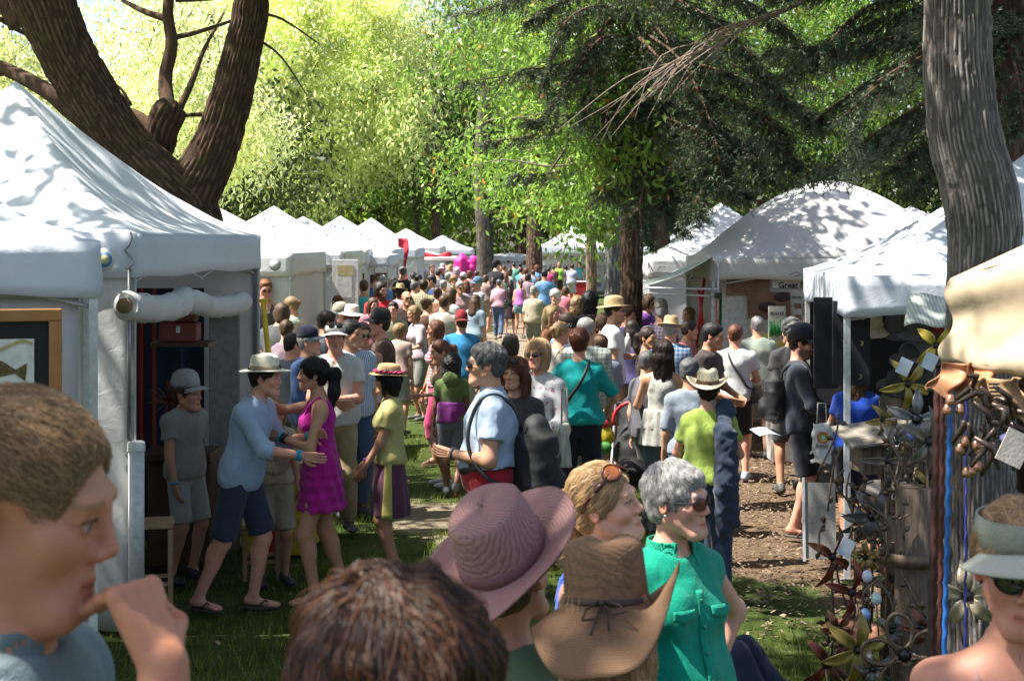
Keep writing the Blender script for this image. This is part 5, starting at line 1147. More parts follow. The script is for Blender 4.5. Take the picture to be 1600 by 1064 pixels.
def left_row():
    # nearest pale canopy at the left edge
    rz = math.atan2(-.7, 2.2) * -1
    C = Vector((-2.05, 7.0)); ax = Vector((-.953, -.303)); ay = Vector((-.303, .953)); c = C + ax * 1.15 + ay * 1.15
    t0 = tent('nearest white canopy at the left edge above the framed fish picture', (c.x, c.y), math.atan2(.303, .953), 1.15, 1.15, 2.6, 3.25, SHADEW, .27, walls=(2,), legs=((1, -1), (-1, -1), (1, 1)), seed=1, sag=.10)
    # its display wall facing the viewer with the framed picture
    r0 = math.atan2(.303, .953); Rz = Matrix.Rotation(r0, 3, 'Z')
    dw = empty('display_wall', (c.x, c.y, GZ(c.x, c.y)), r0, 'white cloth panel carrying the framed fish picture below the nearest canopy', 'display wall'); mb = MB()
    mb.grid(lambda u, v: Vector((-1.1 + u * 2.15, -1.02 + .018 * math.sin(u * 17) + (float(vn(np.array(u * 8.), np.array(v * 4.), 3)) - .5) * .04, 2.3 - v * 2.2)), 40, 24); mb.build('cloth', SHEET, dw, thick=.003)
    mb = MB(); mb.tube([(-1.1, -1.02, 2.31), (1.06, -1.02, 2.31)], .014, 8); mb.build('top_rail', ALU, dw)
    # framed picture: outer right edge at px 97, top y 482
    d = 6.55; s = d / FPX; pc = W(20, 600, d); fr = empty('framed_picture', (W(97, 482, d).x, d, W(97, 482, d).z), r0, 'framed print of a brown trout with black mat in a wide orange wood frame', 'picture')
    Wd, Hd, fw = .62, .86, .058; k1 = plain('orange_frame_wood', (.38, .17, .05), .4, scale=6); blk = plain('black_mat', (.012, .012, .013), .8); paper = plain('print_paper', (.74, .73, .68), .8, bump=0)
    for a, b in (((-Wd, 0, -fw / 2), (Wd * 2, .035, fw)), ((-Wd, 0, -Hd + fw / 2), (Wd * 2, .035, fw)), ((-fw / 2, 0, -Hd / 2), (fw, .034, Hd - 2 * fw)), ((-Wd * 2 + fw / 2, 0, -Hd / 2), (fw, .034, Hd - 2 * fw))):
        mb = MB(); mb.box(a, b, bev=.006); mb.build('frame_side', k1, fr)
    mb = MB(); mb.box((-Wd, .01, -Hd / 2), (Wd * 2 - fw * 2, .008, Hd - 2 * fw)); mb.build('mat', blk, fr)
    mb = MB(); mb.box((-Wd, .002, -Hd / 2), (Wd * 2 - fw * 2 - .13, .006, Hd - 2 * fw - .16)); mb.build('print', paper, fr)
    fish = MB(); fp = [(0, 0), (.05, .035), (.12, .06), (.20, .065), (.27, .045), (.33, .018), (.38, .055), (.385, -.03), (.33, .0), (.26, -.025), (.18, -.045), (.08, -.035)]
    fish.add([(x * .9, 0, z) for x, z in fp], [tuple(range(len(fp)))], 0, False); o = fish.build('fish_print', plain('trout_brown', (.16, .12, .04), .8, scale=60, var=.35), fr); o.location = (-.50, -.0045, -.25); o.rotation_euler = (0, R(9), 0)
    mb = MB(); mb.grid(lambda u, v: Vector((-.16 + u * .33, 0, .02 * math.sin(u * 9) + v * .015)), 14, 1); o = mb.build('river_print', plain('ochre_wash', (.45, .38, .14), .9), fr); o.location = (-.30, -.0045, -.175)
    # tent 1
    t1 = tent('tall white peaked canopy tent in front of the willow, its front wall rolled up', (-3.86, 10.95), R(-5.4), 1.52, 1.52, 2.65, 3.84, SHADEW, .30, walls=(0, 3, 2), legs=((1, -1), (1, 1), (-1, 1), (-1, -1)), seed=3, sag=.22, legm=STEEL)
    z1 = 0
    # flap, hook, roll-ups in tent frame
    mb = MB(); mb.tube([(1.50, -1.545, 2.66), (1.52, -1.57, 2.62), (1.50, -1.58, 2.57), (1.47, -1.57, 2.54), (1.50, -1.56, 2.50), (1.53, -1.57, 2.46), (1.50, -1.58, 2.42), (1.48, -1.57, 2.43)], .008, 6)
    mb.tube([(1.50, -1.57, 2.42), (1.50, -1.57, 1.30)], .014, 6); mb.tube([(1.50, -1.57, 1.30), (1.53, -1.57, 1.27), (1.50, -1.57, 1.23), (1.48, -1.57, 1.20), (1.50, -1.57, 1.17)], .008, 6); mb.box((1.50, -1.57, 2.14), (.07, .02, .09)); mb.build('strap_with_hooks', STEEL, t1)
    decal_disc(t1, (1.33, -1.56, 2.48), (R(90), 0, 0), .075, [(.75, .76, .78), (.12, .28, .55), (.75, .70, .35)])
    roll = MB()
    for (y0, y1, zz, rr, sd) in ((-1.62, -.35, 2.18, .095, 1), (-.45, 1.15, 2.17, .085, 5)):
        n = 22; pts = [(1.50 + .0 + .03 * math.sin(i * .5), y0 + (y1 - y0) * i / n, zz - .05 * math.sin(i / n * math.pi) - (.08 * i / n if sd == 5 else 0)) for i in range(n + 1)]
        roll.tube(pts, [rr * (1 + .07 * math.sin(i * 1.9 + sd) + .06 * math.sin(i * 3.7)) * (.72 if i in (7, 15) else 1) for i in range(n + 1)], 14)
    roll.tube([(1.5, -1.66, 2.18), (1.5, -1.62, 2.18)], [.088, .10], 16, caps=False); roll.build('rolled_up_wall', SHEET, t1)
    mb = MB(); mb.tube([(1.5, -1.67, 2.18), (1.5, -1.60, 2.18)], [.05, .05], 14); mb.build('roll_core', plain('brown_core', (.25, .17, .10)), t1)
    # PVC weight hanging on the corner strap
    d = 9.25; b = W(213, 880, d); tp = W(213, 690, d); w = empty('tent_weight', (b.x, d, 0), 0, 'white PVC pipe weight hanging by the corner of the tall peaked tent', 'tent weight')
    mb = MB(); mb.tube([(0, 0, b.z - .25), (0, 0, tp.z - .06)], .052, 18); mb.build('pipe', plain('pvc', (.72, .73, .72), .35, bump=0), w); mb = MB(); mb.lathe([(.058, 0), (.058, .05), (.05, .062), (.001, .064)], (0, 0, tp.z - .06), 18); mb.build('cap', plain('pvc', (.7, .7, .7)), w)
    # inside of tent 1
    dk = MB(); bx, by = -2.98, 11.3
    def hang(label, pts, m, name='curtain', cat='curtain'):
        (x0, y0, z0), (x1, y1, z1) = pts; mb = MB(); mb.grid(lambda u, v: Vector((x0 + (x1 - x0) * u, y0 + (y1 - y0) * u + .02 * math.sin(u * 30), z0 + (z1 - z0) * v)), 30, 4); o = mb.build(name, m, None, thick=.004); tag(o, label, cat); return o
    n = NT('striped_textile'); sp = n.new('SeparateXYZ'); n.l.new(n.tc.outputs['Generated'], sp.inputs[0]); n.col(n.ramp(sp.outputs[0], [(0, (.012, .016, .04)), (.30, (.012, .016, .04)), (.32, (.22, .02, .015)), (.40, (.05, .01, .01)), (.43, (.30, .03, .02)), (.46, (.02, .015, .03)), (.55, (.25, .05, .02)), (.58, (.012, .016, .04)), (.80, (.03, .05, .11)), (.82, (.012, .016, .04)), (1, (.012, .016, .04))], 'CONSTANT')); n.set(Roughness=.95)
    hang('dark navy woven hanging with thin red stripes inside the tall peaked tent', ((-3.6, 12.0, 2.2), (-2.62, 12.0, .05)), n.m, 'woven_hanging', 'textile')
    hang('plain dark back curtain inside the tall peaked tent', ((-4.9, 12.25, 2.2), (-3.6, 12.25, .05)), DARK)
    pn = MB(); pn.box((-2.42, 11.85, 1.05), (.26, .03, 2.1), bev=.01); o = pn.build('felt_screen', plain('grey_felt', (.27, .26, .25), .9)); tag(o, 'pale grey display panel right of the red leather box', 'display panel')
    pn = MB(); pn.box((-3.42, 10.0, 1.0), (.09, .5, 2.0), bev=.01); o = pn.build('felt_screen', plain('grey_felt', (.27, .26, .25), .9)); tag(o, 'narrow grey panel beside the tent pole with the strap', 'display panel')
    cb = empty('display_cabinet', (-2.62, 11.15, 0), 0, 'dark wooden cabinet under the red leather box in the tent', 'cabinet'); dw_ = plain('dark_walnut', (.07, .035, .022), .5)
    mb = MB(); mb.box((0, 0, .92), (.56, .45, .06), bev=.008); mb.build('top', dw_, cb); mb = MB(); mb.box((0, .1, .45), (.5, .36, .88), bev=.008); mb.build('body', dw_, cb)
    for k in range(2):
        mb = MB(); mb.box((-.125 + .25 * k, -.085, .45), (.235, .02, .80), bev=.006); mb.build('door', plain('walnut_door', (.10, .05, .03), .5), cb)
    z = 1.92; mb = MB(); mb.box((-2.60, 11.15, z - .13), (.46, .3, .035), bev=.006); o = mb.build('hanging_shelf', dw_); tag(o, 'dark shelf holding the red leather box', 'shelf')
    rb = empty('leather_box', (-2.62, 11.12, z - .11), R(4), 'red-brown leather box with a handle and tag on the shelf', 'box'); rl = plain('red_leather', (.20, .045, .025), .45)
    mb = MB(); mb.box((0, 0, .075), (.30, .20, .15), bev=.015); mb.build('body', rl, rb); mb = MB(); mb.box((0, 0, .185), (.27, .18, .06), bev=.02); mb.build('lid', rl, rb); mb = MB(); mb.tube([(-.06, 0, .21), (-.05, 0, .26), (.05, 0, .26), (.06, 0, .21)], .009, 6); mb.build('handle', rl, rb); mb = MB(); mb.box((0, -.107, .10), (.03, .004, .05)); mb.build('tag', paper, rb)
    # red twiggy ornament + chain
    mb = MB(); rr = random.Random(8)
    for i in range(26):
        a = rr.uniform(0, 6.28); mb.tube([(-2.68, 11.0, 1.35), (-2.68 + .17 * math.cos(a) * rr.uniform(.6, 1), 11.0 + rr.uniform(-.08, .08), 1.35 + .17 * math.sin(a))], [.012, .004], 5)
    o = mb.build('wreath', plain('rust_red', (.16, .04, .03))); tag(o, 'spiky dark red wreath hanging under the shelf', 'wreath')
    # stools
    for (px, py, d, lab, hh) in ((238, 755, 9.9, 'pale wooden stool behind the PVC tent weight', .62), (408, 790, 10.9, 'low folding stool behind the man in the blue shirt', .42)):
        b = W(px, py, d); s_ = empty('stool', (b.x, d, 0), R(12), lab, 'stool')
        mb = MB(); mb.box((0, 0, hh), (.30, .30, .035), bev=.008); mb.build('seat', WOOD, s_)
        for sx in (-1, 1):
            for sy in (-1, 1): mb = MB(); mb.box((sx * .125, sy * .125, hh / 2 - .01), (.032, .032, hh - .03), bev=.004); mb.build('leg', WOOD, s_)
        for sy in (-1, 1): mb = MB(); mb.box((0, sy * .125, hh * .35), (.22, .02, .025)); mb.build('rung', WOOD, s_)
    # yellow pole, yellow table
    mb = MB(); a = W(411, 470, 11.6); b = W(440, 760, 11.6); mb.tube([a, b], .022, 8); mb.box(a, (.08, .03, .03)); o = mb.build('yellow_pole', plain('yellow_paint', (.75, .52, .03), .4)); tag(o, 'bright yellow pole leaning behind the man in the cream hat', 'pole')
    tb = empty('draped_table', (-1.92, 12.1, 0), R(-5), 'table draped in yellow and red cloth behind the hugging couple', 'table'); mb = MB(); mb.box((0, 0, .37), (.5, .9, .74), bev=.02); mb.build('yellow_cloth', plain('mustard_cloth', (.62, .45, .05), .9), tb); mb = MB(); mb.box((-.02, -.46, .36), (.2, .012, .72)); mb.build('red_cloth', plain('red_cloth', (.45, .03, .03), .9), tb); mb = MB(); mb.box((0, 0, .755), (.54, .94, .03)); mb.build('tabletop', WOOD, tb)
    mb = MB(); mb.box((W(478, 530, 13.5).x - .5, 13.2, .9), (1.0, .5, .06)); 
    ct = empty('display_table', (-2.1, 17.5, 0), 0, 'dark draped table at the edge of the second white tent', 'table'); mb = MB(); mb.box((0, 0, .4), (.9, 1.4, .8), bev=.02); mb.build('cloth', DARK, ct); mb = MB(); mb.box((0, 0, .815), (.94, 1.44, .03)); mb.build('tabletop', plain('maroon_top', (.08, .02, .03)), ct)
    for i, (x, y, c_) in enumerate(((-.25, -.4, (.5, .05, .05)), (0, -.3, (.1, .1, .12)), (.2, -.5, (.55, .5, .4)), (.1, .0, (.4, .1, .1)))):
        mb = MB(); mb.lathe([(.03, 0), (.07, .04), (.08, .12), (.04, .18), (.035, .22), (.045, .24)], (0, 0, 0), 12); o = mb.build('pottery_jar', plain('glaze_%d' % i, c_, .25), None, loc=(-2.1 + x, 17.5 + y, .83)); tag(o, ['red glazed jar nearest the aisle corner', 'black glazed jar in the middle of the display', 'pale sand coloured jar at the front right', 'brownish red jar at the back'][i] + ' of the dark draped table', 'jar')
    # tents 2..7
    t2 = tent('sunlit white tent with a small round logo on its valance, second in the left row', (-4.72, 22.5), R(-2), 1.5, 1.5, 2.42, 3.15, WHITE, .34, walls=(0, 1, 2), seed=8, sag=.14); decal_disc(t2, (1.25, -1.53, 2.25), (R(90), 0, 0), .09, [(.35, .37, .38), (.7, .7, .7)])
    t3 = tent('sunlit white peaked tent carrying the hand-painted wooden sign', (-4.43, 26.2), 0, 1.5, 1.5, 2.42, 3.25, WHITE, .30, walls=(0, 1), seed=9, sag=.14)
    sg = empty('painted_sign', (*W(493, 416, 24.55)[:2], W(493, 416, 24.55).z), R(3), 'small brown hand-painted sign hanging from the white tent', 'sign'); mb = MB(); mb.box((0, 0, 0), (.32, .02, .26)); mb.build('board', plain('sign_board', (.36, .24, .10), .7), sg); gm = plain('sign_green', (.04, .22, .08), .6, bump=0)
    txt('RV ART', .085, gm, sg, (-.125, -.013, .035), name='lettering', bold=.003); txt('NAET', .08, gm, sg, (-.09, -.013, -.07), name='lettering', bold=.003)
    wl_ = empty('notice_stand', (W(540, 450, 23).x, 23, 0), R(0), 'white panel pinned with papers and small prints beside the sunlit white tent', 'notice panel'); mb = MB(); mb.box((0, 0, 1.3), (.42, .03, 2.0), bev=.005); mb.build('board', plain('white_board', (.74, .74, .73), .8), wl_)
    for i, (x, z, w_, h_, c_) in enumerate(((0, 2.12, .26, .18, (.55, .46, .25)), (-.02, 1.85, .25, .34, (.72, .72, .70)), (-.10, 1.42, .10, .2, (.5, .12, .14)), (.06, 1.42, .10, .2, (.25, .12, .2)), (-.1, 1.17, .1, .18, (.55, .2, .2)), (.06, 1.17, .1, .18, (.45, .3, .3)))):
        mb = MB(); mb.box((x, -.02, z), (w_, .006, h_)); mb.build('paper', plain('paper_%d' % i, c_, .8, bump=0), wl_)
    tent('low white tent tucked between the painted-sign tent and the blue shaded tent', (-4.6, 31), R(2), 1.5, 1.5, 2.42, 3.15, WHITE, .3, walls=(1,), seed=12)
    t4 = tent('pale blue shaded peaked tent with a dark picture on its wall', (-4.38, 36), 0, 1.5, 1.5, 2.40, 3.25, SHADEW, .30, walls=(0, 1), seed=10)
    mb = MB(); mb.box((-3.5, 34.40, 1.55), (.95, .03, .55)); o = mb.build('dark_picture', plain('maroon_picture', (.10, .03, .03), .6, scale=3, var=.4)); tag(o, 'dark maroon landscape picture on the wall of the blue tent', 'picture')
    tent('small pale blue awning with thin poles in front of the blue shaded tent', (-3.2, 31.6), 0, .55, 1.3, 2.30, 2.5, SHADEW, .25, seed=4, legr=.015, name='small_awning')
    tent('pale blue-white tent just past the blue shaded tent', (-4.2, 42), 0, 1.5, 1.5, 2.40, 3.3, SHADEW, .30, walls=(0, 1), seed=14)
    tent('far sunlit white tent behind the red flag', (-4.2, 56), 0, 1.5, 1.5, 2.40, 3.1, WHITE, .30, walls=(0, 1), seed=15)
    tent('small flat pinkish awning below the far white tent', (-3.0, 50), 0, 1.1, 1.2, 2.05, 2.25, plain('pinkish_canvas', (.75, .60, .58), .8), .15, seed=16, name='small_awning', legr=.015)
    tent('farthest small white tent of the left row', (-3.35, 68), 0, 1.5, 1.5, 2.25, 2.9, SHADEW, .30, seed=17)
    # red feather flag
    a = W(626, 415, 38); mb = MB(); mb.grid(lambda u, v: Vector((a.x + (u - .3) * .26 * (1 + .25 * math.sin(v * 7)), 38 + .05 * math.sin(v * 9 + u * 2), 2.68 - v * 1.15)), 6, 16); fl = empty('feather_flag', (0, 0, 0), 0, 'narrow crimson flag standing between the left-row tents', 'flag'); mb.build('cloth', plain('crimson_cloth', (.50, .015, .04), .7), fl, thick=.01); mb = MB(); mb.tube([(a.x - .08, 38, 0), (a.x - .08, 38, 2.72)], .018, 8); mb.build('pole', ALU, fl)
    mb = MB(); mb.grid(lambda u, v: Vector((-3.6 + u * 1.5, 49 + .06 * math.sin(u * 20), 2.18 - v * .22 - .05 * math.sin(u * 12))), 20, 2); o = mb.build('bunting', plain('crimson_cloth', (.50, .015, .04), .7), None, thick=.006); tag(o, 'red ruffled bunting strung under the far pinkish awning', 'bunting')

def right_row():
    # nearest pale blue tent with its thin white pole
    t = tent('pale blue-white tent with a thin white pole beside the furrowed ash trunk', (4.42, 12.15), R(-6.5), 1.72, 1.62, 2.33, 3.35, SHADEW, .30, walls=(1, 2), wall_m=DARK, legs=((-1, -1), (-1, 1), (1, 1), (1, -1)), seed=21, sag=.16, vwave=.03, legr=.024)  # dark walls added to paint the shade inside the tent
    # domed tent
    t = tent('white domed tent with pictures of wooden bowls on its back wall', (4.30, 19.1), R(-1), 1.78, 1.5, 2.38, 3.42, GREYW, .27, style='dome', walls=(2, 1), legs=((-1, -1), (-1, 1), (1, 1), (1, -1)), seed=22, vwave=.02)
    mb = MB(); mb.tube([(-.16, 0, 0), (.0, 0, .06), (.12, 0, -.02), (-.05, 0, -.03), (.14, 0, .03)], .008, 4); o = mb.build('logo', BLACKP, t); o.location = (-.72, -1.545, 2.18); o.scale = (.6, .4, .6)
    # open green-white awning flap on its aisle side with bars
    aw = empty('awning_flap', (0, 0, 0), 0, 'pale green-white awning flap sloping from the domed tent over the aisle', 'awning'); A = W(1112, 402, 17.3); B = W(1105, 400, 20.8); Cc = W(1015, 445, 17.5); D = W(1000, 442, 20.5)
    mb = MB(); mb.grid(lambda u, v: (A * (1 - u) + Cc * u) * (1 - v) + (B * (1 - u) + D * u) * v + Vector((0, 0, -.04 * math.sin(u * 3.14))), 14, 8); mb.build('cloth', canvas('green_white', (.62, .72, .66), .3), aw, thick=.004)
    for p, q in ((W(1008, 450, 17.5), W(1122, 452, 17.4)), (W(1015, 458, 17.6), W(1118, 463, 17.4)), (W(1122, 402, 17.45), W(1122, 500, 17.45))):
        mb = MB(); mb.tube([p, q], .014, 6); mb.build('bar', ALU, aw)
    mb = MB(); mb.box(W(1122, 462, 17.4), (.09, .09, .07), bev=.01); mb.build('bracket', BLACKP, aw)
    for (p, q) in (((1101, 432, 18.4), (1086, 560, 18.6)), ((1092, 452, 18.0), (1100, 530, 18.1)), ((1121, 470, 17.5), (1121, 620, 17.5))):
        mb = MB(); mb.tube([W(*p), W(*q)], .022, 6); mb.build('red_strut', REDP, aw)
    # side tent behind the awning and pale roofs
    tent('white tent behind the awning flap of the domed tent', (3.55, 23.6), 0, 1.4, 1.4, 2.35, 3.2, WHITE, .32, walls=(0, 3), seed=23)
    tent('bluish white roof glimpsed behind the broad brown trunk', (4.3, 29), 0, 1.5, 1.5, 2.45, 3.4, SHADEW, .32, walls=(0,), seed=24)
    tent('sunlit white tent roof left of the furrowed ash trunk, behind the domed tent', (6.8, 24), 0, 1.5, 1.5, 2.4, 3.2, WHITE, .32, seed=25)
    # banner pictures on the back wall (y 20.55)
    yb = 17.9; dd = yb
    bn = empty('picture_banner', (0, 0, 0), 0, 'white banner reading Great For with photos of wooden bowls inside the domed tent', 'banner')
    def bx(x0, y0, x1, y1, m, nm, dz=0):
        a = W(x0, y0, dd + dz); b = W(x1, y1, dd + dz); mb = MB(); mb.box(((a.x + b.x) / 2, dd + dz, (a.z + b.z) / 2), (abs(b.x - a.x), .012, abs(a.z - b.z))); return mb.build(nm, m, bn)
    bx(1128, 428, 1420, 600, plain('banner_white', (.74, .74, .72), .7, bump=0), 'banner_sheet', .05)
    bt = plain('photo_tan', (.34, .21, .12), .6, scale=3, var=.3); bx(1135, 433, 1203, 462, bt, 'photo'); bx(1168, 456, 1235, 498, plain('photo_brown', (.30, .16, .09), .6, scale=4, var=.3), 'photo', -.014); bx(1146, 436, 1186, 457, plain('photo_bowl', (.22, .12, .07), .6), 'photo_detail', -.03)
    for (x, y, w_, h_) in ((1222, 464, 13, 7), (1200, 480, 15, 8)):
        a = W(x, y, dd - .04); mb = MB(); mb.ell(a, (w_ * dd / FPX, .01, h_ * dd / FPX), 14); mb.build('photo_bowl', plain('dark_bowl', (.05, .025, .02), .5), bn)
    bx(1207, 434, 1420, 450, plain('banner_strip', (.80, .80, .79), .7, bump=0), 'strip', -.03)
    a = W(1216, 450, dd - .045); blkk = plain('banner_ink', (.02, .02, .02), .7, bump=0); txt('Great For', .105, blkk, bn, a, bold=.002); a = W(1237, 466, dd - .03); txt('Serve cheese', .052, blkk, bn, a, bold=.001)
    for i in range(2): bx(1241, 474 + i * 18, 1252, 482 + i * 18, plain('photo_tan', (.34, .21, .12)), 'photo', -.03)
    a = W(1262, 497, dd - .03); txt('or a', .05, blkk, bn, a)
    # green painted bottles panel
    bp = empty('bottle_picture', (*W(1214, 505, 16.6)[:2], W(1214, 505, 16.6).z), 0, 'narrow panel painted with green bottles standing in the domed tent', 'picture'); mb = MB(); mb.box((0, 0, 0), (.20, .02, .40)); mb.build('board', plain('board_cream', (.60, .60, .50)), bp)
    for i in range(5):
        mb = MB(); mb.lathe([(.001, -.09), (.017, -.09), (.018, .01), (.008, .05), (.007, .09)], (-.075 + i * .037, -.02, -.07 + .02 * (i % 2)), 10, sy=.5); mb.build('bottle', plain('bottle_green', (.02, .28, .06), .25), bp)
    txt('BOOZE', .05, blkk, bp, (-.085, -.013, .10), bold=.001)
    for i, (x, y) in enumerate(((1128, 498), (1130, 560))):
        mb = MB(); mb.box(W(x, y, 18.8), (.14, .02, .55)); o = mb.build('green_picture', plain('green_pic', (.06, .30, .12), .6, scale=12, var=.45)); tag(o, ['upper', 'lower'][i] + ' narrow green picture hanging beside the red strut', 'picture')
    ct = empty('counter_table', (3.35, 16.6, 0), 0, 'counter draped in pale cloth where visitors stand in the domed tent', 'table'); mb = MB(); mb.box((.9, .2, .42), (2.4, .6, .84), bev=.02); mb.build('cloth', plain('pale_cloth', (.45, .43, .40), .9), ct); mb = MB(); mb.box((.9, .2, .855), (2.45, .65, .03)); mb.build('tabletop', WOOD, ct)
    # black hat display under the nearest right tent
    hd = empty('earring_board', (*W(1330, 540, 11.0)[:2], W(1330, 540, 11).z), R(-4), 'tall black board with small crescent moons hanging under the pale blue tent', 'display board'); mb = MB(); mb.box((0, 0, .02), (.29, .03, .66), bev=.006); mb.build('board', DARK, hd); gold = plain('brass', (.55, .45, .22), .3, .9)
    def moon(x, z):
        mb = MB(); vs = []; n = 9
        for i in range(n): a = R(-110 + 220 * i / (n - 1)); vs.append((x + .022 * math.cos(a), -.018, z + .022 * math.sin(a)))
        for i in range(n): a = R(110 - 220 * i / (n - 1)); vs.append((x - .008 + .020 * math.cos(a) * .75, -.018, z + .021 * math.sin(a)))
        mb.add(vs, [(i, i + 1, 2 * n - 2 - i, 2 * n - 1 - i) for i in range(n - 1)], 0, False); mb.build('crescent', gold, hd, thick=.004)
    for x, z in ((-.06, .22), (.08, .22), (-.07, .02), (.07, .02), (-.03, -.22), (.06, -.24)): moon(x, z)
    mb = MB(); mb.box((*W(1290, 545, 11.6)[:2], W(1290, 545, 11.6).z + .05), (.20, .04, .75), bev=.01); o = mb.build('black_hanging', DARK); tag(o, 'black hanging cloth panel left of the moon board', 'display panel')
    mb = MB(); a = W(1352, 500, 11.2); b = W(1338, 540, 11.2); mb.box((a + b) / 2, (.07, .02, .26), Matrix.Rotation(R(20), 3, 'Y')); o = mb.build('grey_sleeve', plain('steel_blue', (.25, .32, .42))); tag(o, 'slanting grey-blue strap hanging above the moon board', 'strap')
    # rows of hats hanging inside
    hats = [(1322, 508, (.45, .36, .26)), (1342, 512, (.20, .15, .12)), (1362, 508, (.55, .45, .36)), (1398, 512, (.10, .09, .10)), (1428, 508, (.13, .13, .14)), (1448, 545, (.16, .16, .18)), (1400, 600, (.05, .05, .05)), (1420, 560, (.07, .07, .08)), (1392, 630, (.28, .22, .16)), (1456, 590, (.10, .10, .11)), (1466, 520, (.35, .05, .05))]
    hn = ['sand coloured hat first from the moon board', 'brown felt hat second in the hanging row', 'pale peach hat third in the hanging row', 'black hat fourth in the hanging row', 'large charcoal hat fifth in the hanging row', 'round charcoal hat behind the metal flowers', 'black hat low behind the blue-shirted woman', 'black hat hanging under the charcoal hats', 'tan felt hat lowest in the display', 'dark grey hat beside the furrowed trunk', 'small dark red hat right of the charcoal hats']
    for (px, py, c_), lb in zip(hats, hn):
        mb = MB(); big = 1.3 if px in (1428, 1448) else .95; mb.lathe([(.001, .12), (.05, .115), (.085, .08), (.095, 0), (.10, -.02), (.17, -.035), (.171, -.04)], (0, 0, 0), 20, 0, Matrix.Rotation(R(25), 3, 'X'), sx=big, sy=big); o = mb.build('felt_hat', plain('felt_%d' % (int(c_[0] * 99) + int(c_[2] * 999)), c_, .9), None, thick=.004, loc=W(px, py, 12.0)); tag(o, lb, 'hat', 'hats for sale under the pale blue tent')
    # small striped flap
    mb = MB(); A = W(1412, 510, 9.8); mb.grid(lambda u, v: Vector((A.x + u * .42 + v * .12, 9.8 + v * .3, A.z + u * .02 + v * .20 + .02 * math.sin(u * 8))), 14, 6); o = mb.build('striped_flap', cloth((.72, .72, .66), 'vstripe', (.40, .50, .45)), None, thick=.004); tag(o, 'pale striped cloth flap jutting left of the furrowed trunk', 'awning')
    # silver bin / folding panel, tote
    b = W(1272, 800, 11.3); bn2 = empty('leaning_screen', (b.x + .05, 11.3, 0), R(-8), 'grey panel in a white frame leaning under the pale blue tent', 'panel'); mb = MB(); mb.box((0, 0, .36), (.24, .03, .60), Matrix.Rotation(R(-12), 3, 'X')); mb.build('panel', plain('grey_weave', (.30, .29, .27), .8, scale=60), bn2); mb = MB(); mb.box((-.13, -.01, .37), (.02, .04, .66), Matrix.Rotation(R(-12), 3, 'X')); mb.build('frame_side', ALU, bn2)
    tb = empty('tote_bag', (*W(1284, 665, 11.25)[:2], W(1284, 665, 11.25).z - .12), 0, 'white shopping bag printed with a small rainbow hanging beside the pole', 'bag'); f = Field((-.14, -.1, -.24), (.14, .1, .24), .012); f.tube((0, 0, -.18), (0, 0, .14), (1, 0, 0), [0, .8, 1], [.075, .085, .05], [.05, .028, .02], k=.03); f.noise(.010, 40, 3, (1, 1, .5)); V, Q = f.poly(); mesh_np('bag', V, Q, None, plain('white_plastic', (.60, .60, .58), .5), tb); mb = MB(); mb.tube([(-.04, 0, .13), (-.03, 0, .30), (.03, 0, .30), (.04, 0, .13)], .006, 5); mb.build('handle', plain('white_plastic', (.6, .6, .6)), tb)
    for i, c_ in enumerate(((.7, .05, .03), (.75, .35, .03), (.75, .65, .05), (.05, .4, .1))): mb = MB(); mb.lathe([(.045 - i * .007, 0), (.045 - i * .007, -.003), (.038 - i * .007, -.003)], (0, -.045, .03), 20, 0, Matrix.Rotation(R(90), 3, 'X')); mb.build('rainbow_print', plain('rb%d' % i, c_, .6, bump=0), tb)
    txt('fresh', .05, blkk, tb, (-.06, -.052, -.05))
    # sculpture booth: post, rails, birdhouse, flowers
    def dd_(px, py, d): return W(px, py, d)
    d = 7.6; pt = empty('wooden_post', (W(1427, 1000, d).x, d, GZ(0, d)), 0, 'thick weathered round wooden post with a flat metal ring among the metal flowers', 'post'); topz = W(0, 760, d).z - GZ(0, d)
    mb = MB(); mb.tube([(0, 0, -.05), (0, 0, topz * .5), (.005, 0, topz)], [.105, .10, .098], 20); mb.build('shaft', OLDW, pt); mb = MB(); z = W(0, 868, d).z - GZ(0, d); mb.lathe([(.17, -.035), (.18, -.035), (.18, .035), (.17, .035), (.17, -.035)], (0, 0, z), 32); mb.build('metal_ring', METAL, pt)
    d = 8.3; bh = empty('birdhouse', (*W(1390, 735, d)[:2], W(1390, 735, d).z), R(10), 'long weathered plank birdhouse with a pale slanted roof', 'birdhouse')
    for i in range(7): mb = MB(); mb.box((-.19 + i * .064, -.10, .10), (.060, .016, .21 - .004 * (i % 3)), bev=.003); mb.build('plank', OLDW, bh)
    mb = MB(); mb.box((0, 0, .10), (.42, .19, .19)); mb.build('body', OLDW, bh); mb = MB(); mb.box((-.02, -.02, .235), (.58, .32, .016), Matrix.Rotation(R(-6), 3, 'Y') @ Matrix.Rotation(R(14), 3, 'X')); mb.build('roof', plain('pale_board', (.24, .21, .17), .8), bh)
    pp = MB(); pp.tube([(W(1385, 735, d).x, d, 0), (W(1385, 735, d).x, d, W(0, 735, d).z)], .03, 8); tag(pp.build('birdhouse_pole', METAL), 'metal pole under the plank birdhouse', 'pole')
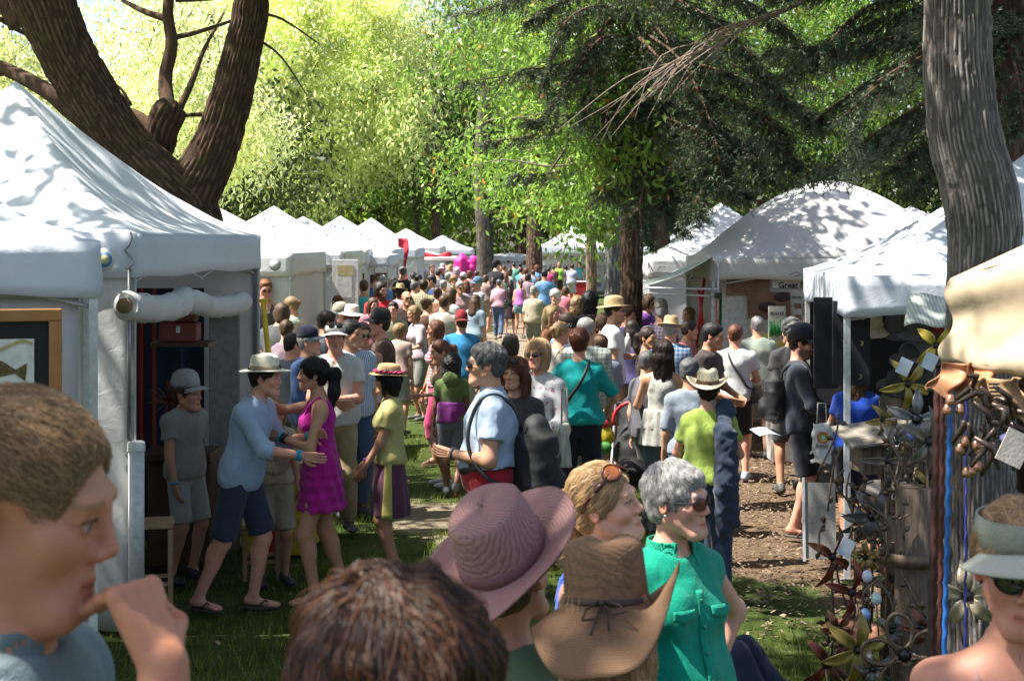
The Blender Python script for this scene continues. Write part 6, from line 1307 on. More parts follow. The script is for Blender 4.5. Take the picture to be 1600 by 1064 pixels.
    def flower(px, py, dd, n, L, Wd, c_, tiltx, tiltz, label, roll=0, hub=.03, kind='petal', mt=None):
        g = GZ(0, dd); p = W(px, py, dd); t = empty('metal_flower', p, 0, label, 'garden sculpture', 'metal flower sculptures'); rot = Matrix.Rotation(R(tiltz), 3, 'Z') @ Matrix.Rotation(R(90 + tiltx), 3, 'X')
        m = mt or plain('petal_%d_%d_%d' % tuple(int(x * 99) for x in c_), c_, .4, .3, scale=12, var=.3)
        proto = None
        for i in range(n):
            a = roll + i * 360 / n; mb = MB(); Rr = rot @ Matrix.Rotation(R(a), 3, 'Z')
            if kind == 'petal': mb.grid(lambda u, v: Rr @ Vector((hub * .8 + u * L, (v - .5) * Wd * math.sin(math.pi * min(1, (u * .93 + .07))) ** .7, .03 * math.sin(u * 3) + .3 * abs(v - .5) * Wd - .05 * u * u)), 8, 4); mb.build('petal', m, t, thick=.003)
            else:
                pts = [Rr @ Vector((hub + L * (.5 - .5 * math.cos(q)), Wd * .5 * math.sin(q), .02)) for q in np.linspace(.1, 6.18, 18)]; mb.tube(pts, .011, 6); mb.build('petal', METAL, t)
        mb = MB(); mb.ell((0, 0, 0), (hub, hub, hub), 12); mb.build('hub', plain('dark_iron', (.05, .05, .055), .35, .8), t)
        mb = MB(); mb.tube([(0, .02, 0), (.02, .06, -p.z * .4 + g * .4), (.0, .03, g - p.z)], .008, 6); mb.build('stem', METAL, t); return t
    Y = (.38, .27, .05); RD = (.20, .04, .022); CR = (.50, .42, .28); GR = (.15, .125, .10)
    flower(1292, 1035, 7.3, 4, .13, .055, RD, 5, 20, 'dark red four-petalled metal flower lowest at the left', 40)
    flower(1340, 1015, 7.0, 6, .17, .065, Y, 0, 10, 'large yellow metal flower with pointed petals near the ground', 20, .022)
    flower(1413, 1022, 6.8, 5, .17, .12, GR, 0, -8, 'grey looped-rod metal flower beside the large yellow flower', 30, .035, 'loop')
    flower(1330, 925, 7.8, 4, .16, .05, RD, 0, 30, 'rust coloured metal flower on a leaning stem left of the post', 70, .025)
    flower(1350, 905, 8.0, 4, .12, .045, (.40, .36, .16), 10, -10, 'small mustard metal flower left of the round post', 10, .018)
    flower(1362, 806, 7.9, 6, .145, .07, (.16, .15, .14), 0, 15, 'grey wide-petalled metal flower below the birdhouse', 0, .028)
    flower(1418, 600, 8.2, 5, .15, .055, Y, 0, 12, 'yellow metal flower standing highest behind the others', 50, .02)
    flower(1432, 655, 8.0, 5, .15, .06, (.24, .25, .26), 0, -12, 'silvery metal flower with a blue glass centre above the birdhouse', 15, .03)
    flower(1462, 540, 8.6, 4, .13, .065, (.62, .46, .05), 0, 5, 'bright yellow metal flower under the striped flap', 45, .02)
    flower(1450, 690, 7.5, 5, .17, .06, (.20, .17, .13), 0, 25, 'brownish grey metal flower at the top of the round post', 5, .026)
    flower(1512, 930, 5.6, 5, .12, .06, CR, 0, -20, 'cream metal flower in front of the ash trunk', 25, .024)
    flower(1385, 720, 7.7, 4, .18, .05, (.18, .16, .14), 0, 40, 'flat grey bladed metal flower across the birdhouse', 85, .022)
    flower(1300, 870, 7.9, 4, .17, .055, (.24, .07, .03), 0, 35, 'tall rust-red metal flower left of the white tag', 60, .024)
    sm = [(1310, 980, 7.5, 'small rusty', 0), (1352, 870, 7.9, 'small ochre', 1), (1392, 985, 7.2, 'small olive-grey', 2), (1440, 980, 7.0, 'small rust-brown', 0), (1378, 655, 8.2, 'small dull yellow', 1), (1400, 690, 8.1, 'small iron-grey', 2), (1335, 815, 8.1, 'small dark iron', 2), (1448, 760, 7.6, 'small mustard', 1), (1395, 905, 7.9, 'small bronze', 0), (1365, 1045, 6.9, 'small blackened', 2)]
    for px, py, dd, nm, ci in sm: flower(px, py, dd, 5, .085, .04, ((.18, .06, .03), (.36, .27, .07), (.13, .13, .12))[ci], 0, (px * 7) % 50 - 25, nm + ' metal flower ' + ('beside the round post' if px > 1380 else 'left of the round post'), px % 70, .016)
    # swarm of iron stems and leaves
    bw = [(1340, 880, 8.0), (1360, 940, 7.5), (1390, 930, 7.9)]
    rr = random.Random(12); sw = empty('metal_vine', (0, 0, 0), 0, 'tangle of curved iron stems with small leaves around the round post', 'garden sculpture')
    for i in range(70):
        x = rr.uniform(1290, 1468); y = rr.uniform(620, 1040); dd = rr.uniform(7.3, 8.4); p = W(x, y, dd); q = p + Vector((rr.uniform(-.12, .12), rr.uniform(-.1, .1), -rr.uniform(.15, .4))); md = (p + q) / 2 + Vector((rr.uniform(-.1, .1), 0, .04))
        mb = MB(); P = smooth_path([p, md, q], 10); mb.tube([Vector(v) for v in P], .006, 5); mb.build('iron_stem', METAL, sw)
        for j in range(3):
            c_ = Vector(P[2 + j * 3]); a = rr.uniform(0, 6.28); u = Vector((math.cos(a), rr.uniform(-.4, .4), math.sin(a))) * .055; v = Vector((-math.sin(a), .3, math.cos(a))) * .016; mb = MB(); mb.add([c_, c_ + u * .5 + v, c_ + u, c_ + u * .5 - v], [(0, 1, 2, 3)]); mb.build('leaf', METAL, sw, thick=.003)
    # tags
    tm = plain('price_tag', (.60, .66, .74), .6, bump=0)
    for i, (px, py, dd, lb) in enumerate(((1322, 855, 7.7, 'white price tag dangling from the rust-red metal flower'), (1453, 565, 8.0, 'white price tag high on the yellow metal flower'), (1413, 573, 8.1, 'white folded tag left of the highest yellow flower'), (1585, 700, 4.3, 'large cream tag hanging from the wind chimes'))):
        mb = MB(); s_ = .05 if i < 3 else .055; mb.box((0, 0, 0), (s_ * 1.5, .003, s_ * 1.9), Matrix.Rotation(R(25), 3, 'Y')); o = mb.build('price_tag', tm if i < 3 else plain('cream_tag', (.7, .6, .5)), None, loc=W(px, py, dd)); tag(o, lb, 'price tag')
    # bowls and galvanised tub
    for i, (px, py, dd, lb, c_) in enumerate(((1392, 862, 8.4, 'shallow terracotta bowl set behind the round post', (.36, .17, .10)), (1335, 985, 7.6, 'terracotta ring dish behind the yellow flower', (.36, .17, .10)), (1398, 765, 8.9, 'pale curved driftwood piece below the birdhouse', (.20, .18, .16)))):
        mb = MB(); r_ = .16 if i != 2 else .2; mb.lathe([(.001, -.05), (r_ * .6, -.05), (r_, .0), (r_ * 1.04, .004), (r_ * .9, -.005), (r_ * .5, -.035), (.001, -.035)], (0, 0, 0), 26, 0, Matrix.Rotation(R(8), 3, 'X')); o = mb.build('bowl', plain('bowl_%d' % i, c_, .6), None, loc=W(px, py, dd)); tag(o, lb, 'bowl')
        st = MB(); p = W(px, py, dd); st.tube([(p.x, p.y, p.z - .05), (p.x, p.y, 0)], .02, 6); o = st.build('bowl_stand', METAL); tag(o, 'thin iron stand under the ' + lb.split(' set')[0].split(' behind')[0].split(' below')[0], 'stand')
    # glass balls
    for i, (px, py, dd, c_) in enumerate(((1355, 900, 7.4, (.55, .60, .70)), (1352, 960, 7.3, (.20, .35, .65)), (1369, 935, 7.3, (.45, .60, .55)), (1425, 678, 7.9, (.2, .25, .8)))):
        mb = MB(); mb.ell((0, 0, 0), (.028, .028, .034), 14); m = plain('glass_ball_%d' % i, c_, .08, 0, .9, bump=0); o = mb.build('glass_ball', m, None, loc=W(px, py, dd)); tag(o, ['pale glass ball glinting on a metal stem', 'deep blue glass ball on a spring coil', 'sea-green glass ball beside the round post', 'violet-blue glass ball above the birdhouse'][i], 'glass ball')
        mb = MB(); p = W(px, py, dd); mb.tube([p, (p.x + .02, p.y, p.z - .3)], .005, 5); tag(mb.build('iron_spring', METAL), 'iron spring holding the ' + ['pale', 'deep blue', 'sea-green', 'violet-blue'][i] + ' glass ball', 'spring')
    # cream awning at the right with leather goods and chimes
    t = empty('cream_awning', (0, 0, 0), 0, 'cream canvas awning with a crumpled edge at the right edge of the view', 'awning'); mb = MB(); d0 = 5.2; A = W(1485, 436, d0); B = W(1700, 372, 4.6); C_ = W(1476, 566, d0); D_ = W(1700, 612, 4.6)
    def P(u, v):
        p = (A * (1 - u) + B * u) * (1 - v) + (C_ * (1 - u) + D_ * u) * v; w = (float(vn(np.array(u * 5 + v * 2.), np.array(v * 5. + u), 3)) - .5) * .035 * (.3 + v) + .008 * math.sin(v * 16 + u * 5) * v; return p + Vector((-.02 * math.sin(v * 9), w, (float(vn(np.array(u * 9.), np.array(4.), 6)) - .5) * .02 * v + .006 * math.sin(u * 15)))
    mb.grid(P, 40, 22); mb.build('valance', CREAM, t, thick=.005)
    mb = MB(); mb.grid(lambda u, v: (A * (1 - u) + B * u) * (1 - v) + (Vector((B.x + 1.2, 4.2, 3.3)) * (1 - u) + Vector((B.x + 1.6, 3.4, 3.3)) * u) * v, 12, 12); mb.build('roof', CREAM, t, thick=.005)
    mb = MB(); A2 = W(1484, 440, 5.22); 
    lt = plain('leather_orange', (.45, .20, .09), .5, scale=6); lt2 = plain('leather_tan', (.42, .26, .13), .6, scale=8)
    def folds(x0, y0, x1, y1, dd, m, label, seed, name='leather_hide'):
        a = W(x0, y0, dd); b = W(x1, y1, dd); mb = MB(); mb.grid(lambda u, v: Vector((a.x + (b.x - a.x) * u + .03 * math.sin(v * 4 + seed), dd + .045 * math.sin(u * 11 + seed) + .02 * math.sin(v * 9), a.z + (b.z - a.z) * v * (1 - .25 * math.sin(u * 7 + seed) ** 2))), 28, 14); o = mb.build(name, m, None, thick=.006); tag(o, label, 'leather')
    folds(1466, 568, 1540, 622, 5.0, lt, 'folded orange leather hanging under the left corner of the cream awning', 1); folds(1525, 592, 1612, 672, 4.8, lt2, 'tan laced leather hide hanging under the cream awning', 4)
    mb = MB()
    for i in range(16):
        p = W(1553 + i * .9, 600 + i * 6, 4.7); mb.box(p, (.035, .006, .006))
    tag(mb.build('lacing', BLACKP), 'dark lacing down the edge of the tan leather hide', 'lacing', kind='stuff')
    for i, (px, x2, dd, w_, c_, lb) in enumerate(((1474, 1468, 5.4, .011, (.10, .025, .02), 'dark red braided leather rope'), (1466, 1456, 5.45, .016, (.07, .022, .018), 'broad oxblood leather strap'), (1486, 1474, 5.35, .010, (.02, .14, .45), 'bright blue braided rope'), (1510, 1508, 5.3, .005, (.04, .04, .25), 'thin violet-blue rope'), (1462, 1450, 5.5, .007, (.02, .02, .02), 'thin black rope'))):
        mb = MB(); n = 44; pts = []; p = W(px, 600, dd); q = W(x2, 1075, dd)
        for j in range(n): u = j / (n - 1); pts.append(p * (1 - u) + q * u + Vector((.003 * math.sin(j * 2.2), .003 * math.cos(j * 2.2), 0)))
        mb.tube(pts, [w_ * (1 + .12 * math.sin(j * 2.2)) for j in range(n)], 7); o = mb.build('braided_rope', plain('cord_%d' % i, c_, .5), None); tag(o, lb + ' hanging full length beside the ash trunk', 'rope')
    # wind chime bells cluster
    rr = random.Random(5); wc = empty('wind_chime', W(1545, 640, 4.7), 0, 'cluster of bronze branches with small copper bells hanging before the ash trunk', 'wind chime'); br = plain('bronze', (.12, .085, .07), .35, .7); cp = plain('copper', (.55, .28, .17), .25, .8); s_ = 4.7 / FPX
    for i in range(26):
        a = Vector((rr.uniform(-35, 45) * s_, rr.uniform(-.08, .08), rr.uniform(-60, 60) * s_)); b = a + Vector((rr.uniform(-38, 38) * s_, rr.uniform(-.04, .04), -rr.uniform(15, 60) * s_)); mb = MB(); mb.tube([a, (a + b) / 2 + Vector((.02, 0, .02)), b], [.008, .012, .006], 7); mb.build('bronze_twig', br, wc)
    for (px, py) in ((1485, 625), (1500, 640), (1480, 640), (1508, 690), (1500, 702), (1525, 695), (1530, 703), (1518, 735), (1510, 738), (1528, 728), (1590, 690), (1592, 715)):
        p = W(px, py, 4.7) - W(1545, 640, 4.7); mb = MB(); mb.lathe([(.001, .02), (.008, .018), (.014, .004), (.017, -.010), (.013, -.016), (.001, -.017)], p, 12); mb.build('bell', cp, wc)
    for (px, py) in ((1596, 690), (1590, 718), (1570, 685)):
        mb = MB(); mb.ell(W(px, py, 4.4), (.016, .016, .016), 12); o = mb.build('glass_ball', plain('violet_glass', (.25, .27, .55), .08, bump=0)); tag(o, {1596: 'upper violet glass ball', 1590: 'lower violet glass ball', 1570: 'small leftmost violet glass ball'}[px] + ' by the cream tag at the right edge', 'glass ball')
    # far end: large booth with jewellery boards
    t = tent('far white booth hung with rows of small prints at the end of the aisle', (2.85, 66), 0, 1.6, 1.5, 2.38, 3.35, SHADEW, .35, walls=(2, 1), seed=31)
    b = empty('print_wall', (2.85, 66.6, 0), 0, 'white display wall covered with rows of small prints in the far booth', 'display wall'); mb = MB(); mb.box((0, 0, 1.2), (3.0, .05, 1.9)); mb.build('board', plain('white_board', (.74, .74, .73), .8), b); rr = random.Random(2)
    for i in range(9):
        for j in range(4): mb = MB(); c_ = rr.choice([(.1, .1, .12), (.35, .3, .25), (.2, .25, .3), (.5, .5, .45)]); mb.box((-1.3 + i * .32, -.035, .55 + j * .42), (.2, .01, .13 + .1 * rr.random())); mb.build('small_print', plain('sp_%d' % int(c_[0] * 99), c_, .7), b)
    for i, x in enumerate((2.0, 3.1)):
        tb = empty('red_table', (x, 64.2, 0), 0, ['red draped table left of the man in the lavender tee', 'red draped table right of the man in the lavender tee'][i], 'table'); mb = MB(); mb.box((0, 0, .37), (.9, .7, .74), bev=.02); mb.build('cloth', plain('red_cloth', (.45, .03, .03), .9), tb); mb = MB(); mb.box((0, 0, .76), (.94, .74, .03)); mb.build('tabletop', plain('white_board', (.7, .7, .7)), tb)
    tent('low white tent wall behind the far crowd', (-.1, 78), 0, 2.6, 1.5, 1.75, 1.95, WHITE, .3, walls=(0,), seed=33); tent('low cream tent behind the far crowd left of the print booth', (2.3, 84), 0, 3.2, 1.5, 1.6, 1.75, canvas('cream_far', (.74, .70, .60)), .3, walls=(0,), seed=34)
    # pink inflatable cloth
    f = Field((-.62, -.3, 0), (.62, .3, 1.55), .05); f.cone((-.18, 0, .1), (-.12, 0, 1.15), .24, .26, .1); f.cone((.22, 0, .1), (.3, 0, 1.25), .12, .16, .1); f.cone((-.1, 0, .9), (.25, 0, 1.0), .14, .12, .1); f.ell((-.1, 0, 1.25), (.16, .15, .2), .08); f.noise(.03, 12, 3); V, Q = f.poly()
    o = mesh_np('pink_drape', V, Q, None, plain('hot_pink', (.85, .03, .35), .6), None, loc=((727 - 800) * 46 / FPX, 46, .75)); tag(o, 'hot pink fabric figure held up above the distant crowd', 'pink drape')
    o = MB(); o.tube([((727 - 800) * 46 / FPX, 46, 0), ((727 - 800) * 46 / FPX, 46, 1.2)], .03, 6); tag(o.build('pink_drape_stand', ALU), 'thin stand under the hot pink fabric figure', 'stand')
# ------------------------------------------------------------------ bags and things people hold
def attach_pt(root, v): return root.matrix_world @ Vector(v)
def world_of(root, loc):
    return Matrix.Translation(root.location) @ Matrix.Rotation(root.rotation_euler.z, 4, 'Z') @ Vector(loc)
def backpack(root, s, label, c=(.02, .02, .022), dx=0, size=1.0, low=0):
    fb = 1 + (s.fat - 1) * .8
    t = empty('backpack', world_of(root, s.up(dx, .0, 1.02 - low)), root.rotation_euler.z, label, 'backpack'); k = s.k * size
    f = Field((-.24 * k, -.02, -.32 * k), (.24 * k, .42 * k, .42 * k), .011); f.ell((0, .20 * k, .06 * k), (.155 * k, .10 * k, .235 * k), .03); f.tube((0, .20 * k, -.12 * k), (0, .20 * k, .20 * k), (1, 0, 0), [0, 1], [.15 * k, .13 * k], [.10 * k, .09 * k], k=.06)
    f.ell((0, .28 * k, -.03 * k), (.115 * k, .065 * k, .10 * k), .02); f.noise(.006, 30, 4); V, Q = f.poly(); mesh_np('bag', V, Q, None, plain('pack_%d_%d' % (int(c[0] * 99), int(c[2] * 99)), c, .7), t)
    mb = MB(); mb.tube([(-.10 * k, .285 * k, .12 * k), (0, .31 * k, .14 * k), (.10 * k, .285 * k, .12 * k)], .007, 5); mb.build('zip', plain('zip_grey', (.25, .25, .26), .4, .6), t)
    for sx in (-1, 1):
        q = lambda x, y, z: Vector(s.up(x, y, z)) - Vector(s.up(dx, .0, 1.02 - low)); x0 = sx * .10 + (dx if sx > 0 else 0)
        mb = MB(); mb.tube([Vector(v) for v in smooth_path([q(x0, .15 * fb, 1.30 - low * .3), q(x0, .125, 1.40), q(x0, .02, 1.462), q(x0 * 1.1, -.070, 1.42), q(x0 * 1.3, -.108 * fb, 1.28), q(x0 * 1.5, -.10 * fb, 1.14), q(x0 * 1.8, -.02, 1.04 - low * .5), q(x0 * 1.2, .13 * fb, .98 - low * .6)], 28)], .012 * s.k, 6, squash=.5); mb.build('strap', plain('pack_strap', (.025, .025, .03), .7), t)
    return t
def cross_bag(root, s, label, c=(.03, .025, .025), side=1, sz=.15, strap=True, z=.98, front=0.0):
    p = s.up(side * .21, front, z); t = empty('shoulder_bag', world_of(root, p), root.rotation_euler.z, label, 'bag'); k = s.k
    fb = 1 + (s.fat - 1) * 1.3
    f = Field((-.09, -.22, -.22), (.09, .22, .22), .011); f.ell((0, 0, 0), (.055 * k, sz * k, sz * .85 * k), .02); f.tube((0, 0, -sz * .8 * k), (0, 0, sz * .5 * k), (1, 0, 0), [0, 1], [.05 * k, .035 * k], [sz * k, sz * .8 * k], k=.05); f.noise(.006, 28, 3); V, Q = f.poly(); mesh_np('bag', V, Q, None, plain('bag_%d_%d' % (int(c[0] * 99), int(c[2] * 99)), c, .55), t)
    if strap:
        mb = MB(); q = lambda x, y, zz: Vector(s.up(x, y, zz)) - Vector(p)
        o = -side
        mb.tube([Vector(v) for v in smooth_path([q(side * .20, -.06, z + .08), q(side * .12, -.15 * fb, 1.12), q(0, -.16 * fb, 1.28), q(o * .08, -.11, 1.41), q(o * .09, .01, 1.465), q(o * .075, .105 * fb, 1.40), q(o * .03, .142 * fb, 1.30), q(side * .06, .148 * fb, 1.17), q(side * .13, .14 * fb, 1.06), q(side * .20, .07, z + .08)], 36)], .017 * k, 6, squash=.5); mb.build('strap', plain('bag_strap', (.02, .018, .018), .6), t)
    else:
        mb = MB(); mb.tube([(0, -.07, .1), (.0, -.05, .32), (-side * .04, 0, .42), (.0, .05, .32), (0, .07, .1)], .010, 6); mb.build('strap', plain('bag_strap', (.02, .018, .018), .6), t)
    return t
def bands(root, s, sd, cols, name='wristband'):
    S, E, Wr = s.arm[sd]; d = (Wr - E) / np.linalg.norm(Wr - E)
    for i, c in enumerate(cols):
        mb = MB(); p = Wr - d * (.012 + .020 * i); mb.tube([p - d * .008, p + d * .008], .037 * s.k, 14); mb.build(name, plain('band_%d_%d' % (int(c[0] * 99), int(c[2] * 99)), c, .4, bump=0), root)

CROWD = 'people of the distant crowd filling the aisle'
def people():
    K = dict
    # ---- hugging group, left
    r, s = PX(376, 529, 9.9, 78, 'man in light blue shirt and wide cream hat leaning in to hug a woman', ('brim', (.80, .76, .64), (.35, .28, .2)), 1.80, sex='m', top=('roll', (.36, .50, .70)), bottom=('shorts', (.030, .045, .075)), hair=('short', 'dark'), pose={'world': 1, 'h': {1: (.22, -.42, 1.18), -1: (-.15, -.50, 1.10)}, 'f': {1: (.10, -.08, 0), -1: (-.10, .24, 0)}, 'pole': {1: (.5, .2, -1), -1: (-.5, .3, -1)}, 'hd': {-1: (.8, -.3, 0)}}, lean=13, hpitch=4, lod=0, shoes=('sandal', (.05, .04, .04)), smile=1, skin='red', fat=1.05)
    bands(r, s, -1, [(.02, .35, .55), (.02, .35, .55)]); bands(r, s, 1, [(.02, .35, .55)])
    r, s = PX(502, 553, 10.2, -80, 'woman in magenta dress with black ponytail, arm round the hatted man', None, None, sex='f', top=('dress', (.45, .012, .26)), bottom=('none', 0), hair=('pony', 'black'), pose={'world': 1, 'h': {1: (.12, -.30, 1.20), -1: (-.06, -.40, 1.45)}, 'f': {1: (.10, -.08, 0), -1: (-.11, .14, 0)}, 'pole': {1: (.6, .5, -1), -1: (-.9, .1, -.5)}, 'hd': {-1: (0, -.2, -1)}}, lod=0, smile=1, lean=3, shoes=('sandal', (.1, .06, .05)), skin='tan')
    bands(r, s, 1, [(.02, .4, .6), (.02, .02, .02), (.02, .02, .02)])
    r, s = PX(290, 584, 10.8, 55, 'boy in grey cap, grey tee and pale baggy shorts by the tent weight', ('cap', (.42, .44, .44)), None, sex='m', top=('tee', (.30, .285, .26)), bottom=('shorts', (.36, .37, .36)), hair=('short', 'brown'), lod=0, hyaw=15, pose={'h': {-1: (-.20, -.10, .84), 1: (.17, .06, .85)}}, skin='tan', shoes=('shoe', (.03, .03, .035)), child=True)
    bands(r, s, -1, [(.02, .25, .6)])
    r, s = PX(428, 617, 10.7, 20, 'blond child in beige between the hugging pair, a flowered cloth bag at the hip', None, None, sex='f', top=('tee', (.42, .36, .27)), bottom=('shorts', (.42, .38, .30)), hair=('bob', 'dblond'), lod=1, shoes=('shoe', (.05, .05, .06)), child=True)
    t = empty('cloth_bag', W(430, 700, 10.35), R(10), 'cream drawstring bag with a red and green flower print in front of the child', 'bag'); f = Field((-.18, -.12, -.24), (.18, .12, .2), .012); f.ell((0, 0, -.05), (.12, .055, .15), .03); f.ell((0, 0, .05), (.08, .045, .09), .05); f.noise(.010, 26, 2); V, Q = f.poly(); mesh_np('bag', V, Q, None, cloth((.66, .58, .44), 'floral', (.32, .10, .08), .85, .8), t); mb = MB(); mb.tube([(-.05, 0, .1), (-.06, 0, .35), (-.04, .0, .5)], .008, 5); mb.build('strap', plain('cream_cord', (.6, .52, .4)), t)
    r, s = PX(524, 500, 12.7, 8, 'smiling man with pale cap, sunglasses on its peak and tan vest over a white shirt', ('visor', (.62, .62, .60)), None, sex='m', top=('vneck', (.66, .66, .62)), bottom=('pants', (.36, .27, .16)), hair=('short', 'black'), glasses='top', pose={'h': {1: (-.02, -.22, 1.12), -1: (.0, -.26, 1.1)}, 'pole': {1: (1, .3, -.8), -1: (-1, .3, -.8)}}, lod=0, smile=1, skin='red', fat=1.1)
    r, s = PX(549, 497, 13.4, 30, 'man in blue and white striped shirt with jeans and brown belt', None, None, sex='m', top=('half', (.24, .33, .52), 'vstripe', (.58, .62, .70), .85, 1.3), bottom=('jeans', (.05, .085, .17)), hair=('short', 'black'), belt=(.05, .03, .02), lod=1, fat=1.1)
    r, s = PX(609, 557, 11.0, -82, 'woman in pale yellow tee and straw hat trimmed with pink flowers', ('boater', (.60, .40, .20), (.55, .08, .15), (.75, .06, .22)), None, sex='f', top=('tee', (.60, .56, .22)), bottom=('skirt', (.13, .045, .09)), hair=('bob', 'black'), pose={'h': {1: (.10, -.22, .90), -1: (-.12, -.20, .92)}}, lod=0, smile=1, skin='tan', shoes=('sandal', (.1, .05, .04)))
    bands(r, s, -1, [(.22, .05, .5)]); 
    mb = MB(); mb.grid(lambda u, v: Vector((((.158 + .084 * v ** .8) * math.cos((u - .9) * .5)) * s.k + .012, (u - .9) * .075 * (.6 + .5 * v), 1.02 * s.k - v * .515 * s.k)), 5, 12); o = mb.build('skirt_panel', cloth((.62, .55, .16)), r, thick=.006); o.location.x = .0
    # ---- second rank, left of centre
    PX(599, 484, 15, -78, 'man in brown tee with a black cap and sunglasses resting on it', ('cap', (.02, .02, .022)), None, sex='m', top=('tee', (.095, .055, .04)), bottom=('shorts', (.2, .17, .12)), hair=('short', 'dark'), lod=1, skin='red', pose='hold')
    PX(566, 499, 14.5, 12, 'woman in dark sunglasses and white top with tied-back brown hair', None, None, sex='f', top=('tank', (.74, .73, .72)), bottom=('skirt', (.1, .1, .12)), hair=('bun', 'brown'), glasses='sun', lod=1, skin='tan', hpitch=8)
    PX(547, 470, 18, 25, 'woman in a floppy white sun hat and sunglasses beside the notice panel', ('sun', (.74, .68, .60)), None, sex='f', top=('tee', (.6, .55, .5)), bottom=('shorts', (.2, .2, .2)), hair=('bob', 'auburn'), glasses='sun', lod=1)
    PX(478, 511, 13.6, 75, 'person in navy cap and denim-blue jacket behind the hatted man', ('cap', (.02, .025, .05)), None, sex='m', top=('long', (.05, .10, .24)), bottom=('pants', (.1, .1, .12)), hair=('short', 'grey'), lod=1, fat=1.1)
    PX(470, 499, 14.6, 60, 'fair-haired person half hidden behind the navy cap', None, None, sex='f', top=('tee', (.35, .38, .42)), bottom=('shorts', (.2, .2, .2)), hair=('bob', 'blond'), lod=1)
    PX(505, 483, 15.5, 150, 'dark-haired man standing behind the smiling man in the pale cap', None, None, sex='m', top=('tee', (.08, .09, .12)), bottom=('shorts', (.2, .2, .2)), hair=('short', 'dark'), lod=1)
    PX(463, 461, 19.5, -100, 'blond man in pale green shirt with a small ponytail at the dark table', None, None, sex='m', top=('half', (.42, .50, .38)), bottom=('pants', (.2, .18, .14)), hair=('bun', 'dblond'), lod=1, pose='hold', hpitch=12)
    PX(413, 434, 21, 20, 'bare-armed man with cropped red hair looking out beside the sunlit tent', None, None, sex='m', top=('tank', (.10, .10, .11)), bottom=('shorts', (.1, .1, .1)), hair=('short', 'red'), glasses='clear', lod=1, skin='red')
    PX(430, 470, 17, 160, 'person in dark grey tee bending at the edge of the tall tent', None, None, sex='m', top=('tee', (.09, .09, .095)), bottom=('shorts', (.1, .1, .1)), hair=('bob', 'brown'), lod=1, lean=10)
    PX(595, 438, 23, 8, 'bearded man with long dark hair in a bright red tee', None, None, sex='m', top=('tee', (.55, .02, .035)), bottom=('shorts', (.16, .10, .08), 'vstripe', (.32, .28, .24)), hair=('bob', 'dark'), beard=.9, lod=1, pose='stand2', fat=1.15, skin='fair')
    PX(638, 452, 23, -10, 'bald man in dark glasses and a black polo shirt with pale shorts', None, None, sex='m', top=('polo', (.035, .02, .02)), bottom=('shorts', (.50, .46, .38)), hair=('bald', 'grey'), glasses='sun', lod=1, fat=1.15)
    PX(624, 440, 27, 120, 'person in a wide straw hat and pink patterned blouse', ('brim', (.50, .38, .20)), None, sex='f', top=('half', (.60, .36, .42), 'floral', (.8, .7, .7)), bottom=('pants', (.2, .2, .2)), hair=('bob', 'dark'), lod=2)
    PX(596, 428, 30, 175, 'grey-haired man in a blue shirt beyond the red tee', None, None, sex='m', top=('half', (.10, .22, .50)), bottom=('pants', (.2, .2, .2)), hair=('short', 'grey'), lod=2)
    PX(569, 435, 26, 178, 'woman in turquoise racer-back top beside the left-row awning pole', None, None, sex='f', top=('tank', (.08, .48, .52)), bottom=('skirt', (.12, .1, .1)), hair=('bun', 'brown'), lod=2)
    PX(628, 415, 33, 170, 'tall grey-haired man in black seen from behind', None, None, sex='m', top=('tee', (.02, .02, .025)), bottom=('pants', (.1, .1, .1)), hair=('short', 'dgrey'), lod=2, fat=1.2)
    PX(660, 434, 27, 175, 'man in an olive plaid shirt seen from behind', None, None, sex='m', top=('tee', (.22, .20, .12), 'plaid', (.42, .38, .26)), bottom=('shorts', (.3, .25, .2)), hair=('short', 'dark'), lod=2)
    PX(666, 461, 22.5, 172, 'woman in a brown and sage green dress with her hair up', None, 1.70, sex='f', top=('strap', (.09, .045, .025)), bottom=('skirt', (.16, .22, .16), 'blotch', (.30, .33, .22)), hair=('updo', 'brown'), lod=1, pose='walkb', shoes=('sandal', (.1, .06, .05)))
    PX(679, 428, 30, -60, 'man in navy tee and dark glasses turned to the left', None, None, sex='m', top=('tee', (.02, .05, .18)), bottom=('shorts', (.3, .25, .2)), hair=('short', 'black'), glasses='sun', lod=2)
    PX(695, 459, 22, 180, 'brown-haired man in a beige shirt seen from behind', None, None, sex='m', top=('half', (.60, .58, .48)), bottom=('shorts', (.3, .26, .2)), hair=('short', 'brown'), lod=1)
    PX(702, 447, 24, 150, 'woman with wavy brown hair beyond the beige shirt', None, None, sex='f', top=('tee', (.5, .5, .5)), bottom=('shorts', (.3, .25, .2)), hair=('long', 'brown'), lod=2)
    PX(718, 437, 28, 15, 'grey-haired woman in sunglasses and an open mauve cardigan', None, None, sex='f', top=('long', (.34, .22, .24)), bottom=('shorts', (.12, .2, .28)), hair=('short', 'grey'), glasses='sun', lod=2, pose='hold')
    PX(731, 436, 31, 200, 'auburn-haired woman in a pale lilac top', None, None, sex='f', top=('tee', (.48, .38, .48)), bottom=('shorts', (.12, .2, .28)), hair=('long', 'auburn'), lod=2)
    r, s = PX(745, 434, 31, -55, 'man in blue cap and navy-striped white polo with folded arms', ('cap', (.08, .18, .28)), None, sex='m', top=('tee', (.66, .68, .70), 'hstripe', (.10, .13, .25)), bottom=('shorts', (.50, .46, .38)), hair=('short', 'grey'), lod=2, pose='fold', belt=(.05, .04, .03))
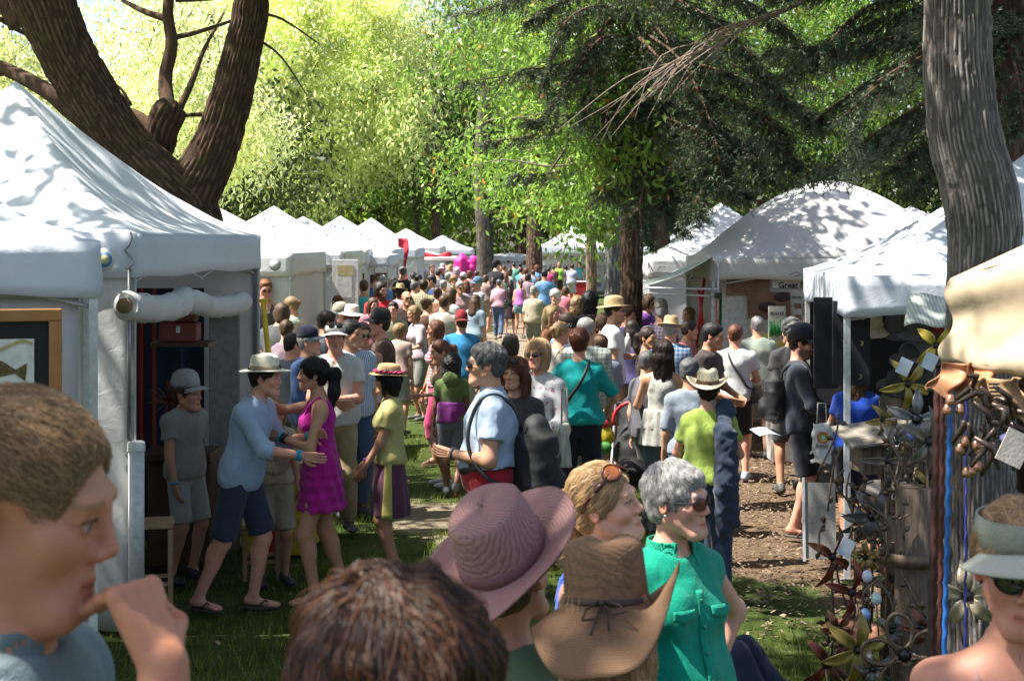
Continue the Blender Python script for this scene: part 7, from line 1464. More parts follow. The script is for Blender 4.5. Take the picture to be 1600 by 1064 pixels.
    r, s = PX(779, 435, 37, 175, 'woman in pink vertically striped shirt and blue jeans seen from behind', None, None, sex='f', top=('half', (.58, .25, .38), 'vstripe', (.75, .55, .62)), bottom=('jeans', (.07, .11, .22)), hair=('short', 'dgrey'), lod=2, fat=1.15, pose='walkb')
    cross_bag(r, s, 'dark handbag on the shoulder of the pink striped shirt', side=-1, sz=.17, strap=False, z=1.05)
    PX(797, 436, 39, 185, 'person in black between the pink shirt and the purple tank top', None, None, sex='f', top=('tee', (.03, .02, .025)), bottom=('skirt', (.03, .02, .03)), hair=('long', 'dark'), lod=2)
    PX(812, 434, 38, 178, 'woman in purple tank top and light denim shorts seen from behind', None, None, sex='f', top=('tank', (.48, .16, .48)), bottom=('mini', (.16, .30, .40)), hair=('pony', 'brown'), lod=2, shoes=('sandal', (.1, .1, .1)))
    PX(851, 420, 36, 185, 'man in a light blue tee and long dark shorts seen from behind', None, None, sex='m', top=('tee', (.16, .34, .62)), bottom=('pants', (.16, .12, .11)), hair=('short', 'black'), lod=2)
    PX(866, 451, 25, 15, 'white-haired woman in a pink top with blue straps facing the viewer', None, None, sex='f', top=('tank', (.55, .16, .24)), bottom=('shorts', (.3, .3, .3)), hair=('curly', 'white'), lod=2, skin='fair')
    # crowd heads: px, py, d, yaw, sex, hair, colour, top colour, hat, label
    far = [(667, 422, 42, 10, 'f', 'curly', 'white', (.10, .45, .48), None, 'white-haired woman in turquoise'), (674, 412, 47, 20, 'm', 'short', 'brown', (.5, .45, .42), None, 'man with reddish face in a pale shirt'), (691, 413, 46, -20, 'm', 'short', 'dark', (.06, .08, .14), ('cap', (.70, .70, .70)), 'man in a white cap and navy shirt'),
           (714, 419, 42, 180, 'm', 'short', 'grey', (.34, .40, .50), ('cap', (.62, .62, .62)), 'person in a pale cap and grey-blue shirt'), (704, 413, 52, 160, 'f', 'curly', 'blond', (.55, .5, .5), None, 'fair curly head beyond the pale caps'), (734, 421, 41, 190, 'f', 'bob', 'auburn', (.4, .2, .2), None, 'auburn bob in dull red'),
           (745, 422, 43, 170, 'm', 'short', 'brown', (.3, .3, .28), None, 'brown-haired man beside the grey trunk'), (762, 416, 50, 10, 'f', 'short', 'grey', (.12, .2, .3), ('cap', (.6, .65, .7)), 'woman in a pale sun cap and striped blue top'), (773, 406, 42, 150, 'm', 'short', 'black', (.02, .02, .025), ('cap', (.02, .02, .02)), 'man in black cap and black printed tee'),
           (787, 414, 55, 180, 'm', 'short', 'brown', (.25, .2, .15), None, 'brown head over an olive shirt'), (798, 419, 48, 200, 'f', 'curly', 'brown', (.3, .4, .35), None, 'curly brown head above the pink stripes'), (803, 410, 58, 170, 'm', 'short', 'dark', (.15, .4, .3), None, 'man in a green tee far down the aisle'), (813, 410, 60, 175, 'm', 'short', 'black', (.3, .15, .15), None, 'dark head with a maroon tee'),
           (814, 417, 50, 180, 'f', 'short', 'black', (.10, .42, .48), None, 'person in aqua seen from behind'), (821, 417, 46, 185, 'f', 'bob', 'auburn', (.30, .20, .26), None, 'woman in a dusty mauve tee'), (829, 411, 60, 170, 'f', 'long', 'dblond', (.5, .3, .35), None, 'light brown long hair far down the aisle'), (839, 414, 52, 175, 'f', 'curly', 'auburn', (.14, .34, .62), None, 'woman in bright sky blue with red-brown curls'),
           (836, 407, 66, 180, 'm', 'short', 'dark', (.6, .6, .6), None, 'tiny dark-haired figure in white'), (857, 417, 54, 180, 'f', 'short', 'dark', (.50, .06, .16), None, 'person in crimson before the print booth'), (873, 409, 61, 178, 'f', 'long', 'dblond', (.30, .60, .08), None, 'woman in lime green tee and brown shorts before the print booth'), (893, 412, 57, 150, 'm', 'short', 'dark', (.42, .42, .56), None, 'man in a lavender tee and pale shorts before the print booth'),
           (905, 408, 65, 0, 'f', 'bob', 'auburn', (.05, .30, .32), None, 'stallholder in teal behind the red tables'), (607, 425, 36, 150, 'm', 'short', 'brown', (.3, .2, .2), None, 'brown-haired head by the blue tent pole'), (615, 432, 34, 20, 'f', 'bob', 'dark', (.10, .05, .05), None, 'dark-haired woman shaded by the blue tent'), (578, 428, 31, 140, 'm', 'short', 'brown', (.12, .14, .3), None, 'head in shade by the left awning'),
           (585, 420, 40, 170, 'm', 'short', 'grey', (.2, .3, .5), None, 'grey head close to the blue tent corner'), (602, 432, 32, 100, 'f', 'bob', 'dblond', (.4, .3, .15), ('brim', (.45, .36, .2)), 'tan hat near the blue tent corner'), (646, 424, 38, 185, 'm', 'short', 'dgrey', (.22, .20, .36), None, 'dark grey head with a slate-purple shirt'), (654, 428, 36, 160, 'm', 'short', 'black', (.12, .12, .2), None, 'black-haired head left of the olive plaid'),
           (636, 416, 44, 170, 'm', 'short', 'brown', (.3, .22, .2), None, 'tanned head behind the tall man in black'), (660, 414, 50, 180, 'm', 'short', 'brown', (.5, .5, .52), ('cap', (.55, .5, .4)), 'tan cap left of the turquoise woman'), (683, 420, 40, 175, 'm', 'short', 'dark', (.1, .1, .12), None, 'dark-haired man with a charcoal vest'), (700, 425, 37, 190, 'f', 'short', 'grey', (.4, .42, .4), None, 'silver-haired head above the beige shirt'),
           (693, 436, 31, 170, 'm', 'short', 'grey', (.12, .14, .2), None, 'grey-haired man beside the navy tee'), (709, 429, 35, 20, 'f', 'curly', 'dblond', (.5, .35, .3), None, 'curly fair woman left of the mauve cardigan'), (723, 427, 38, 180, 'm', 'short', 'brown', (.5, .5, .5), ('cap', (.65, .65, .65)), 'second white cap further right'), (726, 415, 56, 180, 'm', 'short', 'dgrey', (.3, .3, .35), None, 'small grey head before the pink cloth'),
           (738, 410, 58, 185, 'f', 'short', 'brown', (.5, .3, .2), None, 'small brown head between pink cloth and trunk'), (752, 409, 62, 180, 'm', 'short', 'dark', (.2, .2, .22), None, 'small dark head just right of the leafy trunk'), (757, 428, 40, 150, 'f', 'bob', 'brown', (.32, .22, .2), None, 'brown bob behind the striped polo'), (768, 424, 44, 170, 'm', 'short', 'brown', (.15, .2, .3), None, 'brown head between polo and pink stripes'),
           (825, 426, 41, 180, 'f', 'bob', 'dark', (.30, .22, .26), None, 'dark bob right of the purple tank top'), (791, 424, 46, 180, 'f', 'long', 'auburn', (.2, .3, .25), None, 'long auburn hair between pink and purple'), (834, 420, 47, 190, 'm', 'short', 'brown', (.2, .3, .45), None, 'brown head left of the light blue tee'), (865, 414, 60, 170, 'm', 'short', 'brown', (.25, .1, .1), None, 'brown-haired figure behind the crimson one'), (884, 414, 63, 180, 'f', 'bob', 'dark', (.2, .15, .15), None, 'dark bob between lime and lavender'),
           (697, 406, 62, 180, 'm', 'short', 'brown', (.4, .35, .3), None, 'distant tan head above the white cap'), (681, 405, 64, 180, 'f', 'bob', 'auburn', (.4, .2, .25), None, 'distant auburn head left of the white cap'), (711, 407, 60, 180, 'm', 'short', 'dark', (.3, .35, .4), None, 'distant dark head above the curly fair one'), (667, 407, 60, 180, 'm', 'short', 'brown', (.35, .35, .35), None, 'distant brown head beneath the far awning'), (652, 408, 58, 175, 'f', 'bob', 'dark', (.45, .2, .2), None, 'distant dark bob by the red bunting'),
           (780, 407, 66, 180, 'm', 'short', 'brown', (.55, .3, .2), None, 'distant head in orange beyond the black cap'), (794, 405, 70, 180, 'm', 'short', 'dark', (.35, .35, .35), ('cap', (.5, .45, .4)), 'distant capped head by the low white wall'), (820, 406, 70, 185, 'f', 'bob', 'brown', (.35, .45, .5), None, 'distant brown bob by the low cream wall'), (847, 407, 69, 180, 'm', 'short', 'black', (.3, .3, .5), None, 'distant black-haired head by the booth corner'),
           (771, 432, 40, 165, 'f', 'long', 'dark', (.35, .3, .3), None, 'long dark hair just left of the pink stripes'), (842, 432, 42, 180, 'f', 'bob', 'brown', (.3, .28, .25), None, 'brown bob in front of the blue tee'), (645, 438, 29, 160, 'm', 'short', 'dgrey', (.3, .12, .14), None, 'grey head between straw hat and plaid'), (684, 447, 25, 185, 'f', 'updo', 'brown', (.25, .12, .08), None, 'woman with piled brown hair right of the sage dress')]
    for (px, py, d, yaw, sex, hs, hcn, tc, hat, lb) in far:
        bt = ('shorts', (.28, .24, .18)) if 'lime' not in lb else ('shorts', (.06, .035, .02))
        if 'lavender' in lb: bt = ('shorts', (.52, .48, .46))
        PX(px, py, d, yaw, lb if len(lb.split()) > 3 else lb + ' in crowd', hat, None, sex=sex, top=('tee', tc), bottom=bt, hair=(hs, hcn), lod=2 if d < 44 else 3, group=CROWD, pose=random.choice(['stand', 'stand2', 'hold', 'stand']), skin=random.choice(['fair', 'tan', 'red']), shoes=None, fat=random.uniform(1, 1.15))
    # ---- centre
    PX(720, 487, 18, 178, 'man in a dark red cap and bright blue shirt seen from behind', ('cap', (.28, .02, .03), (.2, .02, .02), 'back'), None, sex='m', top=('half', (.04, .24, .48)), bottom=('shorts', (.5, .48, .42)), hair=('short', 'brown'), lod=1, fat=1.1)
    PX(684, 497, 16.5, -75, 'laughing woman in red and white striped tee and raspberry trousers', None, None, sex='f', top=('tee', (.70, .66, .64), 'hstripe', (.60, .08, .16)), bottom=('capri', (.50, .05, .14)), hair=('bob', 'auburn'), lod=1, smile=1, pose='stand2', shoes=('sandal', (.3, .2, .15)))
    PX(694, 528, 15, -70, 'girl with reddish-brown ponytail holding a bottle', None, None, sex='f', top=('tank', (.35, .24, .16)), bottom=('skirt', (.42, .26, .26)), hair=('pony', 'auburn'), lod=1, pose='chat', child=True, shoes=('shoe', (.5, .5, .52)))
    PX(706, 553, 14.4, 176, 'girl in a green hooded top over purple with grey denim shorts, walking away', None, None, sex='f', top=('tee', (.11, .16, .05)), bottom=('shorts', (.12, .14, .18)), hair=('curly', 'black'), lod=0, pose={'h': {1: (.24, -.06, .82), -1: (-.25, .0, .80)}, 'f': {1: (.08, -.14, 0), -1: (-.08, .22, .10, 0, -.9)}}, child=True, skin='brown', shoes=('shoe', (.16, .16, .17)))
    mbp = [o for o in bpy.data.objects if o.get('label', '').startswith('girl in a green hooded')][0]
    f = Field((-.25, -.25, .7), (.25, .25, 1.02), .012); k = 1.42 / 1.75; f.tube((0, .004, .76), (0, .004, .96), (1, 0, 0), [0, 1], [.158, .150], [.122, .118], k=.02); f.noise(.004, 30, 1); V, Q = f.poly(); mesh_np('purple_undershirt', V, Q, None, cloth((.22, .03, .22)), mbp)
    f = Field((-.14, -.02, 1.08), (.14, .2, 1.32), .010); f.ell((0, .095, 1.20), (.085, .045, .075), .02); f.noise(.005, 30, 1); V, Q = f.poly(); mesh_np('hood', V, Q, None, cloth((.11, .16, .05)), mbp)
    PX(622, 506, 19, 165, 'small child with fair-brown hair carried between the brown tee and the sage dress', None, 1.5, sex='f', top=('tee', (.5, .35, .3)), bottom=('shorts', (.3, .3, .3)), hair=('short', 'dblond'), lod=1, child=True)
    r, s = PX(765, 531, 9.0, -86, 'man in light blue polo, dark glasses and red shorts carrying a black shoulder pack', None, None, sex='m', top=('polo', (.45, .56, .72)), bottom=('shorts', (.36, .012, .025)), hair=('short', 'dgrey'), glasses='sun', lod=0, belt=(.04, .03, .025), fat=1.22, tuck=True, pose={'h': {1: (.10, -.22, 1.13), -1: (-.22, .05, .95)}, 'pole': {1: (.8, .6, -1)}, 'hd': {1: (-.6, .6, .2)}}, skin='tan')
    bands(r, s, 1, [(.10, .10, .11)], 'watch')
    bp = backpack(r, s, 'bulky black pack slung on the back of the light blue polo', (.012, .012, .014), dx=.04, size=1.3, low=.06); 
    r, s = PX(842, 525, 11.5, -30, 'blonde woman in sunglasses and a white cardigan embroidered with flowers', None, None, sex='f', top=('long', (.70, .70, .72), 'floral', (.40, .18, .28), .85, .6), bottom=('jeans', (.03, .05, .10)), hair=('bob', 'blond'), glasses='sun', lod=0, pose={'h': {1: (.10, -.22, .98), -1: (-.06, -.27, 1.14)}, 'pole': {1: (.8, .3, -1), -1: (-.8, .3, -1)}}, skin='red', lean=0)
    t = empty('tote_bag', W(882, 690, 11.2), R(-20), 'white canvas tote with thin stripes hanging at the hip of the blonde woman in sunglasses', 'bag'); f = Field((-.1, -.2, -.3), (.1, .2, .3), .014); f.tube((0, 0, -.2), (0, 0, .15), (1, 0, 0), [0, 1], [.05, .03], [.12, .13], k=.02); f.noise(.008, 24, 1); V, Q = f.poly(); mesh_np('bag', V, Q, None, cloth((.62, .60, .52), 'vstripe', (.35, .42, .36)), t); mb = MB(); mb.tube([(0, -.08, .13), (0, -.06, .42), (0, .06, .42), (0, .08, .13)], .008, 5); mb.build('strap', plain('cream_cord', (.6, .52, .4)), t)
    PX(806, 553, 10.4, -25, 'woman with long dark red-brown hair and sunglasses pushed up, behind the black pack', None, None, sex='f', top=('tee', (.05, .045, .05)), bottom=('jeans', (.05, .06, .09)), hair=('long', 'auburn'), glasses='top', lod=0, skin='tan')
    PX(797, 519, 14.5, 178, 'dark chestnut bobbed head seen from behind above the dark-haired man', None, None, sex='f', top=('tee', (.2, .2, .2)), bottom=('jeans', (.05, .06, .09)), hair=('bob', 'dark'), lod=1)
    r, s = PX(905, 509, 12.6, 172, 'woman in a teal batwing top with short auburn hair and a black sash strap', None, None, sex='f', top=('half', (.0, .27, .27)), bottom=('pants', (.012, .014, .03)), hair=('short', 'auburn'), lod=0, fat=1.18, pose={'h': {1: (.20, -.22, 1.0), -1: (-.20, -.22, 1.0)}, 'pole': {1: (1, .2, -.6), -1: (-1, .2, -.6)}})
    cross_bag(r, s, 'small black bag on a long strap across the teal top', side=1, sz=.10, z=.92)
    PX(916, 494, 14.2, 168, 'grey-haired man in a green and white checked shirt', None, None, sex='m', top=('half', (.56, .60, .55), 'plaid', (.18, .26, .22)), bottom=('pants', (.2, .2, .2)), hair=('short', 'grey'), lod=1)
    PX(866, 499, 15.2, 130, 'light-brown-haired woman with hair tied back in a cream top', None, None, sex='f', top=('tank', (.55, .52, .45)), bottom=('skirt', (.2, .2, .2)), hair=('bun', 'dblond'), glasses='top', lod=1)
    PX(857, 474, 18, 80, 'woman with long straight blond hair in profile', None, None, sex='f', top=('tee', (.3, .12, .06)), bottom=('skirt', (.2, .2, .2)), hair=('long', 'blond'), lod=1, skin='red')
    PX(904, 463, 20, 175, 'curly fair-haired woman beside the man in black', None, None, sex='f', top=('tee', (.4, .3, .28)), bottom=('skirt', (.2, .2, .2)), hair=('curly', 'dblond'), lod=1)
    PX(923, 455, 18.5, 178, 'thick black-haired man in a black shirt seen from behind', None, None, sex='m', top=('tee', (.018, .016, .018)), bottom=('skirt', (.05, .05, .05)), hair=('curly', 'black'), lod=1)
    r, s = PX(958, 458, 16.3, 92, 'man in a straw hat and white printed tee with sunglasses on a cord', ('brim', (.50, .37, .20)), None, sex='m', top=('tee', (.74, .75, .76)), bottom=('shorts', (.14, .09, .06)), hair=('short', 'dark'), lod=0, beard=.4, pose='chat', glasses='sun', hyaw=-10)
    mb = MB(); [mb.box((-.05 + .012 * i, .152, 1.30 + .006 * (i % 3)), (.008, .004, .02)) for i in range(6)]; mb.box((-.02, .152, 1.35), (.02, .004, .02)); tag(mb.build('printed_emblem', plain('navy_print', (.03, .05, .25), .8), r), kind='stuff')
    r, s = PX(1036, 527, 12.6, 172, 'woman in a sleeveless white lace dress with long dark hair', None, None, sex='f', top=('strap', (.60, .58, .53), 'floral', (.36, .35, .32), .9, 1.3), bottom=('jeans', (.10, .14, .20)), hair=('long', 'dark'), lod=0, pose='chat', skin='tan')
    f = Field((-.3, -.3, .70), (.3, .3, 1.15), .012); k = s.k; f.tube((0, 0, .78), (0, 0, 1.10), (1, 0, 0), [0, 1], [.215, .165], [.165, .12], k=.02, fn2=lambda A, B, t, an: (A * (1 + .04 * np.sin(an * 12)), B * (1 + .04 * np.sin(an * 12)))); V, Q = f.poly(); mesh_np('lace_skirt', V, Q, None, cloth((.60, .58, .53), 'floral', (.36, .35, .32), .9, 1.3), r)
    cross_bag(r, s, 'dark brown slouchy bag on the left shoulder of the white lace dress', (.045, .025, .02), side=-1, sz=.16, strap=False, z=1.08)
    PX(1011, 508, 15, 80, 'girl with a brown ponytail in a dark sleeveless top by the spruce trunk', None, None, sex='f', top=('tank', (.05, .025, .02)), bottom=('shorts', (.05, .05, .05)), hair=('pony', 'dark'), lod=1, skin='olive')
    PX(1047, 489, 15.6, 165, 'person in a straw hat and blue checked shirt seen from behind', ('brim', (.52, .38, .20)), None, sex='m', top=('half', (.10, .18, .36), 'plaid', (.36, .42, .52)), bottom=('shorts', (.1, .1, .1)), hair=('short', 'grey'), lod=1, fat=1.1)
    PX(1028, 470, 18, 150, 'man in a khaki cap and dark plaid shirt beside the spruce trunk', ('cap', (.26, .25, .20)), None, sex='m', top=('half', (.06, .05, .08), 'plaid', (.16, .13, .16)), bottom=('shorts', (.1, .1, .1)), hair=('short', 'grey'), lod=1)
    PX(1008, 457, 21, 60, 'woman in a violet top and orange-tinted glasses behind the spruce trunk', None, None, sex='f', top=('tee', (.16, .04, .30)), bottom=('shorts', (.1, .1, .1)), hair=('bob', 'brown'), glasses='sun', lod=1, skin='tan')
    PX(1022, 452, 23, 40, 'person in a sunlit pale straw hat under the awning bars', ('brim', (.70, .60, .42)), None, sex='f', top=('tee', (.2, .1, .1)), bottom=('shorts', (.1, .1, .1)), hair=('bob', 'dark'), lod=1)
    PX(975, 478, 19, 90, 'man half hidden between the straw hat and the spruce trunk', None, None, sex='m', top=('tee', (.07, .04, .16)), bottom=('shorts', (.1, .1, .1)), hair=('short', 'brown'), lod=1, skin='red')
    PX(1099, 500, 14, 60, 'black-haired man in a dark brown tee seen from behind', None, None, sex='m', top=('tee', (.06, .045, .045)), bottom=('shorts', (.08, .07, .06)), hair=('short', 'black'), lod=1, fat=1.1, hyaw=10, pose='hold', skin='olive')
    r, s = PX(1149, 505, 15.4, 172, 'man in a white tee with a black strap across his back and black shorts', None, None, sex='m', top=('tee', (.72, .74, .76)), bottom=('shorts', (.02, .02, .025)), hair=('short', 'auburn'), lod=0, hyaw=-15, hpitch=10, pose='hold', skin='red', shoes=('shoe', (.35, .37, .42)))
    cross_bag(r, s, 'small black bag whose strap crosses the white tee', side=-1, sz=.10, z=.95)
    PX(1214, 483, 17.6, 175, 'grey-blond woman in a yellow tee by the green bottle picture', None, None, sex='f', top=('tee', (.60, .48, .14)), bottom=('shorts', (.1, .1, .1)), hair=('bob', 'dblond'), lod=1)
    PX(1254, 468, 17.6, 60, 'man in a black cap and yellow shirt facing the banner', ('cap', (.025, .025, .03)), None, sex='m', top=('half', (.64, .50, .16)), bottom=('shorts', (.1, .1, .1)), hair=('short', 'grey'), glasses='sun', lod=1, skin='red')
    PX(1236, 497, 14.6, 175, 'person with thick grey-brown hair in dark clothes in the domed tent', None, None, sex='f', top=('tee', (.05, .05, .055)), bottom=('shorts', (.1, .1, .1)), hair=('curly', 'dgrey'), lod=1)
    PX(1258, 505, 14.8, 80, 'person in blue behind the man in the navy cap', None, None, sex='m', top=('tee', (.08, .15, .28)), bottom=('shorts', (.1, .1, .1)), hair=('short', 'grey'), lod=1)
    r, s = PX(1249, 511, 12.5, 78, 'man in navy cap and dark windcheater holding papers, bare legs and sandals', ('cap', (.025, .025, .05)), 1.83, sex='m', top=('long', (.040, .048, .068)), bottom=('shorts', (.012, .013, .024)), hair=('short', 'dark'), glasses='sun', lod=0, beard=.7, pose={'h': {1: (.16, -.30, .98), -1: (-.14, -.30, .98)}, 'pole': {1: (.8, .4, -1), -1: (-.8, .4, -1)}}, hpitch=14, shoes=('sandal', (.08, .06, .05)), skin='red')
    backpack(r, s, 'black backpack worn by the man in the navy cap', (.015, .015, .017), size=1.0, low=-.08)
    mb = MB(); mb.grid(lambda u, v: Vector(((u - .5) * .24, (v - .5) * .18, .015 * math.sin(u * 4))), 6, 3); o = mb.build('folded_papers', plain('blue_white_paper', (.60, .68, .78), .7), None, thick=.004, loc=W(1198, 675, 12.45)); o.rotation_euler = (R(12), 0, R(20)); tag(o, 'folded pale blue papers held by the man in the navy cap', 'papers')
    r, s = PX(1338, 560, 11.9, 165, 'woman in a royal blue top with long brown hair at the hat display', None, None, sex='f', top=('tee', (.012, .06, .40)), bottom=('shorts', (.012, .014, .03)), hair=('long', 'brown'), lod=0, fat=1.2, pose='chat', skin='tan')
    cross_bag(r, s, 'black shiny handbag at the side of the royal blue top', (.015, .015, .018), side=-1, sz=.15, strap=False, z=1.02)
    r, s = PX(1106, 569, 10.1, 170, 'woman in a cream wide-brimmed hat and lime green tee seen from behind', ('cowboy', (.76, .67, .48), (.20, .10, .06)), None, sex='f', top=('tee', (.34, .46, .09)), bottom=('jeans', (.03, .05, .10)), hair=('short', 'dark'), lod=0, fat=1.22, pose='hold', skin='red')
    t = empty('denim_jacket', world_of(r, s.up(-.13, 0, 1.42)), r.rotation_euler.z, 'dark blue denim jacket hung over the shoulder of the lime green tee', 'jacket'); f = Field((-.16, -.3, -.85), (.16, .35, .15), .012)
    for a_, b_, ra, rb in (((0, -.16, -.35), (0, -.13, -.05), .055, .06), ((0, -.13, -.05), (0, .02, .06), .06, .065), ((0, .02, .06), (.0, .19, -.10), .065, .07), ((0, .19, -.10), (-.01, .23, -.45), .075, .085), ((-.01, .23, -.45), (.0, .21, -.76), .085, .06), ((-.05, .22, -.3), (-.06, .22, -.70), .05, .045)): f.cone(a_, b_, ra, rb, .04)
    f.noise(.010, 26, 3, (1, 1, .4)); f.noise(.006, 60, 4, (1, 1, .4)); V, Q = f.poly(); mesh_np('jacket_cloth', V, Q, None, cloth((.035, .05, .085)), t)
    PX(1078, 556, 11.4, 175, 'grey-haired woman in a pale slate-blue shirt behind the lime green tee', None, None, sex='f', top=('half', (.26, .30, .36)), bottom=('jeans', (.10, .14, .2)), hair=('short', 'dgrey'), lod=1)
    ex = [(656, 474, 20.5, -60, 'f', 'bob', 'dblond', (.55, .45, .5), None, 'fair bobbed woman in pale pink beyond the sage dress'), (612, 468, 21, 15, 'm', 'short', 'dark', (.3, .33, .2), None, 'dark-haired man in khaki just behind the black cap'), (581, 462, 22.5, 20, 'f', 'long', 'brown', (.5, .2, .25), None, 'long-haired woman in rose by the red tee'), (537, 459, 23, -70, 'f', 'bob', 'auburn', (.3, .45, .4), None, 'auburn-haired woman in mint beside the notice stand'),
          (521, 474, 19, 100, 'm', 'short', 'grey', (.5, .48, .4), ('cap', (.5, .45, .35)), 'man in a tan cap facing the white tents'), (444, 497, 15.8, 140, 'f', 'short', 'brown', (.25, .18, .22), None, 'brown-haired woman at the corner of the dark draped table'), (456, 519, 14.2, 160, 'm', 'short', 'black', (.15, .17, .2), None, 'black-haired man half hidden behind the hatted man'),
          (889, 487, 17, -150, 'm', 'short', 'dark', (.2, .25, .35), None, 'dark-haired man in dull blue beyond the checked shirt'), (941, 486, 17.6, 200, 'f', 'bob', 'brown', (.45, .2, .15), None, 'brown-bobbed woman in brick red behind the white tee'), (988, 497, 16.8, 165, 'f', 'long', 'dark', (.12, .1, .25), None, 'long dark-haired woman in indigo by the spruce'), (1066, 497, 17, 60, 'm', 'short', 'dark', (.35, .1, .1), None, 'man in dark red beyond the straw hat and blue checks'),
          (1076, 477, 20.5, -20, 'f', 'bob', 'dblond', (.5, .5, .45), None, 'fair-haired woman under the awning flap'), (1183, 492, 17, 170, 'm', 'short', 'grey', (.3, .35, .3), None, 'grey-haired man at the counter beside the yellow tee'), (1290, 520, 15.2, 90, 'f', 'bob', 'dark', (.2, .08, .1), None, 'dark-haired person in maroon at the far counter end'), (741, 458, 25, 160, 'f', 'long', 'brown', (.3, .4, .5), None, 'brown long-haired woman in dusty blue ahead of the striped polo'),
          (833, 448, 31, 170, 'm', 'short', 'grey', (.45, .4, .3), ('cap', (.3, .3, .25)), 'man in an olive cap left of the white-haired woman'), (883, 446, 33, 150, 'f', 'bob', 'brown', (.5, .15, .2), None, 'woman in crimson right of the white-haired woman'), (940, 520, 14.8, 190, 'm', 'short', 'brown', (.25, .3, .4), None, 'brown-haired man in slate tee right of the teal top'), (1012, 545, 12.9, 120, 'm', 'short', 'dgrey', (.12, .12, .14), None, 'grey-haired man in charcoal left of the lace dress')]
    for (px, py, d, yaw, sex, hs, hcn, tc, hat, lb) in ex:
        PX(px, py, d, yaw, lb, hat, None, sex=sex, top=(random.choice(['tee', 'half']), tc), bottom=('shorts', (.2, .2, .18)), hair=(hs, hcn), lod=1 if d < 24 else 2, pose=random.choice(['stand', 'stand2', 'hold', 'chat']), skin=random.choice(['fair', 'tan', 'red']), fat=random.uniform(1, 1.15))
    # ---- stroller
    t = empty('pushchair', (W(990, 700, 13.2).x, 13.2, 0), R(-8), 'black pushchair with a red seat edge and a yellow toy hanging on it', 'pushchair'); bk = plain('stroller_black', (.018, .018, .02), .7)
    f = Field((-.3, -.45, .3), (.3, .45, 1.15), .02); f.ell((0, .05, .62), (.19, .24, .2), .05); f.cone((0, .18, .65), (0, .26, .98), .17, .15, .08); f.ell((0, -.2, .5), (.17, .2, .1), .06); f.noise(.008, 24, 2); V, Q = f.poly(); mesh_np('seat', V, Q, None, bk, t)
    mb = MB(); pts = [(.2 * math.cos(a) * .95, .22 + .0 * a, .92 + .17 * math.sin(a)) for a in np.linspace(-.3, 3.44, 14)]; mb.tube([(x, y - .2, z) for x, y, z in pts], .018, 7); mb.build('red_hoop', plain('stroller_red', (.50, .02, .03), .5), t)
    for sx in (-1, 1):
        mb = MB(); mb.tube([(sx * .22, -.38, .12), (sx * .21, .1, .55), (sx * .20, .46, 1.02)], .014, 7); mb.build('frame_tube', STEEL, t)
        for y in (-.38, .32):
            mb = MB(); mb.lathe([(.09, -.018), (.115, -.014), (.12, 0), (.115, .014), (.09, .018), (.09, -.018)], (sx * .23, y, .12), 22, 0, Matrix.Rotation(R(90), 3, 'Y')); mb.build('wheel', BLACKP, t)
    mb = MB(); mb.tube([(-.20, .46, 1.02), (0, .48, 1.04), (.20, .46, 1.02)], .018, 8); mb.build('handle', BLACKP, t); mb = MB(); mb.box((0, .3, .35), (.34, .3, .18), bev=.03); mb.build('basket', bk, t)
    mb = MB(); mb.ell((-.24, -.1, .78), (.07, .06, .09), 10, 0); mb.ell((-.25, -.14, .68), (.06, .05, .06), 10, 1); mb.ell((-.26, -.12, .90), (.04, .04, .04), 10, 2); o = mb.build('toy', [plain('toy_yellow', (.75, .6, .03)), plain('toy_green', (.1, .4, .08)), plain('toy_red', (.6, .04, .04))], t)
    # water bottle in straw hat man's hand
    mb = MB(); mb.lathe([(.001, -.1), (.032, -.1), (.034, .05), (.022, .075), (.014, .08), (.014, .11), (.001, .112)], (0, 0, 0), 16); o = mb.build('water_bottle', plain('clear_plastic', (.62, .62, .58), .25, bump=0), None, loc=W(981, 536, 15.9)); tag(o, 'pale water bottle held in front of the man in the straw hat', 'bottle')
# ------------------------------------------------------------------ the nearest figures, seen from close by
def wide_hat(root, H, m, name, ch, rt, rb, bw, fn, tilt=(0, 0), up=.052, band=None, n=72, pinch=0, sq=(.88, 1.08)):
    RR = Matrix(H.R.tolist()) @ Matrix.Rotation(R(tilt[0]), 3, 'X') @ Matrix.Rotation(R(tilt[1]), 3, 'Y'); o = Vector(H.p(0, .012, up)); mb = MB()
    prof = [(rb + bw, 0), (rb + bw + .002, .003)] + [(rb + bw * t, 0) for t in (.92, .8, .65, .5, .35, .2, .08)] + [(rb, .004), (rb - .003, .015)] + [(rb + (rt - rb) * t, .015 + (ch - .03) * t) for t in (.25, .5, .75, .92)] + [(rt * .97, ch - .006), (rt * .88, ch), (rt * .7, ch + .005), (rt * .45, ch + .007), (rt * .2, ch + .007), (.001, ch + .007)]
    def g(v, r, a):
        x, y, z = v
        if r > rb: t = (r - rb) / bw; z += fn(t, a)
        else:
            if pinch: z -= pinch * math.exp(-(x / .022) ** 2) * max(0, (z / ch - .55)) / .45 * (1.2 - abs(y) / .1); x *= 1 - .10 * max(0, z / ch - .4) * (1 if y < 0 else .3)
            z += .0025 * math.sin(3 * a + z * 30)
        return Vector((x * sq[0], y * sq[1], z))
    mb.lathe(prof, o, n, 0, RR, fn=g); h = mb.build(name, m, root, thick=.004)
    if band:
        b = MB(); b.lathe([(rb + .001, .008), (rb + .003, .010), (rb + .001, .030 if band[1] > .02 else .018), (rb - .003, .031 if band[1] > .02 else .019)], o, n, 0, RR, fn=lambda v, r, a: Vector((v.x * sq[0], v.y * sq[1], v.z + .003 * math.sin(a * 2)))); b.build('hat_band', band[0], h, thick=.002)
    return h, o, RR
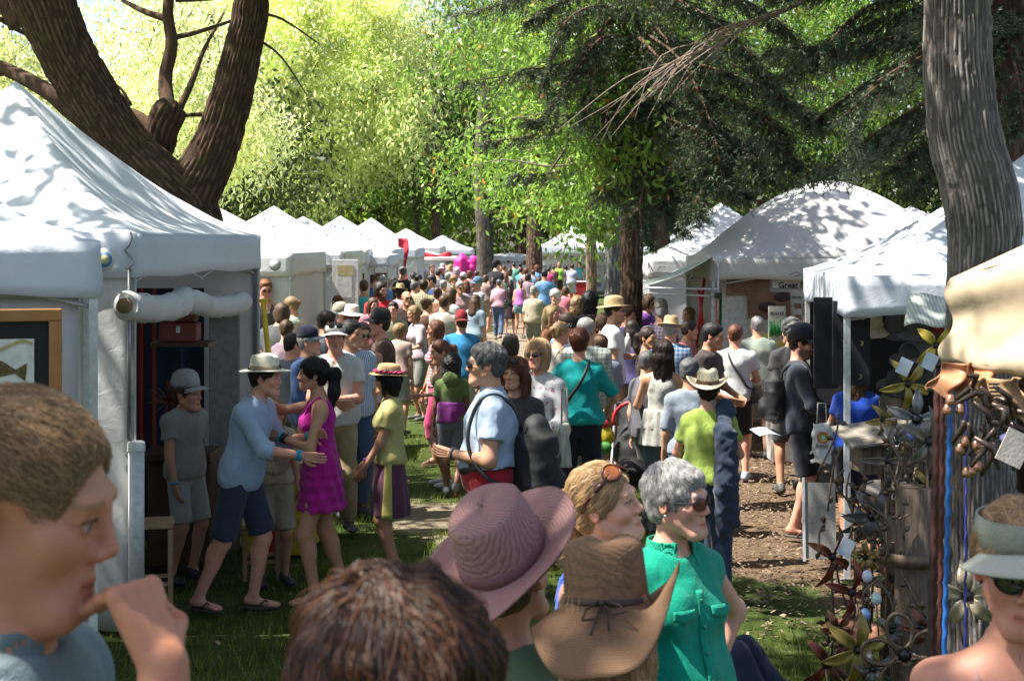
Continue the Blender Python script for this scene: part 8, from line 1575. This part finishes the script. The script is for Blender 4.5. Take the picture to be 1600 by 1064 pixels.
def closeups():
    # man in profile with his fist at his mouth
    d = 1.6; g = GZ(0, d); x = (4 - 800) * d / FPX
    top = CAM_H - (600 - HOR) * d / FPX - g; h = top - .008
    r, s = make_person((x, d, g), h, 88, 'large blurred man in profile at the left edge, fist raised to his mouth', 'm', ('polo', (.15, .21, .22)), ('none', 0), ('crop', (.33, .185, .085)), None,
                       {'world': 1, 'h': {-1: (-.05, -.195, 1.462), 1: (.2, -.05, 1.0)}, 'pole': {-1: (-.15, -.6, -1)}, 'dir': {-1: (.25, .45, .86)}, 'hd': {-1: (.5, .75, -.35)}, 'curl': {-1: 1.7}, 'fist': -1}, hpitch=13, skin=(.48, .225, .13), lod=0, upper_only=True, res=.0058, headres=.0030, seed=3, shoes=None)
    strands(r, s.hair, s.H, 15000, .065, (.30, .19, .095), crown=(0, .095, .075), grav=.05, lift=.014, seed=1, mess=.15, rad=.0008)
    # back of the brown-haired head
    d = 1.28; g = GZ(0, d); x = (612 - 800) * d / FPX; top = CAM_H - (866 - HOR) * d / FPX - g
    r, s = make_person((x, d, g), top - .03, 176, 'back of a short layered reddish-brown head at the bottom edge', 'f', ('tee', (.05, .05, .06)), ('none', 0), ('layered', (.035, .015, .008)), None, 'stand', skin='tan', lod=0, upper_only=True, res=.010, headres=.0032, seed=5, shoes=None)
    strands(r, s.hair, s.H, 16000, .085, (.042, .017, .009), crown=(.01, .035, .12), grav=.45, lift=.010, seed=2, mess=.16, rad=.0008)
    strands(r, s.hair, s.H, 2500, .09, (.10, .040, .016), crown=(.01, .035, .12), grav=.35, lift=.015, seed=12, mess=.25, rad=.0009)  # lighter orange strands put the rim highlights into the hair colour
    # mauve straw hat
    d = 2.8; g = GZ(0, d); x = (790 - 800) * d / FPX; top = CAM_H - (764 - HOR) * d / FPX - g
    r, s = make_person((x, d, g), top - .058, 155, 'woman in a large mauve straw hat with its brim turned up, seen from behind', 'f', ('half', (.12, .19, .10)), ('none', 0), ('short', (.10, .06, .03)), None, 'stand', hroll=9, hpitch=-4, skin='red', lod=0, upper_only=True, res=.010, headres=.005, seed=6, shoes=None)
    hm = strawmat((.36, .19, .175), 1.0)
    wide_hat(r, s.H, hm, 'hat', .122, .084, .098, .078, lambda t, a: t * (-.03 * max(0, math.sin(a)) + .03 * max(0, math.cos(a - 3.0)) + .01) + .01 * t * t * math.sin(3 * a + 1), tilt=(-24, 1), band=(plain('mauve_band', (.20, .085, .09), .8), .03), up=.045)
    # blonde woman with sunglasses pushed up
    d = 4.0; g = GZ(0, d); x = (936 - 800) * d / FPX; top = CAM_H - (716 - HOR) * d / FPX - g
    r, s = make_person((x, d, g), top - .006, 66, 'smiling blonde woman with amber sunglasses pushed up into her hair', 'f', ('tank', (.03, .09, .42)), ('none', 0), ('pony', (.46, .30, .15)), None, 'stand', hpitch=-10, hroll=-6, skin=(.66, .36, .25), lod=0, upper_only=True, res=.010, headres=.0034, seed=7, shoes=None, smile=1)
    strands(r, s.hair, s.H, 9000, .10, (.50, .34, .18), flow=(0, .9, -.25), lift=.004, seed=3, mess=.10, rad=.0006)
    H = s.H; am = glass_lens((.35, .10, .02)); fr = MB(); 
    for sx in (-1, 1):
        lm = MB(); lens = lambda u, v: Vector(H.p(sx * (.036 + .026 * v * math.cos(u * 6.283)), -.062 + .020 * v * math.sin(u * 6.283) + abs(sx * (.036 + .026 * v * math.cos(u * 6.283))) ** 2 * 6, .112 + .016 * v * math.sin(u * 6.283) - abs(.036 + .026 * v * math.cos(u * 6.283)) ** 2 * 6))
        lm.grid(lens, 16, 3); lm.build('glasses_lens', am, r, thick=.002); fr.tube([lens(i / 16, 1.05) for i in range(17)], .0035, 6, caps=False)
        fr.tube([H.p(sx * .060, -.045, .09), H.p(sx * .080, -.01, .065), H.p(sx * .086, .03, .03), H.p(sx * .083, .05, .0)], [.006, .008, .007, .004], 7)
    fr.build('glasses_frame', plain('tortoise', (.09, .02, .015), .2, scale=40, var=.4), r)
    # brown straw hat with leather cord
    d = 2.6; g = GZ(0, d); x = (948 - 800) * d / FPX; top = CAM_H - (846 - HOR) * d / FPX - g
    r, s = make_person((x, d, g), top - .055, 172, 'woman in a dark brown straw cowboy hat with a knotted leather cord, seen from behind', 'f', ('tank', (.02, .03, .09)), ('none', 0), ('long', (.36, .22, .11)), None, 'stand', hroll=2, hpitch=12, skin='red', lod=0, upper_only=True, res=.010, headres=.005, seed=8, shoes=None)
    strands(r, s.hair, s.H, 5000, .12, (.46, .30, .16), flow=(0, .1, -1), lift=.006, seed=6, mess=.12, rad=.0007, zmin=-.3)
    cm = plain('leather_cord', (.04, .018, .012), .6)
    h, o, RR = wide_hat(r, s.H, strawmat((.20, .11, .055), 1.5), 'hat', .118, .087, .092, .072, lambda t, a: t ** 1.5 * (.070 * max(0, -math.cos(a)) ** 2.2 - .035 * max(0, math.cos(a)) ** 2) - t * .11 * max(0, math.sin(a)) ** 1.3 - .03 * t * max(0, -math.sin(a)) + .008 * t * math.sin(5 * a), tilt=(-3, 2), band=(cm, .01), pinch=.014, up=.05, sq=(.84, 1.1))
    mb = MB(); P = lambda x, y, z: o + RR @ Vector((x, y, z)); mb.tube([P(-.005, .103, .016), P(-.03, .118, .012), P(-.045, .125, .0), P(-.02, .120, -.004), P(0, .104, .014)], .0028, 6); mb.tube([P(.005, .103, .016), P(.028, .120, .006), P(.035, .128, -.012), P(.012, .122, -.012), P(0, .104, .014)], .0028, 6); mb.tube([P(0, .105, .014), P(-.01, .125, -.012), P(-.012, .140, -.030)], .0025, 6); mb.tube([P(0, .105, .014), P(.012, .128, -.015), P(.02, .145, -.036)], .0025, 6); mb.ell(P(0, .106, .014), (.006, .006, .006), 8); mb.build('cord_bow', cm, h)
    # grey-haired woman in the green blouse
    d = 4.3; g = GZ(0, d); x = (1052 - 800) * d / FPX; top = CAM_H - (712 - HOR) * d / FPX - g
    r, s = make_person((x, d, g), top - .012, 34, 'grey-haired woman in glasses and a sleeveless green blouse, hand on hip', 'f', ('vest', (.0, .30, .19)), ('jeans', (.03, .04, .08)), ('short', (.36, .35, .33)), None,
                       {'h': {1: (.215, .06, .985), -1: (-.22, -.03, .80)}, 'pole': {1: (1, .35, -.1)}, 'hd': {1: (-.2, .2, -1)}}, hyaw=22, skin=(.60, .33, .24), lod=0, res=.0105, headres=.0034, seed=9, fat=1.25, glasses='clear')
    strands(r, s.hair, s.H, 9000, .06, (.42, .41, .39), crown=(-.02, .06, .10), grav=.5, lift=.008, seed=5, mess=.22, rad=.00055)
    gm = cloth((.0, .30, .19)); bands(r, s, 1, [(.45, .45, .46)], 'watch')
    f = Field(s.up(0, .01, 1.47) - .15, s.up(0, .01, 1.47) + .15, .005); k = s.k
    f.tube(s.up(0, .012, 1.42), s.up(0, .014, 1.50), s.ex, [0, .5, 1], sc_arr([.112, .084, .076], k), sc_arr([.098, .080, .076], k), k=.01); f.tube(s.up(0, .012, 1.40), s.up(0, .012, 1.52), s.ex, [0, 1], sc_arr([.092, .066], k), sc_arr([.080, .068], k), k=.004, mode='sub'); f.ell(s.up(0, -.11, 1.45), np.array([.040, .08, .09]) * k, .005, 'sub', s.L); V, Q = f.poly(); mesh_np('collar', V, Q, None, gm, r)
    mb = MB(); zz = [1.33, 1.25, 1.17, 1.09, 1.01, .93]
    tv = np.empty(len(s.top.data.vertices) * 3, np.float32); s.top.data.vertices.foreach_get('co', tv); tv = tv.reshape(-1, 3)
    def onf(x, z, o=.003):
        p = s.up(x, 0, z); m = (np.abs(tv[:, 0] - p[0]) < .012) & (np.abs(tv[:, 2] - p[2]) < .012); return Vector((p[0], (tv[m, 1].min() if m.any() else -.15) - o, p[2]))
    for sx in (-1, 1):
        mb = MB(); mb.grid(lambda u, v: onf(sx * .075 + (u - .5) * .08, 1.31 - v * .03 - .012 * (1 - abs(u - .5) * 2) * v), 10, 3); mb.build('pocket_flap', gm, r, thick=.003)
    mb = MB(); mb.grid(lambda u, v: onf((u - .5) * .026, 1.36 - v * .44, .0025), 3, 30); mb.build('placket', gm, r, thick=.002)
    for z in zz: mb = MB(); mb.ell(onf(0, z, .006), (.006, .003, .006), 8); mb.build('button', plain('green_button', (.02, .18, .12), .3, bump=0), r)
    mb = MB(); mb.ell(s.H.p(-.080, .004, -.036), (.004, .004, .004), 8); mb.build('earring', plain('pearl', (.8, .78, .75), .2, bump=0), r)
    # woman in the visor
    d = 2.5; g = GZ(0, d); x = (1594 - 800) * d / FPX; top = CAM_H - (770 - HOR) * d / FPX - g
    r, s = make_person((x, d, g), top - .008, -14, 'woman in a sage green visor and black sunglasses at the right edge, shoulders bare', 'f', ('strap', (.55, .30, .28)), ('none', 0), ('bun', (.42, .27, .15)), None, 'stand', skin=(.52, .25, .17), lod=0, upper_only=True, res=.010, headres=.0034, seed=11, shoes=None, glasses='sun', hpitch=6)
    strands(r, s.hair, s.H, 6000, .08, (.46, .30, .16), flow=(0, .9, -.2), lift=.006, seed=7, mess=.16, rad=.00055)
    add_hat(r, s.H, ('visor', (.26, .29, .22), (.40, .42, .34)))
    # somebody sitting on the grass behind her
    d = 7.6; g = GZ(0, d); x = (1072 - 800) * d / FPX
    make_person((x, d, g - .74), 1.66, 78, 'person in dark jeans and shoes sitting on the grass behind the green blouse', 'm', ('tee', (.1, .1, .12)), ('jeans', (.02, .03, .06)), ('short', 'dark'), None, {'sit': 1, 'f': {1: (.12, -.62, .76), -1: (-.12, -.52, .76)}, 'h': {1: (.2, -.2, 1.0), -1: (-.2, -.2, 1.0)}}, lod=1, seed=13, shoes=('shoe', (.03, .03, .035)))
import time
_t=time.time()
ground(); trees(); left_row(); right_row(); print('TIME',time.time()-_t)
people(); print('TIME',time.time()-_t)
closeups()
print('TIME',time.time()-_t, sum(len(o.data.polygons) for o in bpy.data.objects if o.type=='MESH'), len(bpy.data.objects))
